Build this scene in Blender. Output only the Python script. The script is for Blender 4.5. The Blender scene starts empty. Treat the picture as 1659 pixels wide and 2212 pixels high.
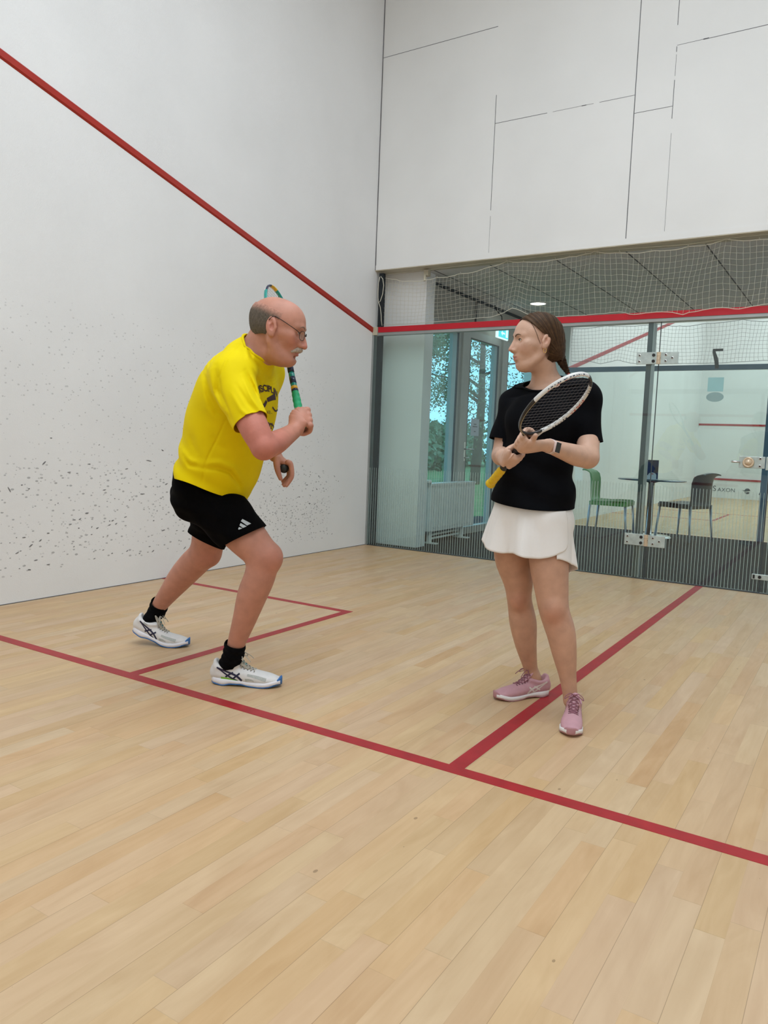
import bpy, bmesh, math, random
import numpy as np
from mathutils import Vector, Matrix
from mathutils.bvhtree import BVHTree

scene = bpy.context.scene
COL = scene.collection
PI = math.pi

# ------------------------------------------------------------------ camera
CAM = np.array([4.2595, -6.4514, 1.0503])
RC = np.array([0.84444636, 0.53427969, 0.03815166])     # image right
UC = np.array([-0.08108163, 0.05709646, 0.99507073])    # image up
FC = np.array([-0.52946776, 0.84337726, -0.09153517])   # view direction
FOC = 1652.83
cam_data = bpy.data.cameras.new('camera')
cam = bpy.data.objects.new('camera', cam_data)
COL.objects.link(cam)
cam.matrix_world = Matrix(((RC[0], UC[0], -FC[0], CAM[0]), (RC[1], UC[1], -FC[1], CAM[1]),
                           (RC[2], UC[2], -FC[2], CAM[2]), (0, 0, 0, 1)))
cam_data.sensor_fit = 'HORIZONTAL'
cam_data.sensor_width = 36.0
cam_data.lens = 36.0 * FOC / 1659.0
cam_data.clip_start = 0.05
cam_data.clip_end = 200
scene.camera = cam

# ------------------------------------------------------------------ view, sky, lamps
scene.view_settings.view_transform = 'Standard'
scene.view_settings.look = 'None'
scene.view_settings.gamma = 1.0
scene.view_settings.use_curve_mapping = False
scene.view_settings.exposure = -0.30

world = bpy.data.worlds.new('overcast_sky')
scene.world = world
world.use_nodes = True
_bg = world.node_tree.nodes['Background']
_bg.inputs[0].default_value = (0.52, 0.76, 1.0, 1)
_bg.inputs[1].default_value = 3.0


def area_lamp(name, loc, sx, sy, power, color=(1, 1, 1), rot=(0, 0, 0), spread=PI):
    l = bpy.data.lights.new(name, 'AREA')
    l.shape = 'RECTANGLE'
    l.size = sx
    l.size_y = sy
    l.energy = power * 0.5
    l.color = color
    l.spread = spread
    o = bpy.data.objects.new(name, l)
    o.location = loc
    o.rotation_euler = rot
    COL.objects.link(o)
    return o


LAMPC = (0.86, 0.95, 1.03)
for lx in (2.75, 4.0):
    area_lamp('court_lamp', (lx, -5.7, 5.72), 1.2, 7.4, 345, LAMPC)
for lx in (2.9, 4.8):
    area_lamp('court_lamp', (lx, 8.8, 5.72), 1.2, 8.8, 390, LAMPC)


# ------------------------------------------------------------------ materials
def mat(name, color, rough=0.5, metal=0.0, var=0.0, vscale=8.0, bump=0.0, bscale=60.0, spec=0.5, emit=None, estr=0.0,
        attr=None, sheen=0.0, sss=0.0):
    m = bpy.data.materials.new(name)
    m.use_nodes = True
    nt = m.node_tree
    b = nt.nodes['Principled BSDF']
    b.inputs['Base Color'].default_value = (*color, 1)
    b.inputs['Roughness'].default_value = rough
    b.inputs['Metallic'].default_value = metal
    b.inputs['Specular IOR Level'].default_value = spec
    if sheen:
        b.inputs['Sheen Weight'].default_value = sheen
    if sss:
        b.inputs['Subsurface Weight'].default_value = sss
        b.inputs['Subsurface Radius'].default_value = (0.012, 0.005, 0.003)
        b.inputs['Subsurface Scale'].default_value = 1.0
    if emit is not None:
        b.inputs['Emission Color'].default_value = (*emit, 1)
        b.inputs['Emission Strength'].default_value = estr
    tc = nt.nodes.new('ShaderNodeTexCoord')
    src = None
    if attr:
        a = nt.nodes.new('ShaderNodeAttribute')
        a.attribute_name = attr
        src = a.outputs['Color']
    if var > 0 or src is not None:
        n = nt.nodes.new('ShaderNodeTexNoise')
        n.inputs['Scale'].default_value = vscale
        n.inputs['Detail'].default_value = 5
        nt.links.new(tc.outputs['Object'], n.inputs['Vector'])
        mr = nt.nodes.new('ShaderNodeMapRange')
        mr.inputs[1].default_value = 0.3
        mr.inputs[2].default_value = 0.7
        mr.inputs[3].default_value = 1 - var
        mr.inputs[4].default_value = 1 + var
        nt.links.new(n.outputs['Fac'], mr.inputs[0])
        mx = nt.nodes.new('ShaderNodeMix')
        mx.data_type = 'RGBA'
        mx.blend_type = 'MULTIPLY'
        mx.inputs[0].default_value = 1.0
        if src is not None:
            nt.links.new(src, mx.inputs[6])
        else:
            mx.inputs[6].default_value = (*color, 1)
        nt.links.new(mr.outputs[0], mx.inputs[7])
        nt.links.new(mx.outputs[2], b.inputs['Base Color'])
    if bump > 0:
        n2 = nt.nodes.new('ShaderNodeTexNoise')
        n2.inputs['Scale'].default_value = bscale
        n2.inputs['Detail'].default_value = 3
        nt.links.new(tc.outputs['Object'], n2.inputs['Vector'])
        bp = nt.nodes.new('ShaderNodeBump')
        bp.inputs['Strength'].default_value = bump
        bp.inputs['Distance'].default_value = 0.004
        nt.links.new(n2.outputs['Fac'], bp.inputs['Height'])
        nt.links.new(bp.outputs['Normal'], b.inputs['Normal'])
    return m


def N(nt, typ, **kw):
    n = nt.nodes.new(typ)
    for k, v in kw.items():
        setattr(n, k, v)
    return n


def math_node(nt, op, a, b=None, c=None):
    n = nt.nodes.new('ShaderNodeMath')
    n.operation = op
    for i, v in enumerate((a, b, c)):
        if v is None:
            continue
        if isinstance(v, (int, float)):
            n.inputs[i].default_value = v
        else:
            nt.links.new(v, n.inputs[i])
    return n.outputs[0]


def glass_mat(name, tint, ior=1.5, gloss=(1, 1, 1)):
    m = bpy.data.materials.new(name)
    m.use_nodes = True
    nt = m.node_tree
    nt.nodes.remove(nt.nodes['Principled BSDF'])
    out = nt.nodes['Material Output']
    tr = N(nt, 'ShaderNodeBsdfTransparent')
    tr.inputs[0].default_value = (*tint, 1)
    gl = N(nt, 'ShaderNodeBsdfGlossy')
    gl.inputs['Color'].default_value = (*gloss, 1)
    gl.inputs['Roughness'].default_value = 0.0
    # reflection grows towards grazing angles, the same on both faces of a pane
    geo = N(nt, 'ShaderNodeNewGeometry')
    dot = N(nt, 'ShaderNodeVectorMath', operation='DOT_PRODUCT')
    nt.links.new(geo.outputs['Normal'], dot.inputs[0])
    nt.links.new(geo.outputs['Incoming'], dot.inputs[1])
    r0 = ((ior - 1) / (ior + 1)) ** 2
    q = math_node(nt, 'SUBTRACT', 1.0, math_node(nt, 'ABSOLUTE', dot.outputs['Value']))
    fac = math_node(nt, 'ADD', r0, math_node(nt, 'MULTIPLY', math_node(nt, 'POWER', q, 5.0), 1 - r0))
    mix = N(nt, 'ShaderNodeMixShader')
    nt.links.new(fac, mix.inputs[0])
    nt.links.new(tr.outputs[0], mix.inputs[1])
    nt.links.new(gl.outputs[0], mix.inputs[2])
    nt.links.new(mix.outputs[0], out.inputs['Surface'])
    return m


# ------------------------------------------------------------------ objects
def link(o, parent=None):
    COL.objects.link(o)
    if parent is not None:
        o.parent = parent
    return o


def tag(o, label=None, cat=None, group=None, kind=None):
    if label:
        o['label'] = label
    if cat:
        o['category'] = cat
    if group:
        o['group'] = group
    if kind:
        o['kind'] = kind
    return o


def empty(name, loc, label=None, cat=None, group=None, rz=0.0):
    o = bpy.data.objects.new(name, None)
    o.empty_display_size = 0.1
    o.location = loc
    o.rotation_euler = (0, 0, rz)
    link(o)
    return tag(o, label, cat, group)


def mesh_obj(name, verts, faces, material, parent=None, smooth=True, world_coords=True, fmats=None):
    """verts are world coordinates; the object keeps its origin at its base centre (or at its parent)"""
    me = bpy.data.meshes.new(name)
    v = np.asarray(verts, dtype=float).reshape(-1, 3)
    org = np.zeros(3)
    if world_coords:
        if parent is not None:
            org = np.array(ROOTLOC.get(parent.name, (0, 0, 0)))
        else:
            org = np.array([(v[:, 0].min() + v[:, 0].max()) / 2, (v[:, 1].min() + v[:, 1].max()) / 2, v[:, 2].min()])
    me.from_pydata((v - org).tolist(), [], [list(map(int, f)) for f in faces])
    mats = material if isinstance(material, (list, tuple)) else [material]
    for m in mats:
        me.materials.append(m)
    if fmats is not None:
        me.polygons.foreach_set('material_index', np.asarray(fmats, dtype=np.int32))
    if smooth:
        me.polygons.foreach_set('use_smooth', np.ones(len(me.polygons), dtype=bool))
    me.update()
    o = bpy.data.objects.new(name, me)
    if parent is None:
        o.location = org
    link(o, parent)
    ROOTLOC[o.name] = tuple(org)
    return o


ROOTLOC = {}


def root(name, loc, label, cat, group=None):
    o = empty(name, loc, label, cat, group)
    ROOTLOC[o.name] = tuple(loc)
    return o


class MB:
    """collects shapes into one mesh (world coordinates)"""

    def __init__(self):
        self.v, self.f, self.m = [], [], []
        self.mi = 0

    def add(self, verts, faces):
        b = len(self.v)
        self.v += [tuple(map(float, p)) for p in verts]
        self.f += [[b + int(i) for i in f] for f in faces]
        self.m += [self.mi] * len(faces)
        return self

    def box(self, x0, x1, y0, y1, z0, z1, bev=0.0):
        if bev <= 0:
            v = [(x, y, z) for z in (z0, z1) for y in (y0, y1) for x in (x0, x1)]
            return self.add(v, [(0, 2, 3, 1), (4, 5, 7, 6), (0, 1, 5, 4), (2, 6, 7, 3), (0, 4, 6, 2), (1, 3, 7, 5)])
        bm = bmesh.new()
        bmesh.ops.create_cube(bm, size=1)
        for p in bm.verts:
            p.co = Vector(((x0 + x1) / 2 + p.co.x * (x1 - x0), (y0 + y1) / 2 + p.co.y * (y1 - y0),
                           (z0 + z1) / 2 + p.co.z * (z1 - z0)))
        bmesh.ops.bevel(bm, geom=bm.edges[:], offset=bev, segments=2, affect='EDGES', profile=0.5)
        bm.verts.index_update()
        self.add([p.co[:] for p in bm.verts], [[q.index for q in f.verts] for f in bm.faces])
        bm.free()
        return self

    def tube(self, pts, r, n=8, caps=True, closed=False):
        P = np.asarray(pts, float)
        m = len(P)
        R = np.broadcast_to(np.asarray(r, float), (m,)) if np.ndim(r) <= 1 else r
        if closed:
            T = np.roll(P, -1, 0) - np.roll(P, 1, 0)
        else:
            T = np.gradient(P, axis=0)
        T /= np.linalg.norm(T, axis=1)[:, None] + 1e-12
        ref = np.array([0, 0, 1.0]) if abs(T[0][2]) < 0.9 else np.array([1.0, 0, 0])
        u = np.cross(T[0], ref)
        u /= np.linalg.norm(u)
        V = []
        for i in range(m):
            u = u - T[i] * (u @ T[i])
            u /= np.linalg.norm(u)
            w = np.cross(T[i], u)
            for k in range(n):
                a = 2 * PI * k / n
                V.append(P[i] + R[i] * (math.cos(a) * u + math.sin(a) * w))
        F = []
        for i in range(m if closed else m - 1):
            j = (i + 1) % m
            for k in range(n):
                l = (k + 1) % n
                F.append((i * n + k, i * n + l, j * n + l, j * n + k))
        if caps and not closed:
            F.append(tuple(range(n))[::-1])
            F.append(tuple((m - 1) * n + k for k in range(n)))
        return self.add(V, F)

    def lathe(self, c, prof, n=32, axis=(0, 0, 1)):
        ax = np.asarray(axis, float)
        ax /= np.linalg.norm(ax)
        ref = np.array([1.0, 0, 0]) if abs(ax[0]) < 0.9 else np.array([0, 1.0, 0])
        u = np.cross(ax, ref)
        u /= np.linalg.norm(u)
        w = np.cross(ax, u)
        V, F = [], []
        for (r, h) in prof:
            for k in range(n):
                a = 2 * PI * k / n
                V.append(np.asarray(c) + ax * h + r * (math.cos(a) * u + math.sin(a) * w))
        for i in range(len(prof) - 1):
            for k in range(n):
                l = (k + 1) % n
                F.append((i * n + k, i * n + l, (i + 1) * n + l, (i + 1) * n + k))
        if prof[0][0] > 1e-6:
            F.append(tuple(range(n))[::-1])
        if prof[-1][0] > 1e-6:
            F.append(tuple((len(prof) - 1) * n + k for k in range(n)))
        return self.add(V, F)

    def prism(self, poly, origin, u, v, depth):
        """polygon (list of 2d points in u,v) extruded by the vector depth"""
        o, u, v, d = (np.asarray(q, float) for q in (origin, u, v, depth))
        n = len(poly)
        V = [o + u * a + v * b for a, b in poly] + [o + u * a + v * b + d for a, b in poly]
        F = [tuple(range(n)), tuple(range(2 * n - 1, n - 1, -1))]
        F += [(i, i + n, (i + 1) % n + n, (i + 1) % n) for i in range(n)]
        return self.add(V, F)

    def build(self, name, material, parent=None, smooth=False):
        return mesh_obj(name, self.v, self.f, material, parent, smooth, fmats=self.m if max(self.m or [0]) else None)


def copy_tree(o, parent=None):
    c = o.copy()
    COL.objects.link(c)
    c.parent = parent
    for ch in list(o.children):
        copy_tree(ch, c)
    return c


def text_mesh(s, size, shear=0.0, bold=0.0, spacing=1.0):
    cu = bpy.data.curves.new('lettering', 'FONT')
    cu.body = s
    cu.size = size
    cu.shear = shear
    cu.offset = bold
    cu.space_character = spacing
    cu.align_x = 'CENTER'
    cu.align_y = 'CENTER'
    o = bpy.data.objects.new('lettering', cu)
    COL.objects.link(o)
    dg = bpy.context.evaluated_depsgraph_get()
    me = bpy.data.meshes.new_from_object(o.evaluated_get(dg))
    v = [(p.co.x, p.co.y) for p in me.vertices]
    f = [list(p.vertices) for p in me.polygons]
    bpy.data.objects.remove(o)
    bpy.data.curves.remove(cu)
    bpy.data.meshes.remove(me)
    return v, f


def smoothstep(a, b, x):
    t = np.clip((x - a) / (b - a), 0, 1)
    return t * t * (3 - 2 * t)


DS = 1.0     # depth factor of the figure being built
GS = 1.0     # size factor of the figure being built


def at(px, py, depth):
    """point seen at (px, py) in the photograph's frame, at a distance along the view direction"""
    return CAM + depth * DS * (FC + RC * (px - 829.5) / FOC - UC * (py - 1106.0) / FOC)


def m_of(pxlen, depth):
    return pxlen * depth / FOC
# ------------------------------------------------------------------ surface materials
def wood_floor(name, light=(0.68, 0.475, 0.265), dark=(0.53, 0.335, 0.165), rough=0.33):
    m = bpy.data.materials.new(name)
    m.use_nodes = True
    nt = m.node_tree
    b = nt.nodes['Principled BSDF']
    geo = N(nt, 'ShaderNodeNewGeometry')
    sep = N(nt, 'ShaderNodeSeparateXYZ')
    nt.links.new(geo.outputs['Position'], sep.inputs[0])
    X, Y = sep.outputs[0], sep.outputs[1]
    xs = math_node(nt, 'DIVIDE', math_node(nt, 'ADD', X, 0.028), 0.0652)
    row = math_node(nt, 'FLOOR', xs)
    fx = math_node(nt, 'FRACT', xs)
    wn = N(nt, 'ShaderNodeTexWhiteNoise', noise_dimensions='1D')
    nt.links.new(row, wn.inputs['W'])
    ys = math_node(nt, 'ADD', math_node(nt, 'DIVIDE', Y, 0.62), math_node(nt, 'MULTIPLY', wn.outputs['Value'], 7.3))
    # uneven board lengths: bend the running coordinate
    ysn = math_node(nt, 'ADD', ys, math_node(nt, 'MULTIPLY', math_node(nt, 'SINE', math_node(nt, 'MULTIPLY', ys, 2.1)), 0.28))
    seg = math_node(nt, 'FLOOR', ysn)
    fy = math_node(nt, 'FRACT', ysn)
    cmb = N(nt, 'ShaderNodeCombineXYZ')
    nt.links.new(row, cmb.inputs[0])
    nt.links.new(seg, cmb.inputs[1])
    w2 = N(nt, 'ShaderNodeTexWhiteNoise', noise_dimensions='2D')
    nt.links.new(cmb.outputs[0], w2.inputs['Vector'])
    # grain
    mp = N(nt, 'ShaderNodeMapping')
    mp.inputs['Scale'].default_value = (38, 2.6, 1)
    vadd = N(nt, 'ShaderNodeVectorMath', operation='ADD')
    sc = N(nt, 'ShaderNodeVectorMath', operation='SCALE')
    sc.inputs['Scale'].default_value = 9.0
    nt.links.new(w2.outputs['Color'], sc.inputs[0])
    nt.links.new(geo.outputs['Position'], vadd.inputs[0])
    nt.links.new(sc.outputs[0], vadd.inputs[1])
    nt.links.new(vadd.outputs[0], mp.inputs['Vector'])
    gn = N(nt, 'ShaderNodeTexNoise')
    gn.inputs['Scale'].default_value = 1.0
    gn.inputs['Detail'].default_value = 6
    gn.inputs['Distortion'].default_value = 1.2
    nt.links.new(mp.outputs[0], gn.inputs['Vector'])
    mp2 = N(nt, 'ShaderNodeMapping')
    mp2.inputs['Scale'].default_value = (11, 2.6, 1)
    nt.links.new(vadd.outputs[0], mp2.inputs['Vector'])
    cl = N(nt, 'ShaderNodeTexNoise')
    cl.inputs['Scale'].default_value = 1.0
    cl.inputs['Detail'].default_value = 4
    cl.inputs['Distortion'].default_value = 1.6
    nt.links.new(mp2.outputs[0], cl.inputs['Vector'])
    bl = math_node(nt, 'ADD', math_node(nt, 'MULTIPLY', w2.outputs['Value'], 0.22),
                   math_node(nt, 'ADD', math_node(nt, 'MULTIPLY', gn.outputs['Fac'], 0.40),
                             math_node(nt, 'MULTIPLY', cl.outputs['Fac'], 0.80)))
    cr = N(nt, 'ShaderNodeValToRGB')
    cr.color_ramp.elements[0].position = 0.32
    cr.color_ramp.elements[0].color = (*light, 1)
    cr.color_ramp.elements[1].position = 0.98
    cr.color_ramp.elements[1].color = (*dark, 1)
    nt.links.new(bl, cr.inputs[0])
    # hue shift per board, slightly pink or yellow
    hs = N(nt, 'ShaderNodeHueSaturation')
    sepc = N(nt, 'ShaderNodeSeparateColor')
    nt.links.new(w2.outputs['Color'], sepc.inputs[0])
    nt.links.new(math_node(nt, 'ADD', 0.495, math_node(nt, 'MULTIPLY', sepc.outputs[1], 0.0085)), hs.inputs['Hue'])
    nt.links.new(math_node(nt, 'ADD', 0.86, math_node(nt, 'MULTIPLY', sepc.outputs[2], 0.16)), hs.inputs['Saturation'])
    nt.links.new(cr.outputs[0], hs.inputs['Color'])
    # seams: every second strip a board edge
    ex = math_node(nt, 'LESS_THAN', fx, 0.018)
    even = math_node(nt, 'LESS_THAN', math_node(nt, 'ABSOLUTE', math_node(nt, 'MODULO', row, 2.0)), 0.5)
    fine = math_node(nt, 'LESS_THAN', fx, 0.014)
    ey = math_node(nt, 'LESS_THAN', fy, 0.0035)
    seam = math_node(nt, 'MAXIMUM', math_node(nt, 'MULTIPLY', math_node(nt, 'MULTIPLY', ex, even), 0.5),
                     math_node(nt, 'MAXIMUM', math_node(nt, 'MULTIPLY', fine, 0.07), math_node(nt, 'MULTIPLY', ey, 0.17)))
    # small dark knots and dents
    vo = N(nt, 'ShaderNodeTexVoronoi', feature='F1')
    mpv = N(nt, 'ShaderNodeMapping')
    mpv.inputs['Scale'].default_value = (15, 9, 1)
    nt.links.new(geo.outputs['Position'], mpv.inputs['Vector'])
    vo.inputs['Scale'].default_value = 1.0
    nt.links.new(mpv.outputs[0], vo.inputs['Vector'])
    sv = N(nt, 'ShaderNodeSeparateColor')
    nt.links.new(vo.outputs['Color'], sv.inputs[0])
    rad = math_node(nt, 'MULTIPLY', math_node(nt, 'POWER', sv.outputs[0], 4.0), 0.075)
    knot = math_node(nt, 'MULTIPLY', math_node(nt, 'LESS_THAN', vo.outputs['Distance'], rad), 0.5)
    dk = math_node(nt, 'MAXIMUM', seam, knot)
    mx = N(nt, 'ShaderNodeMix', data_type='RGBA', blend_type='MIX')
    nt.links.new(dk, mx.inputs[0])
    nt.links.new(hs.outputs[0], mx.inputs[6])
    mx.inputs[7].default_value = (0.13, 0.075, 0.035, 1)
    nt.links.new(mx.outputs[2], b.inputs['Base Color'])
    rr = math_node(nt, 'ADD', rough, math_node(nt, 'MULTIPLY', gn.outputs['Fac'], 0.16))
    nt.links.new(rr, b.inputs['Roughness'])
    b.inputs['Specular IOR Level'].default_value = 0.42
    return m


def plaster(name, color, marks=False, bump=0.25):
    m = bpy.data.materials.new(name)
    m.use_nodes = True
    nt = m.node_tree
    b = nt.nodes['Principled BSDF']
    b.inputs['Roughness'].default_value = 0.62
    b.inputs['Specular IOR Level'].default_value = 0.25
    geo = N(nt, 'ShaderNodeNewGeometry')
    n1 = N(nt, 'ShaderNodeTexNoise')
    n1.inputs['Scale'].default_value = 1.1
    n1.inputs['Detail'].default_value = 7
    nt.links.new(geo.outputs['Position'], n1.inputs['Vector'])
    mr = N(nt, 'ShaderNodeMapRange')
    mr.inputs[1].default_value = 0.3
    mr.inputs[2].default_value = 0.7
    mr.inputs[3].default_value = 0.95
    mr.inputs[4].default_value = 1.03
    nt.links.new(n1.outputs['Fac'], mr.inputs[0])
    mx = N(nt, 'ShaderNodeMix', data_type='RGBA', blend_type='MULTIPLY')
    mx.inputs[0].default_value = 1.0
    mx.inputs[6].default_value = (*color, 1)
    nt.links.new(mr.outputs[0], mx.inputs[7])
    outc = mx.outputs[2]
    if marks:
        # scuffs left by balls: small specks, dense low on the wall
        sep = N(nt, 'ShaderNodeSeparateXYZ')
        nt.links.new(geo.outputs['Position'], sep.inputs[0])
        dist = N(nt, 'ShaderNodeTexNoise')
        dist.inputs['Scale'].default_value = 3.0
        nt.links.new(geo.outputs['Position'], dist.inputs['Vector'])
        masks = []
        for (scy, scz, pw, rad, zlo, zhi, y0, amt, rz) in ((46, 62, 3.4, 0.36, 0.06, 0.62, -2.6, 0.5, 0.3),
                                                           (34, 60, 6.5, 0.38, 0.1, 1.05, -9.0, 0.50, -0.35),
                                                           (44, 60, 7.5, 0.34, 0.2, 2.2, -9.0, 0.28, 0.2)):
            mp = N(nt, 'ShaderNodeMapping')
            mp.inputs['Scale'].default_value = (1, scy, scz)
            mp.inputs['Rotation'].default_value = (rz, 0, 0)
            nt.links.new(geo.outputs['Position'], mp.inputs['Vector'])
            vo = N(nt, 'ShaderNodeTexVoronoi', feature='F1')
            vo.inputs['Scale'].default_value = 1.0
            nt.links.new(mp.outputs[0], vo.inputs['Vector'])
            sv = N(nt, 'ShaderNodeSeparateColor')
            nt.links.new(vo.outputs['Color'], sv.inputs[0])
            r = math_node(nt, 'MULTIPLY', math_node(nt, 'POWER', sv.outputs[0], pw), rad)
            on = math_node(nt, 'LESS_THAN', vo.outputs['Distance'], r)
            za = N(nt, 'ShaderNodeMapRange', interpolation_type='SMOOTHSTEP')
            za.inputs[1].default_value = zhi
            za.inputs[2].default_value = zhi * 0.7
            nt.links.new(sep.outputs[2], za.inputs[0])
            zb = N(nt, 'ShaderNodeMapRange', interpolation_type='SMOOTHSTEP')
            zb.inputs[1].default_value = zlo
            zb.inputs[2].default_value = zlo + 0.12
            nt.links.new(sep.outputs[2], zb.inputs[0])
            ya = N(nt, 'ShaderNodeMapRange', interpolation_type='SMOOTHSTEP')
            ya.inputs[1].default_value = y0
            ya.inputs[2].default_value = y0 + 0.5
            nt.links.new(sep.outputs[1], ya.inputs[0])
            yb = N(nt, 'ShaderNodeMapRange', interpolation_type='SMOOTHSTEP')
            yb.inputs[1].default_value = -0.25
            yb.inputs[2].default_value = -0.9
            nt.links.new(sep.outputs[1], yb.inputs[0])
            q = math_node(nt, 'MULTIPLY', math_node(nt, 'MULTIPLY', za.outputs[0], zb.outputs[0]),
                          math_node(nt, 'MULTIPLY', ya.outputs[0], yb.outputs[0]))
            # thin the field out unevenly
            q = math_node(nt, 'MULTIPLY', q, math_node(nt, 'GREATER_THAN', math_node(nt, 'MULTIPLY', q, dist.outputs['Fac']), 0.30))
            masks.append(math_node(nt, 'MULTIPLY', math_node(nt, 'MULTIPLY', on, q), amt))
        t = math_node(nt, 'MAXIMUM', math_node(nt, 'MAXIMUM', masks[0], masks[1]), masks[2])
        mk = N(nt, 'ShaderNodeMix', data_type='RGBA', blend_type='MIX')
        nt.links.new(t, mk.inputs[0])
        nt.links.new(outc, mk.inputs[6])
        mk.inputs[7].default_value = (0.12, 0.12, 0.13, 1)
        outc = mk.outputs[2]
    nt.links.new(outc, b.inputs['Base Color'])
    n2 = N(nt, 'ShaderNodeTexNoise')
    n2.inputs['Scale'].default_value = 130
    n2.inputs['Detail'].default_value = 4
    nt.links.new(geo.outputs['Position'], n2.inputs['Vector'])
    bp = N(nt, 'ShaderNodeBump')
    bp.inputs['Strength'].default_value = bump
    bp.inputs['Distance'].default_value = 0.003
    nt.links.new(n2.outputs['Fac'], bp.inputs['Height'])
    nt.links.new(bp.outputs['Normal'], b.inputs['Normal'])
    return m


M = {}
M['floor'] = wood_floor('maple_strips')
M['wall'] = plaster('scuffed_white_plaster', (0.845, 0.845, 0.845), marks=True, bump=0.45)
M['panel'] = plaster('white_painted_panel', (0.84, 0.84, 0.825), bump=0.08)
M['pale'] = plaster('plain_white_paint', (0.80, 0.80, 0.78), bump=0.1)
M['line'] = mat('red_line_paint', (0.37, 0.014, 0.020), 0.45, var=0.12, vscale=14)
M['outline'] = mat('red_batten_paint', (0.40, 0.022, 0.012), 0.4, var=0.06)
M['redband'] = mat('red_vinyl_tape', (0.52, 0.004, 0.016), 0.4, var=0.05)
M['seam'] = mat('dark_joint', (0.13, 0.13, 0.14), 0.8, var=0.4, vscale=5)
M['batten'] = mat('cream_batten', (0.55, 0.50, 0.38), 0.6, var=0.08)
M['alu'] = mat('grey_anodised_aluminium', (0.36, 0.385, 0.38), 0.42, 0.55, var=0.05)
M['alu_dark'] = mat('dark_grey_metal', (0.085, 0.10, 0.105), 0.45, 0.3, var=0.08)
M['foam_gap'] = mat('black_foam_and_gap', (0.012, 0.016, 0.02), 0.8, var=0.2)
M['glass'] = glass_mat('green_court_glass', (0.90, 0.965, 0.955))
M['glass2'] = glass_mat('far_court_glass', (0.915, 0.965, 0.955))
M['winglass'] = glass_mat('teal_window_glass', (0.66, 0.82, 0.83))
M['stripe'] = mat('frosted_stripe', (0.42, 0.54, 0.50), 0.6, var=0.05)
M['carpet'] = mat('slate_carpet', (0.010, 0.0125, 0.017), 0.95, var=0.35, vscale=40, bump=0.3, bscale=300)
M['corr_ceiling'] = mat('grey_ceiling_tile', (0.74, 0.72, 0.70), 0.8, var=0.03)
M['rope'] = mat('cream_cord', (0.66, 0.63, 0.52), 0.8, var=0.1)
M['rope_dark'] = mat('grey_cord', (0.20, 0.22, 0.22), 0.8, var=0.1)
M['white_metal'] = mat('white_enamel', (0.72, 0.72, 0.69), 0.35, var=0.04)
M['frame'] = mat('grey_window_frame', (0.40, 0.41, 0.385), 0.4, var=0.05)
M['rubber'] = mat('dark_gasket', (0.05, 0.06, 0.065), 0.7, var=0.1)
M['steel'] = mat('brushed_steel', (0.62, 0.62, 0.60), 0.3, 0.9, var=0.06)
M['chrome'] = mat('chrome', (0.75, 0.77, 0.8), 0.12, 1.0, var=0.03)
M['clamp'] = mat('frosted_clamp_plate', (0.50, 0.58, 0.56), 0.35, 0.25, var=0.15, vscale=20)
M['brass'] = mat('pale_brass', (0.72, 0.58, 0.42), 0.35, 0.4, var=0.1, vscale=30)
M['black'] = mat('black_plastic', (0.012, 0.012, 0.013), 0.5, var=0.1)
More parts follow.
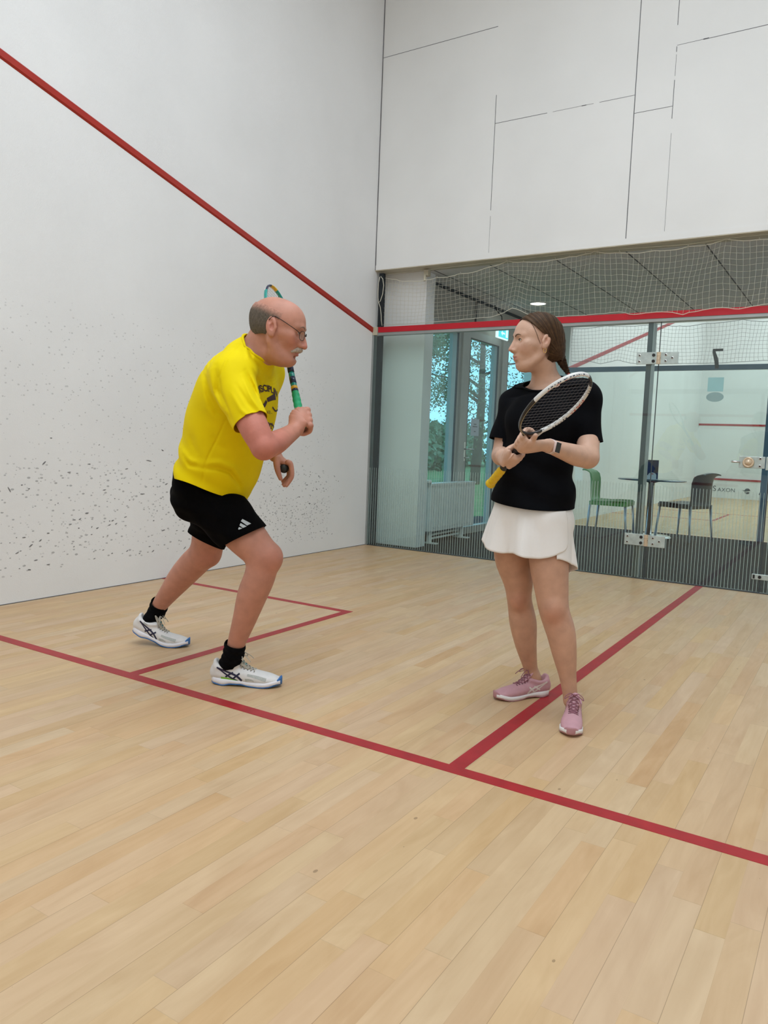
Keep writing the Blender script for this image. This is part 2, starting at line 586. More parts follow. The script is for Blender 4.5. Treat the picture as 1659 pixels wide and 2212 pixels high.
# ball marks on the left wall: (y, z, half length, tilt in degrees)
MARKS = [(-3.598, 0.84, 0.02, 40),
         (-3.423, 0.782, 0.016, 4),
         (-3.365, 0.774, 0.01, 0),
         (-3.744, 0.71, 0.008, 0),
         (-3.698, 0.686, 0.009, 0),
         (-3.822, 0.683, 0.022, -60),
         (-3.389, 0.477, 0.014, 0),
         (-3.414, 0.451, 0.015, 0),
         (-3.346, 0.478, 0.01, 20),
         (-3.255, 0.422, 0.008, 60),
         (-3.211, 0.411, 0.013, 20),
         (-3.092, 0.452, 0.013, 20),
         (-3.117, 0.425, 0.013, 15),
         (-3.063, 0.429, 0.011, 30),
         (-3.116, 0.451, 0.006, 0),
         (-3.78, 0.396, 0.006, 0),
         (-3.731, 0.393, 0.016, 0),
         (-3.822, 0.369, 0.005, 0),
         (-3.623, 0.366, 0.013, 35),
         (-3.688, 0.339, 0.019, 35),
         (-3.754, 0.313, 0.006, 10),
         (-3.777, 0.303, 0.014, 20),
         (-3.655, 0.246, 0.016, 5),
         (-3.762, 0.207, 0.006, 0),
         (-3.698, 0.192, 0.013, -10),
         (-3.57, 0.209, 0.015, 0),
         (-3.816, 0.168, 0.003, 0),
         (-3.353, 0.421, 0.008, 0),
         (-3.131, 0.355, 0.009, 10),
         (-3.166, 0.348, 0.006, 10),
         (-3.257, 0.372, 0.009, 10),
         (-3.389, 0.304, 0.008, 20),
         (-3.239, 0.257, 0.006, 10),
         (-3.166, 0.26, 0.01, 20),
         (-3.095, 0.23, 0.01, 10),
         (-3.234, 0.21, 0.012, 15),
         (-2.97, 0.234, 0.013, 35),
         (-2.864, 0.206, 0.01, 10),
         (-2.744, 0.211, 0.016, 30),
         (-2.776, 0.246, 0.012, 0),
         (-2.79, 0.208, 0.009, 0),
         (-2.652, 0.352, 0.022, 10),
         (-2.525, 0.34, 0.012, 0),
         (-2.461, 0.333, 0.014, 0),
         (-2.445, 0.203, 0.018, 35),
         (-2.742, 0.429, 0.011, 10),
         (-2.495, 0.418, 0.013, 0),
         (-2.711, 0.497, 0.008, 60),
         (-2.657, 0.506, 0.005, 90),
         (-2.953, 0.585, 0.007, 0),
         (-2.921, 0.584, 0.006, 0),
         (-3.076, 0.6, 0.007, 0),
         (-2.628, 0.686, 0.016, 20),
         (-2.69, 0.67, 0.009, 50),
         (-2.905, 0.773, 0.006, -70),
         (-2.791, 0.854, 0.031, -10),
         (-2.669, 0.929, 0.014, -20),
         (-3.277, 0.832, 0.014, 0),
         (-3.018, 0.736, 0.006, 40),
         (-3.522, 0.58, 0.005, 40),
         (-3.502, 0.589, 0.005, 40),
         (-3.38, 0.476, 0.004, 0),
         (-3.57, 0.406, 0.012, -10),
         (-2.845, 0.622, 0.025, 0),
         (-3.159, 0.661, 0.017, 5),
         (-2.98, 0.799, 0.015, 10),
         (-2.986, 0.47, 0.014, 15),
         (-3.293, 0.514, 0.017, 5),
         (-3.55, 0.994, 0.011, 0),
         (-3.201, 0.958, 0.007, 40),
         (-0.845, 0.592, 0.016, -35),
         (-0.746, 0.599, 0.01, 10),
         (-0.7, 0.586, 0.008, -50),
         (-0.992, 0.635, 0.019, -5),
         (-0.871, 0.453, 0.013, 30),
         (-0.834, 0.436, 0.014, -40),
         (-0.947, 0.466, 0.019, -10),
         (-0.681, 0.394, 0.012, 20),
         (-0.801, 0.698, 0.011, 40),
         (-0.957, 0.709, 0.008, 30),
         (-1.012, 0.723, 0.007, 0),
         (-0.574, 0.706, 0.016, -40),
         (-0.507, 0.657, 0.008, 0),
         (-0.543, 0.667, 0.007, 0),
         (-1.273, 0.528, 0.008, 0),
         (-1.448, 0.555, 0.008, 20),
         (-1.412, 0.543, 0.006, 40),
         (-1.491, 0.565, 0.006, 60),
         (-1.164, 0.424, 0.006, 20),
         (-1.017, 0.378, 0.012, 30),
         (-1.207, 0.415, 0.01, 20),
         (-0.923, 0.299, 0.016, 20),
         (-0.87, 0.312, 0.009, 50),
         (-0.714, 0.191, 0.009, 20),
         (-0.674, 0.199, 0.007, 20),
         (-0.658, 0.164, 0.007, 30),
         (-0.742, 0.131, 0.011, 0),
         (-0.585, 0.156, 0.012, 30),
         (-1.271, 0.361, 0.009, 25),
         (-1.535, 0.379, 0.009, 0),
         (-1.495, 0.318, 0.007, 30),
         (-1.377, 0.568, 0.008, 30),
         (-1.431, 0.493, 0.014, 20),
         (-1.097, 0.531, 0.015, -10),
         (-0.935, 0.537, 0.011, 60),
         (-0.755, 0.496, 0.008, 50),
         (-0.951, 0.542, 0.007, 60),
         (-1.549, 0.516, 0.009, -50),
         (-1.327, 0.405, 0.014, 10),
         (-1.577, 0.411, 0.008, 20),
         (-0.818, 0.711, 0.013, -40),
         (-0.474, 0.489, 0.006, 50),
         (-0.408, 0.503, 0.006, 0),
         (-0.451, 0.504, 0.006, 0),
         (-1.024, 0.978, 0.006, 0),
         (-1.027, 0.923, 0.005, 0),
         (-0.972, 0.982, 0.004, 0),
         (-0.769, 1.045, 0.005, 0)]
# ------------------------------------------------------------------ the court
def struct(o, label=None):
    o['kind'] = 'structure'
    if label:
        o['label'] = label
    return o


rng = random.Random(5)
floor = struct(MB().box(-0.2, 6.6, -9.95, 0.0, -0.08, 0.0).build('floor', M['floor']), 'pale maple strip floor of the squash court')


def line_strip(name, x0, x1, y0, y1, parent, z=0.0, h=0.0012):
    return MB().box(x0, x1, y0, y1, z, z + h).build(name, M['line'], parent)


line_strip('short_line', 0.0, 6.4, -4.312, -4.258, floor)
line_strip('half_court_line', 3.173, 3.229, -4.258, -0.004, floor)
line_strip('service_box_line', 1.6, 1.652, -4.258, -2.612, floor)
line_strip('service_box_line', 0.0, 1.6, -2.662, -2.612, floor)
line_strip('service_box_line', 4.75, 4.8, -4.258, -2.612, floor)
line_strip('service_box_line', 4.8, 6.4, -2.662, -2.612, floor)

wl = struct(MB().box(-0.2, 0.0, -9.75, 0.03, 0.0, 5.8).build('wall_left', M['wall']), 'white plastered left side wall with ball marks')
# slanting red out line, a raised batten
b = MB()
P = []
for (y, z) in ((-9.75, 4.57), (0.0, 2.118)):
    P += [(0.0, y, z), (0.012, y, z + 0.010), (0.012, y, z + 0.047), (0.0, y, z + 0.057)]
b.add(P, [(0, 1, 5, 4), (1, 2, 6, 5), (2, 3, 7, 6), (3, 2, 1, 0), (4, 5, 6, 7)])
b.build('out_line', M['outline'], wl)
# distinct ball marks
b = MB()
for (y, z, hl, ang) in MARKS:
    a = math.radians(ang)
    hw = min(0.0055, 0.0035 + hl * 0.12) * rng.uniform(0.6, 0.95)
    pts = []
    for k in range(12):
        t = 2 * PI * k / 12
        rr = rng.uniform(0.7, 1.05)
        u, v = hl * 0.92 * math.cos(t) * rr, hw * math.sin(t) * rr
        pts.append((u * math.cos(a) - v * math.sin(a), u * math.sin(a) + v * math.cos(a)))
    b.add([(0.0012, y + p, z + q) for p, q in pts] + [(0.0012, y, z)], [(k, (k + 1) % 12, 12) for k in range(12)])
M['mark'] = mat('rubber_scuff', (0.20, 0.20, 0.205), 0.8, var=0.45, vscale=25)
b.build('ball_marks', M['mark'], wl)
# thin dark joint along the floor
MB().box(0.0, 0.002, -9.75, 0.0, 0.0012, 0.005).build('skirting_joint', M['seam'], wl)

wr = struct(MB().box(6.4, 6.6, -9.75, 0.03, 0.0, 5.8).build('wall_right', M['pale']))
b = MB()
P = []
for (y, z) in ((-9.75, 4.57), (0.0, 2.118)):
    P += [(6.4, y, z), (6.388, y, z + 0.010), (6.388, y, z + 0.047), (6.4, y, z + 0.057)]
b.add(P, [(4, 5, 1, 0), (5, 6, 2, 1), (6, 7, 3, 2), (0, 1, 2, 3), (7, 6, 5, 4)])
b.build('out_line', M['outline'], wr)
wf = struct(MB().box(-0.2, 6.6, -9.95, -9.75, 0.0, 5.8).build('wall_front', M['pale']))
for z in (0.43, 1.78, 4.57):
    MB().box(0, 6.4, -9.75, -9.738, z, z + 0.05).build('front_line', M['line'], wf)
struct(MB().box(-0.2, 6.6, -9.95, 0.2, 5.8, 5.95).build('ceiling', M['pale']))

wb = struct(MB().box(-0.2, 6.6, 0.0, 0.2, 2.727, 5.8).build('wall_back', M['panel']), 'white panelled back wall above the glass')
b = MB()
SW = 0.0022


def vseam(x, z0, z1, w=SW):
    b.box(x - w, x + w, -0.0012, 0.0, z0, z1)


def hseam(z, x0, x1, w=SW):
    b.box(x0, x1, -0.0012, 0.0, z - w, z + w)


vseam(1.216, 3.15, 4.14)
vseam(1.216, 2.98, 3.1, 0.0012)
vseam(2.438, 2.775, 5.6, 0.003)
vseam(2.737, 3.66, 3.95)
vseam(2.737, 4.16, 4.20)
vseam(2.732, 4.36, 5.6)
vseam(2.738, 3.98, 4.14, 0.0012)
vseam(2.74, 2.8, 3.55, 0.001)
vseam(1.216, 2.78, 3.0, 0.0008)
hseam(3.897, 1.216, 1.70, 0.0018)
hseam(3.897, 1.75, 2.1, 0.001)
hseam(3.897, 2.0, 2.04, 0.003)
hseam(3.897, 2.15, 2.44, 0.0013)
hseam(3.755, 2.44, 2.737, 0.0015)
hseam(4.208, 2.738, 2.95, 0.0012)
hseam(4.208, 2.93, 2.97, 0.004)
hseam(4.206, 2.97, 3.95, 0.0018)
hseam(4.72, 0.0, 1.2, 0.002)
b.build('panel_joints', M['seam'], wb)
MB().box(0.0, 6.4, -0.004, 0.0, 2.727, 2.772).build('bottom_lip', M['panel'], wb)
MB().box(0.0, 6.4, -0.002, 0.2, 2.720, 2.727).build('bottom_batten', M['batten'], wb)
MB().box(0.0, 0.006, -0.006, 0.0, 2.727, 5.6).build('corner_joint', M['seam'], wb)

# ------------------------------------------------------------------ glass back wall
def stripes(x0, x1, parent):
    s = MB()
    n0 = math.ceil((x0 - 0.012) / 0.0254)
    x = n0 * 0.0254 + 0.004
    while x < x1 - 0.004:
        if x > x0 + 0.004:
            top = 0.785 + 0.012 * math.sin(x * 1.3)
            s.add([(x - 0.0018, -0.0075, 0.012), (x + 0.0018, -0.0075, 0.012), (x + 0.0018, -0.0075, top), (x - 0.0018, -0.0075, top)],
                  [(0, 1, 2, 3)])
        x += 0.0254
    return s.build('visibility_stripes', M['stripe'], parent)


def pane(name, x0, x1, z0, z1, y=0.0, mt=None):
    return MB().box(x0, x1, y - 0.006, y + 0.006, z0, z1).build(name, mt or M['glass'])


g1 = struct(pane('window_1', 0.022, 2.764, 0.008, 2.10), 'fixed green tinted glass of the court back wall, left of the glass door')
stripes(0.022, 2.764, g1)
g2 = struct(pane('door_1', 2.770, 3.626, 0.012, 2.09), 'frameless glass court door with a reversed numeral')
stripes(2.770, 3.626, g2)
g3 = struct(pane('window_2', 3.634, 6.38, 0.008, 2.10), 'fixed glass of the court back wall, right of the door')
stripes(3.634, 6.38, g3)
# dark sill under the glass
struct(MB().box(0.0, 6.4, -0.008, 0.03, 0.0, 0.007).build('trim_1', M['rubber']), 'dark gasket under the glass wall')
# rail on top of the glass
rail = struct(MB().box(0.06, 6.4, -0.012, 0.05, 2.09, 2.172, 0.003).build('trim_2', M['alu']), 'grey rail along the top of the glass wall')
MB().box(0.072, 6.4, -0.0185, -0.012, 2.118, 2.170).build('red_band', M['redband'], rail)
MB().box(0.004, 0.06, -0.016, 0.04, 2.095, 2.175, 0.004).build('end_block', M['batten'], rail)
# left edge: steel angle and black seal
lp = struct(MB().box(0.0, 0.02, -0.012, 0.05, 0.0, 2.10, 0.002).build('trim_3', M['alu']), 'grey edge profile of the glass wall beside the left wall')
MB().box(0.035, 0.088, 0.025, 0.06, 0.0, 2.09).build('black_seal', M['foam_gap'], lp)
MB().box(0.030, 0.080, 0.03, 0.07, 2.18, 2.70).build('upper_gap_shade', M['foam_gap'], lp)  # black strip standing in for the shade in the open gap above
# post carrying the door hinges
post = struct(MB().box(2.664, 2.704, 0.012, 0.115, 0.0, 2.09, 0.003).build('trim_4', M['alu_dark']), 'dark steel post behind the glass beside the court door')
MB().box(2.7045, 2.710, 0.014, 0.115, 0.0, 2.09).build('post_side', M['alu'], post)
MB().box(2.764, 2.770, -0.004, 0.004, 0.0, 2.09).build('door_gap', M['rubber'], g2)
MB().box(3.626, 3.634, -0.004, 0.004, 0.0, 2.09).build('door_gap', M['rubber'], g2)


def screw(mb, x, z, r, y=-0.018, mi_out=1):
    mb.mi = mi_out
    mb.lathe((x, y, z), [(r * 1.7, 0), (r * 1.7, 0.002), (r * 1.1, 0.003)], 16, (0, -1, 0))
    mb.mi = 2
    mb.lathe((x, y - 0.0032, z), [(r, 0), (r, 0.001), (0.0005, 0.0012)], 16, (0, -1, 0))
    mb.mi = 0


def hinge(zc, x0=2.592, x1=2.918):
    h = 0.048
    mb = MB()
    mb.box(x0, 2.762, -0.018, -0.006, zc - h, zc + h, 0.003)
    mb.box(2.775, x1, -0.018, -0.006, zc - h - 0.002, zc + h - 0.002, 0.003)
    for z in (zc - 0.024, zc + 0.024):
        screw(mb, x0 + 0.025, z, 0.006)
        screw(mb, 2.822, z, 0.006)
        mb.mi = 2
        mb.lathe((2.728, -0.018, z), [(0.0125, 0), (0.0125, 0.005), (0.010, 0.006)], 20, (0, -1, 0))
        mb.mi = 0
    screw(mb, 2.872, zc, 0.006)
    o = mb.build('hinge', [M['clamp'], M['steel'], M['black']], g2)
    k = MB()
    for i in range(3):
        k.lathe((2.768, -0.014, zc - h + i * h * 0.667), [(0.014, 0), (0.014, h * 0.64)], 18)
    k.box(2.752, 2.784, -0.021, -0.008, zc - h * 0.98, zc + h * 0.98)
    kk = k.build('hinge_knuckle', M['brass'], o)
    s = MB()
    s.box(2.7515, 2.7845, -0.0216, -0.021, zc + h * 0.30, zc + h * 0.33)
    s.box(2.7515, 2.7845, -0.0216, -0.021, zc - h * 0.33, zc - h * 0.30)
    s.box(2.770, 2.782, -0.0216, -0.021, zc - 0.006, zc + 0.006)
    s.build('hinge_slots', M['black'], o)
    return o


hinge(1.803)
hinge(0.325)
# lock with turning disc and lever
mb = MB()
mb.box(3.419, 3.60, -0.020, -0.006, 0.955, 1.045, 0.003)
mb.box(3.606, 3.70, -0.018, -0.006, 0.945, 1.045, 0.003)
for z in (0.973, 1.03):
    screw(mb, 3.566, z, 0.006, -0.020)
lk = mb.build('lock_plate', [M['clamp'], M['steel'], M['black']], g2)
MB().lathe((3.486, -0.020, 0.999), [(0.041, 0), (0.041, 0.012), (0.036, 0.016), (0.028, 0.0165), (0.027, 0.014), (0.024, 0.014), (0.0235, 0.018), (0.0, 0.019)], 40,
           (0, -1, 0)).build('turn_disc', M['brass'], lk, True)
MB().tube([(3.43, -0.03, 0.999), (3.40, -0.034, 1.0), (3.372, -0.034, 1.001), (3.366, -0.034, 1.001)], [0.007, 0.008, 0.008, 0.006], 12).build('lever', M['chrome'], lk, True)
mb = MB()
mb.box(3.572, 3.70, -0.018, -0.006, 0.108, 0.150, 0.003)
mb.mi = 2
mb.box(3.580, 3.594, -0.0195, -0.018, 0.115, 0.144)
mb.lathe((3.628, -0.018, 0.129), [(0.012, 0), (0.012, 0.006), (0.0, 0.007)], 20, (0, -1, 0))
mb.build('floor_bolt', [M['clamp'], M['steel'], M['black']], g2)
# numeral 7, read from behind, and two stickers
sv = [(3.166, 1.866), (3.241, 1.866), (3.241, 1.846), (3.186, 1.846), (3.196, 1.822), (3.208, 1.795), (3.214, 1.765), (3.218, 1.735), (3.218, 1.714),
      (3.190, 1.714), (3.189, 1.735), (3.184, 1.765), (3.174, 1.805), (3.166, 1.835)]
M['sticker7'] = mat('black_vinyl', (0.006, 0.006, 0.007), 0.5)
MB().prism(sv, (0, 0.0066, 0), (1, 0, 0), (0, 0, 1), (0, 0.0006, 0)).build('numeral', M['sticker7'], g2)
M['stick_a'] = mat('pale_blue_sticker_back', (0.48, 0.68, 0.72), 0.5, var=0.04)
M['stick_b'] = mat('grey_sticker_back', (0.42, 0.50, 0.52), 0.5, var=0.04)
MB().box(3.148, 3.263, 0.0066, 0.0074, 1.537, 1.646).build('sticker', M['stick_a'], g2)
MB().prism([(3.207 + 0.064 * math.cos(t * PI / 24), 1.4945 + 0.0375 * math.sin(t * PI / 24)) for t in range(48)], (0, 0.0066, 0), (1, 0, 0), (0, 0, 1),
           (0, 0.0008, 0)).build('sticker', M['stick_b'], g2)

# ------------------------------------------------------------------ corridor behind the glass
struct(MB().box(-0.6, 9.0, 0.03, 3.95, -0.08, -0.002).build('floor', M['carpet']), 'dark carpet of the corridor behind the glass')
cc = struct(MB().box(-0.2, 9.0, 0.2, 3.95, 2.722, 2.86).build('ceiling', M['corr_ceiling']), 'grey tiled corridor ceiling')
b = MB()
for x in (0.55, 1.14, 1.76, 2.39, 3.02, 3.65, 4.28):
    b.box(x - 0.006, x + 0.006, 0.2, 3.95, 2.7205, 2.722)
b.build('tile_joints', M['seam'], cc)
pil = struct(MB().box(0.0, 0.482, 0.19, 0.362, 0.0, 2.72).build('wall_pillar', M['pale']), 'white pillar behind the left end of the glass')
struct(MB().box(9.0, 9.2, 0.0, 3.95, 0.0, 2.86).build('wall_corridor_end', M['pale']))
# facade along the left end of the corridor
FX = 0.30
struct(MB().box(-0.2, 0.0, 0.03, 0.25, 0.0, 2.86).build('wall_corner', M['pale']))
lin = struct(MB().box(0.10, FX, 0.362, 3.95, 2.36, 2.722).build('wall_lintel', mat('lintel_grey', (0.42, 0.40, 0.35), 0.7, var=0.05)), 'wall strip above the corridor windows')
b = MB()
b.box(FX, FX + 0.012, 0.362, 3.95, 2.69, 2.722)
b.box(FX, FX + 0.008, 1.66, 1.69, 2.36, 2.69)
b.box(FX, FX + 0.008, 2.95, 2.98, 2.36, 2.69)
b.build('ceiling_edge', M['rubber'], lin)


def facade_unit(name, y0, y1, z0, z1, fw, label, sill_z=None, depth=(0.18, FX)):
    d0, d1 = depth
    gx = (d0 + d1) / 2 - 0.02
    g = struct(MB().box(gx - 0.005, gx + 0.005, y0 + fw * 0.8, y1 - fw * 0.8, z0 + fw * 0.8, z1 - fw * 0.8).build(name, M['winglass']), label)
    f = MB()
    f.box(d0, d1, y0, y0 + fw, z0, z1)
    f.box(d0, d1, y1 - fw, y1, z0, z1)
    f.box(d0, d1, y0 + fw, y1 - fw, z0, z0 + fw)
    f.box(d0, d1, y0 + fw, y1 - fw, z1 - fw, z1)
    fo = f.build('frame', M['frame'], g)
    q = MB()
    e = 0.008
    q.box(d1 - 0.02, d1 + 0.002, y0 + fw, y0 + fw + e, z0 + fw, z1 - fw)
    q.box(d1 - 0.02, d1 + 0.002, y1 - fw - e, y1 - fw, z0 + fw, z1 - fw)
    q.box(d1 - 0.02, d1 + 0.002, y0 + fw, y1 - fw, z1 - fw - e, z1 - fw)
    q.build('gasket', M['rubber'], g)
    return g


facade_unit('window_3', 0.362, 1.36, 0.12, 2.36, 0.07, 'tall tinted window left of the corridor door, behind the radiator')
struct(MB().box(0.16, FX + 0.02, 1.36, 1.50, 0.0, 2.36).build('trim_5', M['frame']), 'grey mullion between window and corridor door')
struct(MB().box(0.10, FX - 0.01, 0.362, 1.36, 0.0, 0.12).build('baseboard_corridor', M['rubber']))
d2 = facade_unit('door_2', 1.50, 2.46, 0.0, 2.36, 0.085, 'glazed corridor door with a paper notice', depth=(0.22, FX))
struct(MB().box(0.16, FX + 0.02, 2.46, 2.60, 0.0, 2.36).build('trim_6', M['frame']), 'grey mullion right of the corridor door')
facade_unit('window_4', 2.60, 3.95, 0.12, 2.36, 0.07, 'tinted window right of the corridor door')
struct(MB().box(0.10, FX - 0.01, 2.60, 3.95, 0.0, 0.12).build('baseboard_corridor', M['rubber']))
# handle and lock plate of the corridor door
mb = MB()
mb.box(FX, FX + 0.008, 1.525, 1.560, 0.86, 1.08, 0.002)
hp = mb.build('handle_plate', M['steel'], d2)
MB().tube([(FX + 0.008, 1.542, 1.0), (FX + 0.05, 1.542, 1.0), (FX + 0.055, 1.56, 1.0), (FX + 0.055, 1.68, 0.998)], 0.009, 10).build('handle', M['steel'], hp, True)
MB().tube([(FX + 0.008, 1.542, 0.90), (FX + 0.035, 1.542, 0.90), (FX + 0.04, 1.60, 0.90)], 0.007, 10).build('key', M['steel'], hp, True)
M['paper'] = mat('white_paper', (0.62, 0.66, 0.74), 0.7, var=0.03)
M['ink'] = mat('grey_ink', (0.16, 0.17, 0.2), 0.8)
pp = MB().box(0.2475, 0.249, 1.80, 2.02, 1.16, 1.362).build('notice', M['paper'], d2)
b = MB()
for (z, ya, yb) in ((1.298, 1.872, 1.946), (1.270, 1.845, 1.975), (1.212, 1.885, 1.935)):
    y = ya
    while y < yb:
        w = rng.uniform(0.006, 0.012)
        b.box(0.249, 0.2494, y, min(y + w, yb), z - 0.006, z + 0.006)
        y += w + 0.004
b.build('notice_text', M['ink'], pp)
# ------------------------------------------------------------------ opposite court across the corridor
OX = 0.65
struct(MB().box(OX - 0.2, 7.3, 3.95, 13.9, -0.08, 0.0).build('floor', M['floor']), 'maple floor of the opposite court')
wol = struct(MB().box(OX - 0.2, OX, 4.0, 13.7, 0.0, 5.8).build('wall_opposite_left', M['pale']), 'white side wall of the opposite court')
b = MB()
P = []
for (y, z) in ((3.96, 2.118), (13.7, 4.57)):
    P += [(OX, y, z), (OX + 0.012, y, z + 0.010), (OX + 0.012, y, z + 0.052), (OX, y, z + 0.062)]
b.add(P, [(4, 5, 1, 0), (5, 6, 2, 1), (6, 7, 3, 2), (0, 1, 2, 3), (7, 6, 5, 4)])
b.build('out_line', M['line'], wol)
struct(MB().box(7.05, 7.25, 4.0, 13.7, 0.0, 5.8).build('wall_opposite_right', M['pale']))
wof = struct(MB().box(OX - 0.2, 7.3, 13.7, 13.9, 0.0, 5.8).build('wall_opposite_front', M['pale']), 'front wall of the opposite court')
for z0, z1 in ((1.745, 1.79),):
    MB().box(OX + 0.01, 7.05, 13.69, 13.7, z0, z1).build('service_line', M['line'], wof)
tin = MB().box(OX, 7.05, 13.675, 13.7, 0.0, 0.43).build('tin_board', M['pale'], wof)
MB().box(OX, 7.05, 13.66, 13.7, 0.43, 0.475).build('tin_line', M['line'], tin)
M['logo'] = mat('dark_lettering', (0.05, 0.06, 0.075), 0.6)


def wall_text(s, size, x, z, parent, name, y=13.672, shear=0.0, bold=0.0, sx=1.0, spacing=1.0):
    v, f = text_mesh(s, size, shear, bold, spacing)
    return mesh_obj(name, [(x + a * sx, y, z + c) for a, c in v], f, M['logo'], parent, False)


wall_text('S', 0.185, 1.13, 0.215, tin, 'lettering')
wall_text('AXON', 0.13, 1.40, 0.195, tin, 'lettering', spacing=1.05)
wall_text('HI-TEC', 0.19, 2.42, 0.195, tin, 'lettering', shear=0.35, bold=0.009, spacing=1.05)
b = MB()
cx, cz, r = 1.865, 0.205, 0.062
b.prism([(cx + r * math.cos(t), cz + r * math.sin(t)) for t in np.linspace(0.05, PI - 0.05, 20)], (0, 13.672, 0), (1, 0, 0), (0, 0, 1), (0, -0.002, 0))
b.prism([(cx + r * math.cos(t), cz - 0.012 + r * math.sin(t)) for t in np.linspace(PI + 0.3, 2 * PI - 0.2, 20)], (0, 13.672, 0), (1, 0, 0), (0, 0, 1), (0, -0.002, 0))
b.prism([(cx - 0.12, cz + 0.012), (cx + 0.04, cz + 0.004), (cx - 0.05, cz - 0.016)], (0, 13.6695, 0), (1, 0, 0), (0, 0, 1), (0, -0.002, 0))
b.build('emblem', M['logo'], tin)
struct(MB().box(OX - 0.2, 7.3, 3.95, 13.9, 5.8, 5.95).build('ceiling', M['pale']))
wob = struct(MB().box(OX - 0.2, 7.3, 3.95, 4.05, 2.722, 5.8).build('wall_opposite_back', M['pale']))
struct(MB().box(0.0, OX, 3.95, 4.05, 0.0, 2.72).build('wall_opposite_corner', M['pale']), 'wall left of the opposite court glass')
g = struct(pane('window_5', OX + 0.03, 3.16, 0.01, 2.10, 3.955, M['glass2']), 'glass back wall of the opposite court')
g = struct(pane('window_6', 3.24, 7.0, 0.01, 2.10, 3.955, M['glass2']), 'glass of the opposite court right of the blue grey post')
M['blue_post'] = mat('blue_grey_profile', (0.16, 0.25, 0.34), 0.4, 0.2, var=0.06)
struct(MB().box(OX, 7.05, 3.925, 3.985, 2.10, 2.165, 0.003).build('trim_7', M['blue_post']), 'rail on the glass of the opposite court')
struct(MB().box(3.165, 3.235, 3.93, 3.99, 0.0, 2.10, 0.003).build('trim_8', M['blue_post']), 'blue grey post of the opposite court')
struct(MB().box(OX - 0.03, OX + 0.03, 3.93, 3.99, 0.0, 2.10, 0.003).build('trim_9', M['blue_post']), 'corner post of the opposite court')
line_strip('short_line', OX, 7.05, 8.21, 8.26, None, 0.0).update_tag()
for o in (bpy.data.objects['short_line.001'],):
    struct(o, 'short line of the opposite court')
o = line_strip('service_box_line', 2.225, 2.275, 6.6, 8.21, None)
struct(o, 'service box line of the opposite court')
o = line_strip('service_box_line', OX, 2.275, 6.56, 6.61, None)
struct(o, 'service box line of the opposite court, across')


# ------------------------------------------------------------------ safety nets
def interp(tab, x):
    return float(np.interp(x, [t[0] for t in tab], [t[1] for t in tab]))


def net(name, label, peaks, bots, ypos, x0, x1, cell, r, material, sag, xbow=0.0, group=None):
    xs = [p[0] for p in peaks]

    def ztop(x):
        z = interp(peaks, x)
        i = int(np.clip(np.searchsorted(xs, x) - 1, 0, len(xs) - 2))
        t = np.clip((x - xs[i]) / (xs[i + 1] - xs[i]), 0, 1)
        return z - sag * 4 * t * (1 - t) * min(1.0, (xs[i + 1] - xs[i]) / 0.25)

    def zbot(x):
        return interp(bots, x)

    rows = max(4, int(round(0.47 / cell)))
    cols = int((x1 - x0) / cell)
    rg = random.Random(len(name))
    G = np.zeros((cols + 1, rows + 1, 3))
    for i in range(cols + 1):
        x = x0 + (x1 - x0) * i / cols
        zt, zb = ztop(x), zbot(x)
        # the net bunches towards the hooks
        for j in range(rows + 1):
            t = j / rows
            z = zt + (zb - zt) * t
            dx = 0.012 * math.sin(x * 5.1 + t * 3) + 0.008 * math.sin(x * 13 + 4 * t) + rg.uniform(-1, 1) * 0.0025
            dz = 0.006 * math.sin(x * 3.7 + t * 5) * math.sin(PI * t) + rg.uniform(-1, 1) * 0.002
            G[i, j] = (x + dx, ypos(x, t) + 0.004 * math.sin(x * 9 + t * 6), z + dz)
    rt = root(name, (float(x0 + x1) / 2, float(ypos((x0 + x1) / 2, 1)), float(zbot((x0 + x1) / 2))), label, 'net', group)
    b = MB()
    for i in range(cols + 1):
        b.tube(G[i], r, 3, False)
    for j in range(1, rows):
        b.tube(G[:, j], r, 3, False)
    b.build('mesh_cords', material, rt, True)
    b = MB()
    b.tube(G[:, 0], r * 2.3, 6)
    b.build('top_cord', material, rt, True)
    b = MB()
    b.tube(G[:, rows] + np.array([0, -0.002, 0]), r * 2.2, 6)
    b.build('bottom_cord', material, rt, True)
    return rt, G


TOP = [(0.026, 2.674), (0.178, 2.64), (0.364, 2.608), (0.534, 2.603), (0.664, 2.62), (0.913, 2.634), (1.187, 2.666), (1.372, 2.708), (1.53, 2.686), (1.823, 2.679), (1.95, 2.689),
       (2.09, 2.70), (2.188, 2.716), (2.376, 2.687), (2.634, 2.672), (2.915, 2.679), (3.214, 2.708), (3.426, 2.68), (3.8, 2.70), (4.3, 2.68), (5, 2.7), (6.3, 2.68)]
BOT = [(0.052, 2.204), (0.409, 2.200), (0.764, 2.205), (0.959, 2.212), (1.24, 2.218), (1.375, 2.248), (1.471, 2.292), (1.553, 2.254), (1.607, 2.223), (1.8, 2.19), (2.062, 2.187),
       (2.169, 2.19), (2.407, 2.199), (2.465, 2.185), (2.541, 2.151), (2.633, 2.157), (2.776, 2.163), (2.9, 2.149), (2.943, 2.127), (2.986, 2.144), (3.186, 2.172), (3.318, 2.15),
       (3.534, 2.178), (4, 2.16), (5, 2.17), (6.3, 2.18)]


def ynet(x, t):
    front = float(smoothstep(2.38, 2.56, x)) * 0.105
    return 0.062 - front * t ** 2


nt_, G_ = net('safety_net', 'cream knotted safety net hanging above the red band of the glass wall', TOP, BOT, ynet, 0.06, 6.35, 0.0425, 0.0013, M['rope'], 0.014)
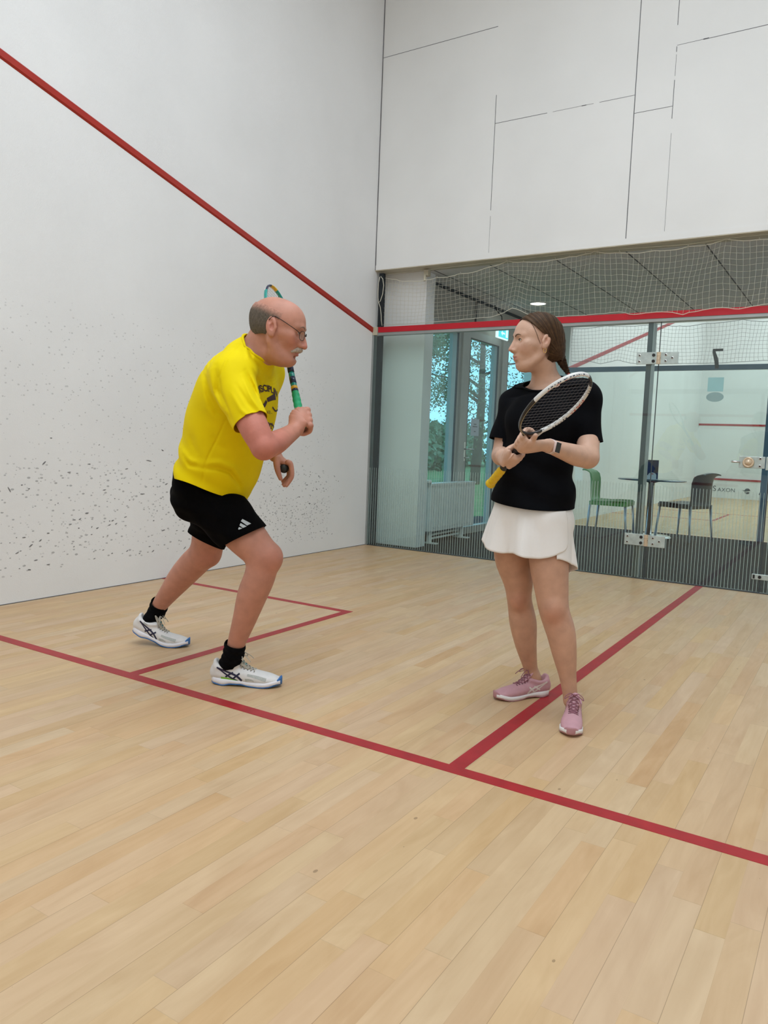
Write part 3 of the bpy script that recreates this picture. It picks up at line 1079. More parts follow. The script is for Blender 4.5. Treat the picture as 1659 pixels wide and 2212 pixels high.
# straight carrying wire and hooks
b = MB()
b.tube([(0.05, 0.062, 2.690), (1.372, 0.062, 2.712), (2.188, 0.062, 2.718), (2.915, 0.062, 2.695), (3.214, 0.062, 2.712), (6.3, 0.062, 2.712)], 0.002, 6)
for x in (1.372, 2.188, 3.214):
    b.tube([(x, 0.062, 2.700), (x, 0.062, 2.722)], 0.004, 6)
for (x, z) in TOP[4:]:
    b.tube([(x - 0.008, 0.06, z - 0.006), (x, 0.055, z + 0.012), (x + 0.008, 0.062, z - 0.006)], 0.002, 5)
b.build('carrying_wire', M['rope'], nt_, True)
# loose cord loop at the left edge
b = MB()
loop = [(0.045, 2.665), (0.03, 2.60), (0.028, 2.50), (0.035, 2.44), (0.04, 2.415), (0.06, 2.43), (0.085, 2.50), (0.092, 2.58), (0.08, 2.64), (0.055, 2.668)]
b.tube([(x, 0.02, z) for x, z in loop], 0.0035, 6)
b.tube([(x, 0.02, z) for x, z in ((0.042, 2.415), (0.062, 2.37), (0.075, 2.30), (0.08, 2.24), (0.09, 2.19))], 0.0035, 6)
b.build('cord_loop', M['rope'], nt_, True)
b = MB()
b.box(0.49, 0.54, 0.10, 0.16, 2.655, 2.715, 0.006)
b.tube([(0.515, 0.09, 2.66), (0.52, 0.08, 2.60)], 0.012, 6)
tag(b.build('net_bracket', M['batten']), 'cream bracket holding the net wire beside the white pillar', 'bracket')
OT = [(0.68, 2.69), (0.758, 2.683), (1.124, 2.704), (1.698, 2.688), (1.784, 2.708), (1.93, 2.672), (2.101, 2.658), (2.376, 2.673), (2.824, 2.702), (3.103, 2.665), (3.6, 2.69), (5, 2.68), (7, 2.69)]
OB = [(0.68, 2.25), (0.722, 2.243), (0.933, 2.243), (1.1, 2.202), (1.339, 2.246), (1.584, 2.192), (2.627, 2.180), (2.784, 2.189), (3.137, 2.203), (4, 2.2), (7, 2.2)]
net('safety_net', 'grey safety net above the glass of the opposite court', OT, OB, lambda x, t: 3.90, 0.70, 7.0, 0.045, 0.0013, M['rope_dark'], 0.012)

# ------------------------------------------------------------------ radiator
RX, RY0, RY1, RZ0, RZ1 = 0.452, 0.52, 1.56, 0.128, 0.635
rd = root('radiator', (0.44, 1.04, 0.0), 'white panel radiator standing on feet before the tall window', 'radiator')
b = MB()
b.box(RX - 0.10, RX, RY0, RY1, RZ0, RZ1 - 0.004, 0.006)
n = 26
for i in range(n):
    y = RY0 + 0.09 + (RY1 - RY0 - 0.13) * i / (n - 1)
    b.box(RX, RX + 0.007, y - 0.012, y + 0.006, RZ0 + 0.04, RZ1 - 0.06, 0.003)
b.build('panel', M['white_metal'], rd)
b = MB()
b.box(RX - 0.115, RX + 0.012, RY0 - 0.005, RY1 + 0.005, RZ1 - 0.022, RZ1)
b.build('top_grille', M['white_metal'], rd)
for y in (0.59, 1.33):
    b = MB()
    b.box(RX - 0.06, RX - 0.02, y - 0.022, y + 0.022, 0.0, RZ0 + 0.03)
    b.box(RX - 0.11, RX + 0.06, y - 0.03, y + 0.03, 0.0, 0.012)
    b.build('foot', M['white_metal'], rd)
MB().tube([(RX - 0.05, 0.6, 0.085), (RX - 0.05, 1.35, 0.095)], 0.012, 8).build('pipe', M['white_metal'], rd, True)
MB().tube([(RX - 0.05, 0.6, 0.045), (RX - 0.05, 1.35, 0.05)], 0.012, 8).build('pipe', M['white_metal'], rd, True)
kb = MB().lathe((RX - 0.02, 0.50, RZ1 + 0.0), [(0.02, 0.0), (0.026, 0.005), (0.026, 0.03), (0.018, 0.038), (0.0, 0.039)], 20).build('valve_knob', M['white_metal'], rd, True)

# ------------------------------------------------------------------ ceiling light, exit sign
M['lampface'] = mat('glowing_diffuser', (0.9, 0.9, 0.85), 0.5, emit=(1.0, 0.93, 0.8), estr=7.0)
dl = root('ceiling_light', (0.86, 2.16, 2.70), 'round recessed downlight glowing in the corridor ceiling', 'ceiling light')
MB().lathe((0.86, 2.16, 2.7215), [(0.105, 0.0), (0.105, -0.006), (0.092, -0.010), (0.088, -0.004)], 40).build('ring', M['white_metal'], dl, True)
MB().lathe((0.86, 2.16, 2.7165), [(0.089, 0.0), (0.0, -0.001)], 40).build('diffuser', M['lampface'], dl, True)
M['signglow'] = mat('backlit_teal_sign', (0.05, 0.5, 0.55), 0.4, emit=(0.06, 0.75, 0.85), estr=1.2)
M['signwhite'] = mat('backlit_white_mark', (0.9, 0.95, 0.95), 0.4, emit=(0.85, 1.0, 1.0), estr=1.2)
es = root('exit_sign', (0.42, 2.22, 2.40), 'teal backlit exit sign hanging above the corridor door', 'sign')
b = MB()
b.box(0.40, 0.425, 2.02, 2.36, 2.33, 2.50, 0.01)
b.build('housing', M['signwhite'], es)
MB().box(0.4255, 0.427, 2.06, 2.35, 2.345, 2.485).build('face', M['signglow'], es)
b = MB()
b.prism([(2.13, 2.40), (2.17, 2.43), (2.17, 2.41), (2.24, 2.41), (2.24, 2.39), (2.17, 2.39), (2.17, 2.37)], (0.4275, 0, 0), (0, 1, 0), (0, 0, 1), (0.001, 0, 0))
b.box(0.4275, 0.4285, 2.27, 2.33, 2.36, 2.47)
b.build('arrow_mark', M['signwhite'], es)
MB().tube([(0.41, 2.19, 2.5), (0.40, 2.185, 2.60), (0.36, 2.12, 2.66), (0.34, 2.10, 2.72)], 0.006, 6).build('cable', M['black'], es, True)

# ------------------------------------------------------------------ table, chairs, leaflets
M['tglass'] = glass_mat('dark_glass_top', (0.55, 0.68, 0.72))
TX, TY = 2.02, 3.30
tb = root('bistro_table', (TX, TY, 0.0), 'round glass topped table on a steel column between two chairs', 'table')
MB().lathe((TX, TY, 0.70), [(0.0, 0.0), (0.40, 0.0), (0.405, 0.006), (0.40, 0.014), (0.0, 0.014)], 48).build('tabletop', mat('dark_glossy_top', (0.06, 0.09, 0.12), 0.08, 0.0, spec=0.8), tb, True)
MB().lathe((TX, TY, 0.03), [(0.04, 0.0), (0.04, 0.64), (0.10, 0.66), (0.10, 0.668)], 24).build('column', M['chrome'], tb, True)
b = MB()
b.lathe((TX, TY, 0.0), [(0.27, 0.0), (0.275, 0.006), (0.25, 0.022), (0.06, 0.034), (0.0, 0.034)], 40)
b.build('base', M['chrome'], tb, True)
M['leaf_blue'] = mat('navy_print', (0.012, 0.03, 0.13), 0.35, var=0.25, vscale=30)
M['leaf_white'] = mat('white_print', (0.72, 0.76, 0.82), 0.4, var=0.05)
M['leaf_red'] = mat('red_print', (0.5, 0.03, 0.03), 0.4)
lf = root('leaflet_holder', (2.04, 3.22, 0.714), 'navy leaflets in a small holder on the round table', 'leaflet')
b = MB()
b.box(1.965, 2.105, 3.22, 3.226, 0.716, 0.952)
b.box(1.955, 2.08, 3.212, 3.218, 0.716, 0.915)
b.build('leaflets', M['leaf_blue'], lf)
b = MB()
b.prism([(1.96, 0.718), (2.09, 0.718), (2.09, 0.765)] + [(2.04 + 0.05 * math.cos(t), 0.765 + 0.035 * math.sin(t)) for t in np.linspace(0, PI, 14)] + [(1.96, 0.765)], (0, 3.2105, 0),
        (1, 0, 0), (0, 0, 1), (0, -0.001, 0))
b.build('cover_print', M['leaf_white'], lf)
b = MB()
b.prism([(2.02, 0.778), (2.06, 0.778), (2.04, 0.79)], (0, 3.2092, 0), (1, 0, 0), (0, 0, 1), (0, -0.0006, 0))
b.build('cover_mark', M['leaf_red'], lf)
MB().box(1.94, 2.11, 3.18, 3.24, 0.7145, 0.722).build('stand', M['leaf_white'], lf)


def chair(loc, ang, seat_mat, label):
    """shell chair: local +x is where the sitter looks"""
    c, s = math.cos(ang), math.sin(ang)

    def T(p):
        return (loc[0] + c * p[0] - s * p[1], loc[1] + s * p[0] + c * p[1], p[2])

    rt = root('cafe_chair', (loc[0], loc[1], 0.0), label, 'chair', 'cafe chairs at the round table')
    # shell profile in x/z, width changes along it; seat and back are two parts
    def shell(prof, name, thick):
        nu = 14
        V, F = [], []
        for side in (0, 1):
            for (x, z, w, cup) in prof:
                for k in range(nu + 1):
                    t = -1 + 2 * k / nu
                    e = abs(t) ** 2.2
                    V.append((x + (cup[0] * e), w * t, z + cup[1] * e))
        m = len(prof)
        # thickness along the profile normal
        Vn = np.array(V)
        half = m * (nu + 1)
        top = Vn[:half].reshape(m, nu + 1, 3)
        tx = np.gradient(top, axis=0)
        ty = np.gradient(top, axis=1)
        nn = np.cross(tx, ty)
        nn /= np.linalg.norm(nn, axis=2)[..., None] + 1e-9
        bot = top + nn * thick
        V = np.concatenate([top.reshape(-1, 3), bot.reshape(-1, 3)])
        W = nu + 1
        for i in range(m - 1):
            for k in range(nu):
                a = i * W + k
                F.append((a, a + 1, a + W + 1, a + W))
                F.append((half + a, half + a + W, half + a + W + 1, half + a + 1))
        for i in range(m - 1):
            for k in (0, nu):
                a = i * W + k
                F.append((a, a + W, half + a + W, half + a))
        for k in range(nu):
            for i in (0, m - 1):
                a = i * W + k
                F.append((a, a + 1, half + a + 1, half + a))
        return mesh_obj(name, [T(p) for p in V], F, seat_mat, rt, True)

    shell([(0.235, 0.405, 0.205, (0, 0)), (0.238, 0.435, 0.215, (0, 0.004)), (0.215, 0.452, 0.225, (0, 0.006)), (0.10, 0.446, 0.235, (0, 0.012)), (-0.05, 0.436, 0.235, (0, 0.014)),
           (-0.16, 0.440, 0.225, (0, 0.012)), (-0.20, 0.452, 0.215, (0.01, 0.004))], 'seat', 0.012)
    shell([(-0.195, 0.44, 0.21, (0.015, 0)), (-0.215, 0.50, 0.205, (0.03, 0)), (-0.228, 0.60, 0.205, (0.045, 0)), (-0.235, 0.70, 0.205, (0.05, 0)), (-0.248, 0.77, 0.20, (0.045, -0.005)),
           (-0.268, 0.81, 0.19, (0.03, -0.015)), (-0.298, 0.83, 0.175, (0.01, -0.02)), (-0.325, 0.828, 0.165, (0, -0.02))], 'backrest', 0.011)
    b = MB()
    for sy in (-1, 1):
        b.box(-0.20, 0.235, sy * 0.215 - 0.012, sy * 0.215 + 0.012, 0.395, 0.440, 0.004)
    b.box(-0.21, -0.185, -0.2, 0.2, 0.395, 0.44, 0.004)
    b.box(0.215, 0.237, -0.2, 0.2, 0.395, 0.44, 0.004)
    b.v = [T(p) for p in b.v]
    b.build('seat_skirt', seat_mat, rt)
    for (x, sx) in ((0.215, 1), (-0.19, -1)):
        for sy in (-1, 1):
            q = MB()
            q.tube([T((x, sy * 0.207, 0.43)), T((x + sx * 0.035, sy * 0.225, 0.0))], [0.0145, 0.0125], 12)
            q.build('leg', M['leg_alu'], rt, True)
    return rt


M['leg_alu'] = mat('blue_grey_aluminium', (0.33, 0.44, 0.56), 0.35, 0.5, var=0.04)
M['chair_green'] = mat('green_polypropylene', (0.085, 0.34, 0.085), 0.45, var=0.05)
M['chair_black'] = mat('anthracite_polypropylene', (0.022, 0.026, 0.028), 0.4, var=0.05)
chair((1.665, 2.83), 0.05, M['chair_green'], 'green plastic cafe chair left of the round table, behind the woman')
chair((2.44, 3.31), PI - 0.40, M['chair_black'], 'black plastic cafe chair right of the round table')

# ------------------------------------------------------------------ outdoors, seen through the corridor windows
M['grass'] = mat('lawn', (0.10, 0.22, 0.06), 0.9, var=0.4, vscale=3)
struct(MB().box(-40, 0.10, -12, 45, -0.2, -0.06).build('ground', M['grass']), 'lawn outside')
M['leaf'] = mat('tree_leaf', (0.15, 0.235, 0.12), 0.6, var=0.3, vscale=4)
M['bark'] = mat('tree_bark', (0.09, 0.07, 0.05), 0.9, var=0.3)


def unit(v):
    return np.asarray(v, float) / (np.linalg.norm(v) + 1e-12)


def tree(x, y, h, r, nleaf, label, seed, low=0.25):
    g = random.Random(seed)
    rt = root('tree', (x, y, -0.06), label, 'tree', 'trees outside the corridor windows')
    b = MB()
    b.tube([(x, y, -0.06), (x + 0.1, y, h * 0.3), (x, y + 0.1, h * 0.75)], [0.16, 0.12, 0.04], 8)
    for k in range(9):
        a = g.uniform(0, 2 * PI)
        z = h * g.uniform(low, 0.7)
        L = r * g.uniform(0.5, 0.95)
        b.tube([(x, y, z), (x + L * 0.5 * math.cos(a), y + L * 0.5 * math.sin(a), z + L * 0.25), (x + L * math.cos(a), y + L * math.sin(a), z + L * 0.3)], [0.05, 0.03, 0.01], 6)
    b.build('trunk', M['bark'], rt, True)
    b = MB()
    cl = []
    for k in range(34):
        a, u = g.uniform(0, 2 * PI), g.uniform(0.25, 1)
        z = h * g.uniform(low, 1.0)
        rr = r * math.sqrt(u) * math.sin(PI * min(1, max(0.12, (z / h - low * 0.6) / (1.08 - low * 0.6))))
        cl.append((x + rr * math.cos(a), y + rr * math.sin(a), z, g.uniform(0.3, 0.75)))
    for k in range(nleaf):
        cx_, cy_, cz_, cr = g.choice(cl)
        d = np.array([g.gauss(0, 1), g.gauss(0, 1), g.gauss(0, 0.8)])
        p = np.array([cx_, cy_, cz_]) + d * cr * 0.55
        u = np.array([g.gauss(0, 1), g.gauss(0, 1), g.gauss(0, 1)])
        u /= np.linalg.norm(u)
        w = np.cross(u, [g.gauss(0, 1), g.gauss(0, 1), g.gauss(0, 1)])
        w /= np.linalg.norm(w) + 1e-9
        s = g.uniform(0.035, 0.06)
        b.add([p - u * s, p + w * s * 0.45, p + u * s, p - w * s * 0.45], [(0, 1, 2, 3)])
    b.build('crown', M['leaf'], rt)


tree(-5.2, 8.2, 5.4, 2.0, 12000, 'broad leafy tree seen through the window left of the corridor door', 1, 0.22)
tree(-5.2, 13.4, 6.8, 2.3, 13000, 'leafy tree seen through the glazed corridor door', 2, 0.2)
tree(-13.5, 19.5, 8.5, 3.4, 9000, 'tall tree farther out beyond the corridor windows', 3, 0.15)
tree(-16.5, 27.0, 9.0, 3.6, 8000, 'distant tree beyond the right corridor window', 6, 0.12)
hg = MB()
gq = random.Random(9)
for k in range(7000):
    t = gq.random()
    p = np.array([-8.6 - 5.5 * t + gq.gauss(0, 0.5), 8.0 + 24.0 * t + gq.gauss(0, 0.5), gq.uniform(-0.05, 1.75 + 0.35 * math.sin(t * 40))])
    u = unit(np.array([gq.gauss(0, 1), gq.gauss(0, 1), gq.gauss(0, 1)]))
    w = unit(np.cross(u, [gq.gauss(0, 1), gq.gauss(0, 1), gq.gauss(0, 1)]))
    sz = gq.uniform(0.10, 0.2)
    hg.add([p - u * sz, p + w * sz * 0.6, p + u * sz, p - w * sz * 0.6], [(0, 1, 2, 3)])
tag(hg.build('hedge', M['leaf']), 'long low green hedge across the lawn outside the corridor windows', 'hedge')
# ------------------------------------------------------------------ organic modelling: smooth blends of ellipsoids and tubes, meshed by surface nets
def unit(v):
    v = np.asarray(v, float)
    return v / (np.linalg.norm(v) + 1e-12)


def catmull(P, sub):
    P = np.asarray(P, float)
    if P.ndim == 1:
        P = P[:, None]
    n = len(P)
    out = []
    for i in range(n - 1):
        p0 = P[i - 1] if i > 0 else 2 * P[0] - P[1]
        p1, p2 = P[i], P[i + 1]
        p3 = P[i + 2] if i + 2 < n else 2 * P[-1] - P[-2]
        for k in range(sub):
            t = k / sub
            out.append(0.5 * ((2 * p1) + (-p0 + p2) * t + (2 * p0 - 5 * p1 + 4 * p2 - p3) * t * t + (-p0 + 3 * p1 - 3 * p2 + p3) * t ** 3))
    out.append(P[-1])
    return np.array(out)


class Ell:
    def __init__(s, c, r, ax=None):
        s.c = np.asarray(c, float)
        s.r = np.broadcast_to(np.asarray(r, float), (3,)) * GS
        s.ax = np.eye(3) if ax is None else np.array([unit(a) for a in ax])

    def bounds(s):
        m = s.r.max()
        return s.c - m, s.c + m

    def __call__(s, P):
        q = (P - s.c) @ s.ax.T
        k0 = np.sqrt(((q / s.r) ** 2).sum(1))
        k1 = np.sqrt(((q / s.r ** 2) ** 2).sum(1))
        return np.where(k0 < 1e-3, -s.r.min(), k0 * (k0 - 1) / np.maximum(k1, 1e-9))


class Tube:
    """swept ellipse: a = half width along lat, b (front) / bb (back) = half depth along lat x tangent"""

    def __init__(s, pts, a, b=None, lat=None, bb=None, sub=4, cap=1.0):
        P = np.asarray(pts, float)
        n = len(P)
        a = np.broadcast_to(np.asarray(a, float), (n,))
        b = a if b is None else np.broadcast_to(np.asarray(b, float), (n,))
        bb = b if bb is None else np.broadcast_to(np.asarray(bb, float), (n,))
        a, b, bb = a * GS, b * GS, bb * GS
        if n == 2:
            sub = 1
        s.P = catmull(P, sub)
        s.a, s.b, s.bb = (catmull(q, sub)[:, 0] for q in (a, b, bb))
        T = np.gradient(s.P, axis=0)
        T /= np.linalg.norm(T, axis=1)[:, None]
        s.round = lat is None
        if lat is None:
            lat = np.cross(T[0], [0.3, 0.5, 0.81])
        lat = np.asarray(lat, float)
        L = catmull(lat, sub) if lat.ndim == 2 else np.broadcast_to(lat, T.shape)
        L = L - T * (L * T).sum(1)[:, None]
        s.L = L / (np.linalg.norm(L, axis=1)[:, None] + 1e-9)
        s.T = T
        s.F = np.cross(s.L, s.T)
        s.cap = cap

    def bounds(s):
        m = max(s.a.max(), s.b.max(), s.bb.max())
        return s.P.min(0) - m, s.P.max(0) + m

    def locate(s, P):
        best = np.full(len(P), 1e9)
        bi = np.zeros(len(P), int)
        bt = np.zeros(len(P))
        for i in range(len(s.P) - 1):
            A, D = s.P[i], s.P[i + 1] - s.P[i]
            t = np.clip(((P - A) @ D) / (D @ D), 0, 1)
            e = P - A - t[:, None] * D
            d2 = (e * e).sum(1)
            m = d2 < best
            best[m] = d2[m]
            bi[m] = i
            bt[m] = t[m]
        return bi, bt

    def __call__(s, P):
        i, t = s.locate(P)
        t1 = t[:, None]

        def mixv(q):
            return q[i] * (1 - t1) + q[i + 1] * t1

        a = s.a[i] * (1 - t) + s.a[i + 1] * t
        if s.round:
            return np.linalg.norm(P - mixv(s.P), axis=1) - a
        C, L, T, F = mixv(s.P), mixv(s.L), mixv(s.T), mixv(s.F)
        b = s.b[i] * (1 - t) + s.b[i + 1] * t
        bb = s.bb[i] * (1 - t) + s.bb[i + 1] * t
        e = P - C
        u, v, w = (e * L).sum(1), (e * F).sum(1), (e * T).sum(1)
        b = np.where(v > 0, b, bb)
        c = np.minimum(a, b) * s.cap
        k0 = np.sqrt((u / a) ** 2 + (v / b) ** 2 + (w / c) ** 2)
        k1 = np.sqrt((u / a ** 2) ** 2 + (v / b ** 2) ** 2 + (w / c ** 2) ** 2)
        return np.where(k0 < 1e-3, -c, k0 * (k0 - 1) / np.maximum(k1, 1e-9))


class Field:
    def __init__(s):
        s.ops = []
        s.disp = []

    def u(s, prim, k=0.01):
        s.ops.append(('u', prim, k))
        return s

    def sub(s, prim, k=0.005):
        s.ops.append(('s', prim, k))
        return s

    def bounds(s, pad):
        lo = np.min([o[1].bounds()[0] for o in s.ops if o[0] == 'u'], axis=0) - pad
        hi = np.max([o[1].bounds()[1] for o in s.ops if o[0] == 'u'], axis=0) + pad
        return lo, hi

    def eval(s, cen, R, pts):
        nb, m, _ = pts.shape
        d = np.ones((nb, m))
        for op, prim, k in s.ops:
            dc = prim(cen)
            mk = np.nonzero(dc < 1.9 * R + k + 0.012)[0]
            if len(mk) == 0:
                continue
            dd = prim(pts[mk].reshape(-1, 3)).reshape(len(mk), m)
            if op == 'u':
                e = d[mk]
                h = np.maximum(k - np.abs(e - dd), 0) / max(k, 1e-9)
                d[mk] = np.minimum(e, dd) - h * h * k * 0.25
            else:
                e, dd = d[mk], -dd
                h = np.maximum(k - np.abs(e - dd), 0) / max(k, 1e-9)
                d[mk] = np.maximum(e, dd) + h * h * k * 0.25
        for f in s.disp:
            d = d + f(pts.reshape(-1, 3)).reshape(nb, m)
        return d

    def at(s, P):
        P = np.asarray(P, float)
        return s.eval(P, 10.0, P[:, None, :])[:, 0]

    def mesh(s, h, pad=0.02, B=8):
        lo, hi = s.bounds(pad)
        nb = np.ceil((hi - lo) / (h * B)).astype(int)
        R = h * B * math.sqrt(3) / 2
        g = np.stack(np.meshgrid(*[np.arange(q) for q in nb], indexing='ij'), -1).reshape(-1, 3)
        cen = lo + (g + 0.5) * h * B
        dc = np.concatenate([s.eval(c, R, c[:, None, :])[:, 0] for c in np.array_split(cen, max(1, len(cen) // 4000))])
        act = np.abs(dc) < R * 1.35 + 0.006
        g, cen = g[act], cen[act]
        q = np.stack(np.meshgrid(*[np.arange(B + 1)] * 3, indexing='ij'), -1).reshape(-1, 3)
        keys, verts, edges = [], [], []
        D = (nb * B + 4).astype(np.int64)

        def key(ix):
            return (ix[..., 0] * D[1] + ix[..., 1]) * D[2] + ix[..., 2]

        for part in np.array_split(np.arange(len(g)), max(1, len(g) // 250)):
            if len(part) == 0:
                continue
            idx = g[part][:, None, :] * B + q[None]
            pts = lo + idx * h
            d = s.eval(cen[part], R, pts).reshape(-1, B + 1, B + 1, B + 1)
            c8 = {}
            for dx in (0, 1):
                for dy in (0, 1):
                    for dz in (0, 1):
                        c8[dx, dy, dz] = d[:, dx:B + dx, dy:B + dy, dz:B + dz]
            st = np.stack(list(c8.values()), -1)
            neg = (st < 0).sum(-1)
            on = (neg > 0) & (neg < 8)
            w = np.argwhere(on)
            if len(w) == 0:
                continue
            base = g[part][w[:, 0]] * B + w[:, 1:]
            acc = np.zeros((len(w), 3))
            cnt = np.zeros(len(w))
            corner = {k: v[on] for k, v in c8.items()}
            for a in corner:
                for ax in range(3):
                    if a[ax]:
                        continue
                    b2 = list(a)
                    b2[ax] = 1
                    da, db = corner[a], corner[tuple(b2)]
                    m = (da < 0) != (db < 0)
                    t = np.where(m, da / np.where(np.abs(da - db) < 1e-12, 1, da - db), 0)
                    p = np.tile(np.array(a, float), (len(w), 1))
                    p[:, ax] += t
                    acc += p * m[:, None]
                    cnt += m
            verts.append(lo + (base + acc / cnt[:, None]) * h)
            keys.append(key(base))
            d0 = corner[0, 0, 0]
            for ax in range(3):
                e1 = [0, 0, 0]
                e1[ax] = 1
                d1 = corner[tuple(e1)]
                m = (d0 < 0) != (d1 < 0)
                if m.any():
                    edges.append(np.concatenate([base[m], np.full((m.sum(), 1), ax), (d0[m] < 0)[:, None].astype(int)], 1))
        keys, verts = np.concatenate(keys), np.concatenate(verts)
        o = np.argsort(keys)
        keys, verts = keys[o], verts[o]
        E = np.concatenate(edges)
        faces = []
        for ax in range(3):
            e = E[E[:, 3] == ax]
            u, v = [(1, 2), (2, 0), (0, 1)][ax]
            du, dv = np.zeros(3, int), np.zeros(3, int)
            du[u], dv[v] = 1, 1
            b0 = e[:, :3]
            quad = np.stack([key(b0 - du - dv), key(b0 - dv), key(b0), key(b0 - du)], 1)
            j = np.searchsorted(keys, quad)
            j = np.minimum(j, len(keys) - 1)
            ok = (keys[j] == quad).all(1)
            j = j[ok]
            flip = e[ok, 4] == 0
            j[flip] = j[flip][:, ::-1]
            faces.append(j)
        return verts, np.concatenate(faces)


def clip(verts, faces, fv):
    """keep the part of the surface where fv <= 0, cut cleanly"""
    verts = np.asarray(verts, float)
    fv = np.asarray(fv, float)
    inside = fv <= 0
    faces = np.asarray(faces)
    cnt = inside[faces].sum(1)
    full = faces[cnt == faces.shape[1]]
    V = list(verts)
    out = [list(f) for f in full]
    cache = {}

    def cut(i, j):
        k = (min(i, j), max(i, j))
        if k not in cache:
            t = fv[i] / (fv[i] - fv[j])
            t = min(max(t, 0.02), 0.98)
            cache[k] = len(V)
            V.append(verts[i] * (1 - t) + verts[j] * t)
        return cache[k]

    for f in faces[(cnt > 0) & (cnt < faces.shape[1])]:
        poly = []
        n = len(f)
        for a in range(n):
            i, j = int(f[a]), int(f[(a + 1) % n])
            if inside[i]:
                poly.append(i)
            if inside[i] != inside[j]:
                poly.append(cut(i, j))
        if len(poly) >= 3:
            out.append(poly)
    V = np.array(V)
    used = np.unique(np.concatenate([np.asarray(f) for f in out]))
    mp = -np.ones(len(V), int)
    mp[used] = np.arange(len(used))
    return V[used], [[int(mp[i]) for i in f] for f in out]


def relax(verts, faces, it=2, lam=0.5):
    """light smoothing of a quad mesh; open borders are smoothed along themselves only"""
    E = np.concatenate([np.array([[f[i], f[(i + 1) % len(f)]] for i in range(len(f))]) for f in faces]) if not isinstance(faces, np.ndarray) else \
        np.concatenate([faces[:, [i, (i + 1) % faces.shape[1]]] for i in range(faces.shape[1])])
    Eu = np.sort(E, 1)
    uq, cn = np.unique(Eu, axis=0, return_counts=True)
    bord = uq[cn == 1]
    isb = np.zeros(len(verts), bool)
    isb[bord.ravel()] = True
    v = np.array(verts, float)
    for _ in range(it):
        acc = np.zeros_like(v)
        c = np.zeros(len(v))
        for (a, b) in ((0, 1), (1, 0)):
            m = ~isb[uq[:, a]]
            np.add.at(acc, uq[m, a], v[uq[m, b]])
            np.add.at(c, uq[m, a], 1)
            np.add.at(acc, bord[:, a], v[bord[:, b]])
            np.add.at(c, bord[:, a], 1)
        avg = acc / np.maximum(c, 1)[:, None]
        v = np.where((c > 0)[:, None], v * (1 - lam) + avg * lam, v)
    return v


def set_color(o, cols, name='tint'):
    a = o.data.color_attributes.new(name, 'FLOAT_COLOR', 'POINT')
    c = np.ones((len(o.data.vertices), 4), dtype=np.float32)
    c[:, :3] = cols
    a.data.foreach_set('color', c.ravel())


def solidify(o, t, off=-1.0):
    m = o.modifiers.new('thickness', 'SOLIDIFY')
    m.thickness = t
    m.offset = off
    return o


def bvh_of(V, F):
    return BVHTree.FromPolygons([tuple(map(float, p)) for p in V], [list(map(int, f)) for f in F])


def on_surface(bvh, p, d, off, maxd=0.5, back=0.15):
    """drop p along d onto the surface and lift it by off"""
    d = unit(d)
    o = np.asarray(p, float) - d * back
    hit, nor, i, dist = bvh.ray_cast(Vector(o), Vector(d), maxd)
    if hit is None:
        h2, n2, i2, d2 = bvh.find_nearest(Vector(p))
        if h2 is None:
            return np.asarray(p, float)
        hit, nor = h2, n2
    n = np.array(nor)
    if n @ d > 0:
        n = -n
    return np.array(hit) + n * off


def decal(bvh, v2, f2, O, U, V, D, off=0.0012, cuts=2, back=0.15):
    """flat artwork (2d vertices, faces) laid on a surface: O + U*x + V*y, projected along D"""
    bm = bmesh.new()
    vs = [bm.verts.new((a, b, 0)) for a, b in v2]
    for f in f2:
        try:
            bm.faces.new([vs[i] for i in f])
        except ValueError:
            pass
    bmesh.ops.triangulate(bm, faces=bm.faces[:])
    if cuts:
        bmesh.ops.subdivide_edges(bm, edges=bm.edges[:], cuts=cuts, use_grid_fill=True)
        bmesh.ops.triangulate(bm, faces=bm.faces[:])
    bm.verts.index_update()
    P = [np.asarray(O) + np.asarray(U) * p.co.x + np.asarray(V) * p.co.y for p in bm.verts]
    Fs = [[q.index for q in f.verts] for f in bm.faces]
    bm.free()
    return [on_surface(bvh, p, D, off, 0.5, back) for p in P], Fs


def stroke(path, w0, w1=None, n=14):
    """a flat band along a 2d path"""
    P = catmull(path, max(2, n // max(1, len(path) - 1)))
    T = np.gradient(P, axis=0)
    T /= np.linalg.norm(T, axis=1)[:, None]
    Nn = np.stack([-T[:, 1], T[:, 0]], 1)
    w = np.linspace(w0, w0 if w1 is None else w1, len(P)) / 2
    A, Bp = P + Nn * w[:, None], P - Nn * w[:, None]
    v = [tuple(p) for p in A] + [tuple(p) for p in Bp]
    m = len(P)
    return v, [[i, i + 1, m + i + 1, m + i] for i in range(m - 1)]


RH = unit([RC[0], RC[1], 0])
FH = unit([FC[0], FC[1], 0])
UP = np.array([0, 0, 1.0])


def pts_of(lst):
    return [at(*q) for q in lst]


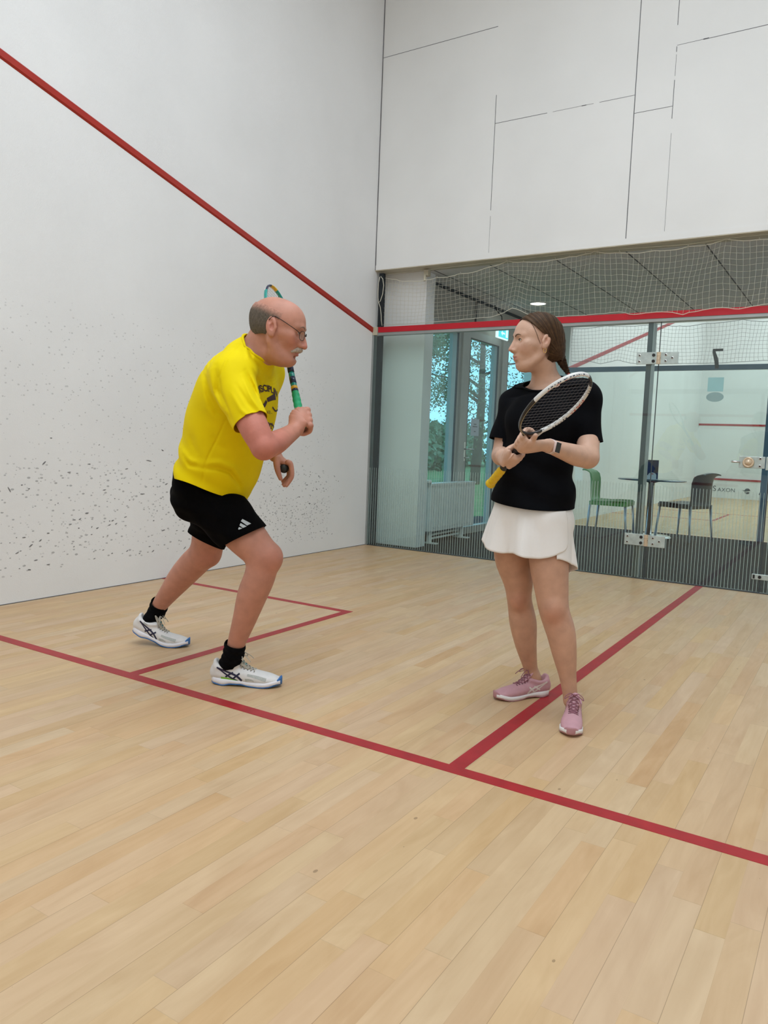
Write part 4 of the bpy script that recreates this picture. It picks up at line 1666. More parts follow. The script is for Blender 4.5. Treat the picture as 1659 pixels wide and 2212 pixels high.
def build_head(fd, O, F, U, s, sex):
    """head in a local frame: x forward, y to the person's left, z up; metres for a 0.235 m head, times s"""
    global GS
    keep, GS = GS, 1.0
    F, U = unit(F), unit(U)
    Lf = unit(np.cross(U, F))
    F = np.cross(Lf, U)
    AX = np.array([F, Lf, U])

    def W(p):
        return O + s * (p[0] * F + p[1] * Lf + p[2] * U)

    def ell(c, r, k, rot=None):
        ax = AX if rot is None else np.array(rot) @ AX
        fd.u(Ell(W(c), np.asarray(r) * s, ax), k * s)

    def esub(c, r, k, rot=None):
        ax = AX if rot is None else np.array(rot) @ AX
        fd.sub(Ell(W(c), np.asarray(r) * s, ax), k * s)

    def tube(ps, a, b, k, lat=None, n=False):
        fd.u(Tube([W(p) for p in ps], np.asarray(a) * s, None if b is None else np.asarray(b) * s, None if b is None else (Lf if lat is None else lat)), k * s)

    m = sex == 'm'
    ell((-0.017 if m else -0.012, 0, 0.036), (0.103, 0.077, 0.083) if m else (0.092, 0.076, 0.083), 0.02)
    ell((0.030, 0, 0.040), (0.063, 0.064, 0.062), 0.03)
    # face wedge
    tube([(0.032, 0, 0.02), (0.036, 0, -0.035), (0.042, 0, -0.085)], [0.062, 0.056, 0.040], [0.056, 0.052, 0.042], 0.03)
    for sy in (-1, 1):
        tube([(-0.004, sy * 0.056, -0.030), (0.004, sy * 0.052, -0.062), (0.045, sy * 0.030, -0.092), (0.074 if m else 0.058, sy * 0.008, -0.097)],
             [0.020, 0.019, 0.016, 0.014] if m else [0.017, 0.014, 0.012, 0.012], None, 0.028)
        ell((0.060, sy * 0.036, -0.030), (0.026, 0.026, 0.024) if m else (0.028, 0.027, 0.026), 0.028)
        ell((0.045, sy * 0.056, -0.012), (0.03, 0.014, 0.014), 0.02)
    ell((0.078 if m else 0.063, 0, -0.098 if not m else -0.100), (0.016, 0.022, 0.015) if m else (0.0135, 0.017, 0.0135), 0.022)
    if m:
        tube([(0.01, 0, -0.095), (0.04, 0, -0.108), (0.066, 0, -0.106)], [0.05, 0.038, 0.024], [0.02, 0.018, 0.012], 0.03)
    # muzzle
    ell((0.070, 0, -0.062), (0.026, 0.034, 0.028), 0.02)
    # eye sockets
    for sy in (-1, 1):
        esub((0.100, sy * 0.033, 0.006), (0.018, 0.020, 0.013), 0.018)
    # brow
    bz = 0.027
    tube([(0.076, -0.046, bz - 0.004), (0.088, -0.026, bz), (0.089, 0, bz - 0.003), (0.088, 0.026, bz), (0.076, 0.046, bz - 0.004)], [0.009 if m else 0.006] * 5, None, 0.018)
    # nose
    nt = (0.1165, 0, -0.035) if m else (0.1150, 0, -0.0335)
    tube([(0.090, 0, 0.016), (0.100 if m else 0.0975, 0, 0.000), (0.110 if m else 0.1055, 0, -0.018), nt], [0.0075, 0.0075, 0.009, 0.0135 if m else 0.0105], [0.008, 0.009, 0.010, 0.0120 if m else 0.009], 0.012)
    for sy in (-1, 1):
        ell((0.100, sy * 0.0145, -0.038), (0.013, 0.0095, 0.0095) if m else (0.011, 0.0078, 0.0078), 0.008)
        esub((0.108, sy * 0.007, -0.048), (0.005, 0.004, 0.004), 0.003)
    for sy in (-1, 1):
        ell((0.082, sy * 0.017, -0.022), (0.018, 0.014, 0.022), 0.014)
    # eyelids around the eyeball
    for sy in (-1, 1):
        ell((0.0765, sy * 0.0315, 0.006), (0.0145, 0.0158, 0.0135), 0.006)
        esub((0.0905, sy * 0.0315, 0.0045), (0.0085, 0.0125, 0.0042 if m else 0.0055), 0.0015)
    # mouth
    zc = -0.066
    sm = 0.0 if m else 0.0065
    lx = 0.006 if m else 0.003
    tube([(0.074, -0.027, zc - 0.001 + sm), (0.087 + lx * 0.8, -0.013, zc + 0.005), (0.0935 + lx, 0, zc + 0.005), (0.087 + lx * 0.8, 0.013, zc + 0.005), (0.074, 0.027, zc - 0.001 + sm)], [0.004, 0.006, 0.0068, 0.006, 0.004], None, 0.005)
    tube([(0.074, -0.025, zc - 0.004 + sm), (0.086 + lx * 0.8, -0.012, zc - 0.009), (0.0905 + lx, 0, zc - 0.0105), (0.086 + lx * 0.8, 0.012, zc - 0.009), (0.074, 0.025, zc - 0.004 + sm)], [0.004, 0.0065, 0.0075, 0.0065, 0.004], None, 0.005)
    fd.sub(Tube([W((0.078, -0.029, zc + sm * 1.2)), W((0.095 + lx * 0.8, -0.012, zc - 0.0022)), W((0.100 + lx, 0, zc - 0.0025)), W((0.095 + lx * 0.8, 0.012, zc - 0.0022)), W((0.078, 0.029, zc + sm * 1.2))], 0.0016 * s), 0.003 * s)
    esub((0.094, 0, -0.086), (0.012, 0.02, 0.006), 0.010)
    # ears
    c, sn = math.cos(0.25), math.sin(0.25)
    for sy in (-1, 1):
        rot = [[c, 0, sn], [0, 1, 0], [-sn, 0, c]]
        rot = np.array([[c, sy * 0.28, sn], [-sy * 0.28, 1, 0], [-sn, 0, c]])
        e0 = np.array((-0.012, sy * 0.080, 0.0 if m else 0.002))
        es = 1.12 if m else 0.98
        no = unit((-0.28, sy, 0.0))
        fx = unit((1.0, sy * 0.28, 0.0))
        up = np.array((-sn, 0, c))
        ell(e0, np.array((0.020, 0.0085, 0.033)) * es, 0.006, rot)
        ell(e0 - up * 0.027 * es + fx * 0.003, np.array((0.010, 0.007, 0.011)) * es, 0.008, rot)
        esub(e0 + fx * 0.006 - up * 0.002 + no * 0.0095, np.array((0.0080, 0.0095, 0.0135)) * es, 0.003, rot)
        esub(e0 - fx * 0.001 + up * 0.014 * es + no * 0.0105, np.array((0.0095, 0.0075, 0.0105)) * es, 0.003, rot)
        ell(e0 + fx * 0.0165 * es - up * 0.003 - no * 0.001, (0.0055, 0.006, 0.008), 0.004, rot)
    GS = keep
    return W, AX


def eyes_of(W, AX, s, parent, look, name='eye'):
    """eyeballs with iris and pupil as parts"""
    outs = []
    for sy in (-1, 1):
        c = np.array(W((0.0765, sy * 0.0315, 0.006)))
        L = unit(look)
        b = MB()
        r = 0.0125 * s
        th = [0.0, 0.16, 0.34, 0.56] + list(np.linspace(0.7, PI, 12))
        prof = [(r * math.sin(t), r * math.cos(t)) for t in th]
        b.mi = 0
        V, F, mi = [], [], []
        b.lathe(c, prof, 24, L)
        nring = 24
        mats = []
        for fi in range(len(b.f)):
            ring = fi // nring
            mats.append(2 if ring < 1 else (1 if ring < 3 else 0))
        b.m = mats[:len(b.f)]
        o = b.build(name, [M['eye_white'], M['iris'], M['pupil']], parent, True)
        outs.append(o)
    return outs


M['eye_white'] = mat('eye_white', (0.62, 0.58, 0.54), 0.25)
M['iris'] = mat('iris', (0.06, 0.045, 0.03), 0.2)
M['pupil'] = mat('pupil', (0.005, 0.005, 0.005), 0.15)


def grip_hand(fd, C, A, ec, er, rh, wrist, sc=1.0, mcp=35, span=(105, 180, 235), thumb=(-35, -80, -125), thumb_s=(-0.005, 0.016, 0.03), mirror=1, palm0=-5, spread=1.0,
              palm_a=(0.026, 0.038, 0.040)):
    """a fist around a bar through C along A; angles measured from ec towards er"""
    global GS
    keep, sc, GS = GS, sc * GS, 1.0
    A = unit(A)

    def pos(th, r, q):
        t = math.radians(th)
        return C + A * q * sc + r * (math.cos(t) * ec + math.sin(t) * er)

    ss = np.array([0.029, 0.009, -0.011, -0.030]) * spread * mirror
    fr = np.array([0.0092, 0.0096, 0.0090, 0.0080]) * sc
    # palm
    fd.u(Tube([wrist, pos(palm0, rh + 0.020 * sc, -0.002), pos(mcp, rh + 0.0185 * sc, 0.0)], np.array(palm_a) * sc, np.array([0.019, 0.0165, 0.0125]) * sc, A, cap=0.9), 0.012)
    for i in range(4):
        f = fr[i]
        q = ss[i]
        P = [pos(mcp - 10, rh + 0.017 * sc, q * 0.95), pos(mcp + 4, rh + 0.020 * sc, q), pos(span[0], rh + f * 1.25, q), pos((span[0] + span[1]) / 2, rh + f * 1.12, q),
             pos(span[1], rh + f * 1.0, q), pos(span[2], rh + f * 0.95, q)]
        fd.u(Tube(P, [f * 1.05, f * 1.12, f * 1.06, f * 0.95, f * 0.98, f * 0.80], sub=3), 0.0035)
        fd.u(Ell(pos(mcp + 3, rh + 0.022 * sc, q), f * 1.08), 0.006)
    P = [pos(thumb[0], rh + 0.016 * sc, thumb_s[0] * mirror), pos((thumb[0] + thumb[1]) / 2, rh + 0.016 * sc, (thumb_s[0] + thumb_s[1]) / 2 * mirror),
         pos(thumb[1], rh + 0.0125 * sc, thumb_s[1] * mirror), pos(thumb[2], rh + 0.0095 * sc, thumb_s[2] * mirror)]
    fd.u(Tube(P, np.array([0.0155, 0.0130, 0.0112, 0.0088]) * sc, sub=3), 0.006)
    GS = keep
    return pos
# ------------------------------------------------------------------ shoes
def build_shoe(parent, heel, fwd, L, cols, side, label, bend=0.0, pitch=0.0, lift=0.0, laces_col=None, marks='m', knot=True):
    """court shoe. local x from heel to toe, y to the left of the walker, z up; side = +1 when the outer side is +y.
    bend: heel lift (radians) about the ball of the foot"""
    global GS
    keep, GS = GS, 1.0
    fwd = unit([fwd[0], fwd[1], 0])
    lf = np.cross(UP, fwd)
    k = L / 0.30
    xb = 0.205 * k

    def place(p):
        x, y, z = p
        if bend and x < xb:
            # rotate about the ball, eased so that the sole bends
            t = min(1.0, (xb - x) / (0.075 * k))
            a = bend * t * (0.5 if t < 1 else 1.0) if t < 1 else bend
            a = bend * (0.5 * t if t < 1 else (xb - x - 0.5 * 0.075 * k) / (xb - x))
            dx, dz = x - xb, z
            ca, sa = math.cos(a), math.sin(a)
            x, z = xb + dx * ca + dz * sa, -dx * sa + dz * ca
        return np.asarray(heel) + fwd * x + lf * y + UP * (z + lift)

    rt = bpy.data.objects.new('shoe', None)
    link(rt, parent)
    ROOTLOC[rt.name] = ROOTLOC[parent.name]
    rt['label'] = label
    yl = np.array([0, 1.0, 0])
    bow = -side * 0.006 * k
    # upper
    fd = Field()
    X = np.array([0.018, 0.05, 0.10, 0.15, 0.20, 0.245, 0.275]) * k
    zc = np.array([0.050, 0.050, 0.046, 0.040, 0.034, 0.029, 0.026]) * k
    bw = [0, 0, 0, 0.3, 0.8, 0.9, 0.7]
    fd.u(Tube([(x, bow * w, z) for x, z, w in zip(X, zc, bw)], np.array([0.026, 0.034, 0.0355, 0.040, 0.0455, 0.044, 0.033]) * k,
              np.array([0.034, 0.037, 0.040, 0.036, 0.029, 0.024, 0.018]) * k, yl), 0.01)
    # heel counter and collar
    fd.u(Tube([(0.030 * k, 0, 0.05 * k), (0.022 * k, 0, 0.078 * k), (0.018 * k, 0, 0.098 * k)], np.array([0.030, 0.028, 0.022]) * k, np.array([0.024, 0.018, 0.010]) * k, yl), 0.012)
    fd.u(Tube([(0.03 * k, 0, 0.078 * k), (0.075 * k, 0, 0.078 * k), (0.115 * k, 0, 0.088 * k)], np.array([0.032, 0.036, 0.030]) * k, np.array([0.014, 0.014, 0.012]) * k, yl), 0.015)
    # opening
    fd.sub(Tube([(0.052 * k, 0, 0.135 * k), (0.062 * k, 0, 0.095 * k), (0.072 * k, 0, 0.07 * k)], np.array([0.027, 0.027, 0.022]) * k, np.array([0.036, 0.034, 0.028]) * k, yl), 0.006)
    V, F = fd.mesh(0.003)
    V, F = clip(V, F, 0.014 * k - V[:, 2])
    V = relax(V, F, 1)
    bv = bvh_of(V, F)
    # two-tone upper: pale mesh areas
    up = mesh_obj('upper', [place(p) for p in V], F, cols['upper'], rt)
    fwd_patch = Field()
    # tongue
    tg = Field()
    tg.u(Tube([(0.165 * k, 0, 0.068 * k), (0.135 * k, 0, 0.088 * k), (0.112 * k, 0, 0.110 * k), (0.098 * k, 0, 0.126 * k)], np.array([0.016, 0.020, 0.023, 0.021]) * k, np.array([0.006, 0.007, 0.008, 0.007]) * k, yl), 0.004)
    Vt, Ft = tg.mesh(0.003)
    mesh_obj('tongue', [place(p) for p in Vt], Ft, cols['tongue'], rt)
    btg = bvh_of(np.concatenate([V, Vt]), [list(f) for f in F] + [[i + len(V) for i in f] for f in Ft])
    # sole: midsole band over a thin outsole
    n = 44

    def outline(t, grow=0.0):
        """plan outline of the sole"""
        xs = np.array([0.0, 0.012, 0.05, 0.10, 0.15, 0.205, 0.25, 0.28, 0.296, 0.30]) * k
        wi = np.array([0.004, 0.022, 0.034, 0.0335, 0.0365, 0.0475, 0.0465, 0.034, 0.018, 0.003]) * k
        return np.interp(t * 0.30 * k, xs, wi) + grow

    def spring(x):
        return (0.012 * smoothstep(0.22 * k, 0.30 * k, x) + 0.006 * smoothstep(0.05 * k, 0.0, x)) * k

    def solid(name, z0f, z1f, grow, mt, t0=0.0, t1=1.0):
        T = 0.5 - 0.5 * np.cos(np.linspace(0, PI, n))
        T = t0 + (t1 - t0) * T
        rows = []
        for lev in (0, 1, 2, 3):
            ring = []
            for sgn in (1, -1):
                for t in (T if sgn == 1 else T[::-1]):
                    x = t * 0.30 * k
                    w = outline(t, grow if lev in (1, 2) else grow - 0.004 * k)
                    w = max(w, 0.001)
                    c = bow * smoothstep(0.1 * k, 0.2 * k, x)
                    z0, z1 = z0f(x), z1f(x)
                    z = (z0, z0 + (z1 - z0) * 0.3, z1 - (z1 - z0) * 0.2, z1)[lev]
                    ring.append((x, c + sgn * w, z))
            rows.append(ring)
        m = len(rows[0])
        Vv = [p for r in rows for p in r]
        Ff = []
        for l in range(3):
            for i in range(m):
                j = (i + 1) % m
                Ff.append((l * m + i, (l + 1) * m + i, (l + 1) * m + j, l * m + j))
        for l in (0, 3):
            for i in range(n - 1):
                a, b2 = l * m + i, l * m + m - 1 - i
                q = (a, a + 1, b2 - 1, b2)
                Ff.append(q if l == 0 else q[::-1])
        return mesh_obj(name, [place(p) for p in Vv], Ff, mt, rt)

    arch = lambda x: 0.007 * k * smoothstep(0.055 * k, 0.09 * k, x) * smoothstep(0.165 * k, 0.13 * k, x)
    out_top = lambda x: (0.006 + 0.0) * k + spring(x) + arch(x) + 0.004 * k * smoothstep(0.11 * k, 0.14 * k, x) * smoothstep(0.20 * k, 0.16 * k, x) + \
        0.026 * k * smoothstep(0.262 * k, 0.296 * k, x)
    solid('outsole', lambda x: spring(x) + arch(x) * 0.9, out_top, 0.0008, cols['outsole'])
    solid('midsole', lambda x: spring(x) + 0.004 * k + arch(x), lambda x: spring(x) + (0.030 - 0.008 * smoothstep(0.06 * k, 0.2 * k, x)) * k, 0.0022 * k, cols['mid'], 0.0, 0.985)

    def side_dir(sy):
        return np.array([0, -sy, 0.0])

    def sticker(name, art, mt, sy, off=0.0009, bv_=None):
        """art in (x, z) on the side sy"""
        v, f = art
        Vd, Fd = decal(bv_ or bv, v, f, (0, sy * 0.06 * k, 0), (k, 0, 0), (0, 0, k), side_dir(sy), off, 1)
        return mesh_obj(name, [place(p) for p in Vd], Fd, mt, rt)

    def merge(arts):
        v, f = [], []
        for a, b2 in arts:
            o = len(v)
            v += list(a)
            f += [[i + o for i in q] for q in b2]
        return v, f

    # crossed side stripes
    for sy in (1, -1):
        arts = [stroke([(0.030, 0.078), (0.075, 0.062), (0.115, 0.047), (0.138, 0.028)], 0.006, 0.010),
                stroke([(0.030, 0.078), (0.065, 0.055), (0.095, 0.036), (0.118, 0.024)], 0.005, 0.009),
                stroke([(0.068, 0.040), (0.085, 0.052), (0.100, 0.060)], 0.0072, 0.0072),
                stroke([(0.098, 0.032), (0.113, 0.046), (0.128, 0.058)], 0.0072, 0.0072)]
        sticker('side_stripes', merge(arts), cols['stripe'], sy)
        if 'patch' in cols:
            for art in (stroke([(0.160, 0.053), (0.195, 0.047), (0.240, 0.036)], 0.008, 0.013), stroke([(0.152, 0.032), (0.172, 0.034), (0.190, 0.030)], 0.012, 0.004),
                        stroke([(0.05, 0.078), (0.075, 0.075)], 0.010, 0.004)):
                sticker('mesh_panel', art, cols['patch'], sy)
        if 'accent' in cols:
            sticker('shank', merge([stroke([(0.048, 0.034), (0.075, 0.033), (0.105, 0.027), (0.135, 0.021)], 0.010, 0.005)]), cols['accent'], sy, 0.0014)
    # eyelets and laces
    top = np.array([0, 0, -1.0])

    def on_top(x, y, off):
        return on_surface(btg, (x * k, y * k, 0.16 * k), top, off, back=0.02)

    lc = MB()
    xs = [0.186, 0.172, 0.158, 0.144, 0.130, 0.118]
    for i, x in enumerate(xs):
        hw = 0.0165 + 0.001 * i
        row = [on_top(x - 0.004 * (1 - abs(q)), hw * q, 0.0022) for q in np.linspace(-1, 1, 7)]
        lc.tube([place(p) for p in row], 0.0019 * k, 6)
        if i < len(xs) - 1:
            for sgn in (-1, 1):
                row = [on_top(x + (xs[i + 1] - x) * (q + 1) / 2, hw * q * sgn, 0.0030) for q in np.linspace(-1, 1, 7)]
                lc.tube([place(p) for p in row], 0.0018 * k, 6)
    kn = on_top(0.112, 0, 0.006)
    for sgn in (-1, 1):
        lp = [kn, kn + np.array([0.012, sgn * 0.018, 0.010]) * k, kn + np.array([0.022, sgn * 0.036, 0.000]) * k, kn + np.array([0.026, sgn * 0.040, -0.012]) * k,
              kn + np.array([0.016, sgn * 0.028, -0.006]) * k, kn + np.array([0.004, sgn * 0.008, 0.002]) * k]
        lc.tube([place(p) for p in catmull(lp, 5)], 0.0018 * k, 6)
        tl = [kn, kn + np.array([0.02, sgn * 0.012, 0.008]) * k, kn + np.array([0.042, sgn * 0.022, -0.004]) * k, kn + np.array([0.055, sgn * 0.028, -0.018]) * k]
        lc.tube([place(p) for p in catmull(tl, 5)], 0.0018 * k, 6)
    lc.lathe(place(kn), [(0.0, -0.004), (0.005, -0.003), (0.006, 0.0), (0.004, 0.004), (0.0, 0.005)], 12)
    lc.build('laces', cols['lace'], rt, True)
    if 'tab' in cols:
        v, f = stroke([(0.128, 0.0), (0.150, 0.0)], 0.014, 0.014, 6)
        Vd, Fd = decal(btg, v, f, (0, 0, 0.12 * k), (k, 0, 0), (0, k, 0), (0, 0, -1), 0.0012, 1)
        mesh_obj('tongue_tab', [place(p) for p in Vd], Fd, cols['tab'], rt)
    for sy in (-1, 1):
        for x in xs:
            p = on_top(x - 0.001, sy * 0.0185, 0.0006)
            q = on_top(x - 0.001, sy * 0.0205, 0.0006)
            MB().lathe(place((p + q) / 2), [(0.0020 * k, -0.0005), (0.0020 * k, 0.0009), (0, 0.001)], 8, UP).build('eyelet', M['black'], rt)
    GS = keep
    return place


M['shoe_white'] = mat('white_synthetic_upper', (0.72, 0.71, 0.70), 0.5, var=0.04, vscale=40)
M['shoe_mid'] = mat('white_foam_midsole', (0.80, 0.79, 0.84), 0.5, var=0.02)
M['shoe_blue'] = mat('blue_rubber', (0.03, 0.15, 0.42), 0.5, var=0.05)
M['shoe_navy'] = mat('navy_stripe', (0.008, 0.010, 0.045), 0.4)
M['shoe_lime'] = mat('lime_shank', (0.22, 0.55, 0.03), 0.45)
M['shoe_grey'] = mat('grey_mesh', (0.44, 0.46, 0.44), 0.7, var=0.2, vscale=300)
M['shoe_beige'] = mat('beige_tongue', (0.46, 0.43, 0.36), 0.8, var=0.05)
M['lace_beige'] = mat('beige_lace', (0.50, 0.47, 0.40), 0.8)
M['tab_teal'] = mat('teal_tab', (0.06, 0.34, 0.36), 0.5)
M['pink'] = mat('dusty_pink_upper', (0.56, 0.31, 0.355), 0.6, var=0.05, vscale=40)
M['pink_sole'] = mat('pink_rubber', (0.46, 0.23, 0.255), 0.55, var=0.05)
M['pink_dark'] = mat('mauve_lace', (0.30, 0.12, 0.16), 0.7)
M['pink_white'] = mat('white_foam', (0.82, 0.80, 0.80), 0.5)
M['pink_stripe'] = mat('pearl_stripe', (0.72, 0.66, 0.62), 0.4)
SHOE_M = dict(upper=M['shoe_white'], mid=M['shoe_mid'], outsole=M['shoe_blue'], stripe=M['shoe_navy'], patch=M['shoe_grey'], tongue=M['shoe_beige'], lace=M['lace_beige'], tab=M['tab_teal'])
SHOE_W = dict(upper=M['pink'], mid=M['pink_white'], outsole=M['pink_sole'], stripe=M['pink_stripe'], tongue=M['pink'], lace=M['pink_dark'])
# ------------------------------------------------------------------ the man in the yellow shirt
DS = GS = 1.05
man = root('person', (1.85, -4.02, 0.0), 'person in a yellow t-shirt and black shorts crouching forward with a racket', 'person')
phi = math.radians(21)
mL = FH * math.cos(phi) + RH * math.sin(phi)      # towards his left
mF = np.cross(mL, UP)                             # where his chest faces

body = Field()
# torso
tp = pts_of([(452, 1062, 3.12), (470, 1008, 3.08), (487, 950, 3.03), (503, 890, 2.98), (514, 840, 2.94), (524, 803, 2.91), (536, 776, 2.885)])
ta = np.array([0.150, 0.158, 0.165, 0.172, 0.176, 0.15, 0.085])
tb_ = np.array([0.112, 0.138, 0.147, 0.142, 0.125, 0.09, 0.06])
body.u(Tube(tp, ta, tb_, mL), 0.03)
# shoulders
RS, LS = at(501, 812, 2.755), at(569, 806, 3.06)
body.u(Tube([at(538, 782, 2.88), at(515, 795, 2.80), RS], [0.055, 0.058, 0.060]), 0.04)
body.u(Tube([at(542, 782, 2.90), at(560, 795, 3.0), LS], [0.055, 0.058, 0.060]), 0.04)
# neck
body.u(Tube(pts_of([(543, 785, 2.885), (556, 760, 2.865), (575, 728, 2.845)]), [0.066, 0.061, 0.060], [0.068, 0.064, 0.064], mL), 0.03)
body.u(Tube(pts_of([(578, 766, 2.845), (595, 771, 2.83), (612, 775, 2.82)]), [0.042, 0.038, 0.028], [0.034, 0.026, 0.018], mL), 0.03)
# head
hO = at(601, 712, 2.82)
hyaw = math.radians(3)
hF0 = RH * math.cos(hyaw) - FH * math.sin(hyaw)
pit = math.radians(-14)
hF = hF0 * math.cos(pit) + UP * math.sin(pit)
hU = UP * math.cos(pit) - hF0 * math.sin(pit)
HS_M = 0.945 * 1.05
hW, hAX = build_head(body, hO, hF, hU, HS_M, 'm')
# right arm (near): upper arm, forearm
RE = at(570, 966, 2.65)
RWp = at(640, 927, 2.835)
body.u(Tube([RS, at(532, 888, 2.695), at(552, 930, 2.665), RE], [0.062, 0.054, 0.051, 0.044]), 0.02)
body.u(Tube([RE, at(594, 957, 2.71), at(620, 941, 2.785), RWp], [0.043, 0.0425, 0.034, 0.028], None), 0.012)
# racket axis and the gripping right hand
rkC = at(651, 913, 2.875)
rkTip = at(592, 622, 3.13)
rkA = unit(rkTip - rkC)
view = unit(rkC - CAM)
ec = -(view - rkA * (view @ rkA))
ec = unit(ec)
er = unit(np.cross(rkA, ec))
if er @ RC < 0:
    er = -er
grip_hand(body, rkC, rkA, ec, er, 0.0165, RWp + 0.012 * ec, 1.15, mcp=48, span=(112, 185, 240), thumb=(-45, -85, -130), thumb_s=(-0.012, 0.006, 0.018), palm0=0)
# left arm (far) and the hand with the ball
LE = at(556, 935, 3.19)
LW = at(594, 984, 3.14)
body.u(Tube([LS, at(560, 870, 3.14), LE], [0.060, 0.052, 0.043]), 0.02)
body.u(Tube([LE, at(575, 958, 3.17), LW], [0.042, 0.038, 0.027]), 0.012)
d0 = 3.13
body.u(Tube(pts_of([(596, 985, d0), (607, 995, d0), (621, 1003, d0 + 0.01)]), [0.026, 0.034, 0.034], [0.020, 0.018, 0.014], FC, cap=0.8), 0.012)
for (zz, tip, base, mid) in ((-0.030, (619, 1049), (628, 1003), (631, 1026)), (-0.009, (614, 1049), (628, 1006), (629, 1030)), (0.012, (612, 1046), (626, 1008), (627, 1028)), (0.032, (611, 1040), (622, 1009), (624, 1026))):
    body.u(Tube(pts_of([(base[0] - 6, base[1] - 5, d0 + zz), (base[0], base[1], d0 + zz), (mid[0], mid[1], d0 + zz), ((mid[0] + tip[0]) / 2 + 1.5, (mid[1] + tip[1]) / 2, d0 + zz), (tip[0], tip[1], d0 + zz - 0.003)]),
                [0.0105, 0.0105, 0.0092, 0.0086, 0.0072], sub=3), 0.0035)
body.u(Tube(pts_of([(598, 990, d0 - 0.028), (598, 1005, d0 - 0.036), (601, 1020, d0 - 0.034), (606, 1034, d0 - 0.028)]), [0.016, 0.0135, 0.0112, 0.0085], sub=3), 0.006)
# legs
RHp, LHp = at(449, 1072, 3.06), at(468, 1068, 3.24)
RK, LK = at(571, 1203, 2.99), at(443, 1194, 3.44)
body.u(Tube([RHp, at(488, 1112, 3.04), at(532, 1160, 3.01), RK], [0.088, 0.087, 0.079, 0.063]), 0.03)
body.u(Tube([RK, at(561, 1245, 2.995), at(545, 1285, 3.01), at(529, 1335, 3.035), at(512, 1385, 3.065), at(506, 1410, 3.08)], [0.062, 0.0605, 0.0585, 0.0475, 0.0365, 0.034]), 0.02)
body.u(Ell(at(588, 1206, 2.975), (0.036, 0.036, 0.045)), 0.03)
body.u(Tube([LHp, at(459, 1130, 3.36), LK], [0.088, 0.082, 0.066]), 0.03)
body.u(Tube([LK, at(414, 1222, 3.50), at(389, 1250, 3.545), at(364, 1282, 3.59), at(346, 1306, 3.63), at(339, 1320, 3.64)], [0.065, 0.0645, 0.0585, 0.0455, 0.037, 0.034]), 0.02)
body.u(Ell(at(457, 1196, 3.42), (0.036, 0.036, 0.045)), 0.03)
# feet inside the shoes
RF0 = np.array([1.972, -4.135, 0.0])
RFd = unit(np.array([2.239, -3.992, 0]) - RF0)
LF0 = np.array([1.222, -3.945, 0.0])
LFd = unit(np.array([1.485, -3.79, 0]) - LF0)
body.u(Tube([at(506, 1408, 3.08), RF0 + RFd * 0.066 + UP * 0.07, RF0 + RFd * 0.15 + UP * 0.036, RF0 + RFd * 0.22 + UP * 0.03], [0.032, 0.026, 0.016, 0.012]), 0.01)


def man_color(P, field):
    skin = np.array([0.51, 0.235, 0.163])
    c = np.tile(skin, (len(P), 1))
    q = (P - hO) @ hAX.T / HS_M          # head coordinates
    near = (np.abs(q) < 0.16).all(1)

    def blob(cx, r, col, amt):
        d = np.linalg.norm((q - np.array(cx)) / np.array(r), axis=1)
        w = np.where(near, np.exp(-d * d * 1.5), 0) * amt
        return w

    def put(w, col):
        nonlocal c
        c = c * (1 - w[:, None]) + np.array(col) * w[:, None]

    for sy in (-1, 1):
        put(blob((0.07, sy * 0.045, -0.03), (0.04, 0.03, 0.03), None, 0.65), (0.52, 0.17, 0.115))
        put(blob((-0.012, sy * 0.08, 0.0), (0.03, 0.02, 0.04), None, 0.5), (0.55, 0.19, 0.145))
    put(blob((0.118, 0, -0.033), (0.02, 0.02, 0.018), None, 0.7), (0.55, 0.19, 0.16))
    put(blob((0.03, 0, 0.11), (0.08, 0.06, 0.03), None, 0.5), (0.62, 0.30, 0.25))
    put(blob((0.096, 0, -0.075), (0.016, 0.026, 0.007), None, 0.9), (0.42, 0.11, 0.09))
    # sunburnt arms and knees
    for p0, r in ((RE, 0.16), (at(535, 900, 2.69), 0.13)):
        put(np.exp(-(np.linalg.norm(P - p0, axis=1) / r) ** 2 * 1.2) * 0.75, (0.52, 0.165, 0.125))
    for p0 in (at(585, 1206, 2.97), at(455, 1198, 3.41)):
        put(np.exp(-(np.linalg.norm(P - p0, axis=1) / 0.07) ** 2 * 1.2) * 0.65, (0.52, 0.20, 0.145))
    put(np.exp(-(np.linalg.norm(P - rkC, axis=1) / 0.06) ** 2) * 0.4, (0.55, 0.24, 0.185))
    return c


def skin_mat(name, rough=0.5):
    m = mat(name, (0.6, 0.35, 0.25), rough, var=0.09, vscale=24, bump=0.12, bscale=260, attr='tint', spec=0.35)
    return m


M['skin_m'] = skin_mat('ruddy_skin')
V, F = body.mesh(0.0028)
mb_obj = mesh_obj('body', V, F, M['skin_m'], man)
set_color(mb_obj, man_color(V, body))
man_bvh = bvh_of(V, F)
eyes_of(hW, hAX, HS_M, man, RH * 0.98 - FH * 0.1 - UP * 0.02)

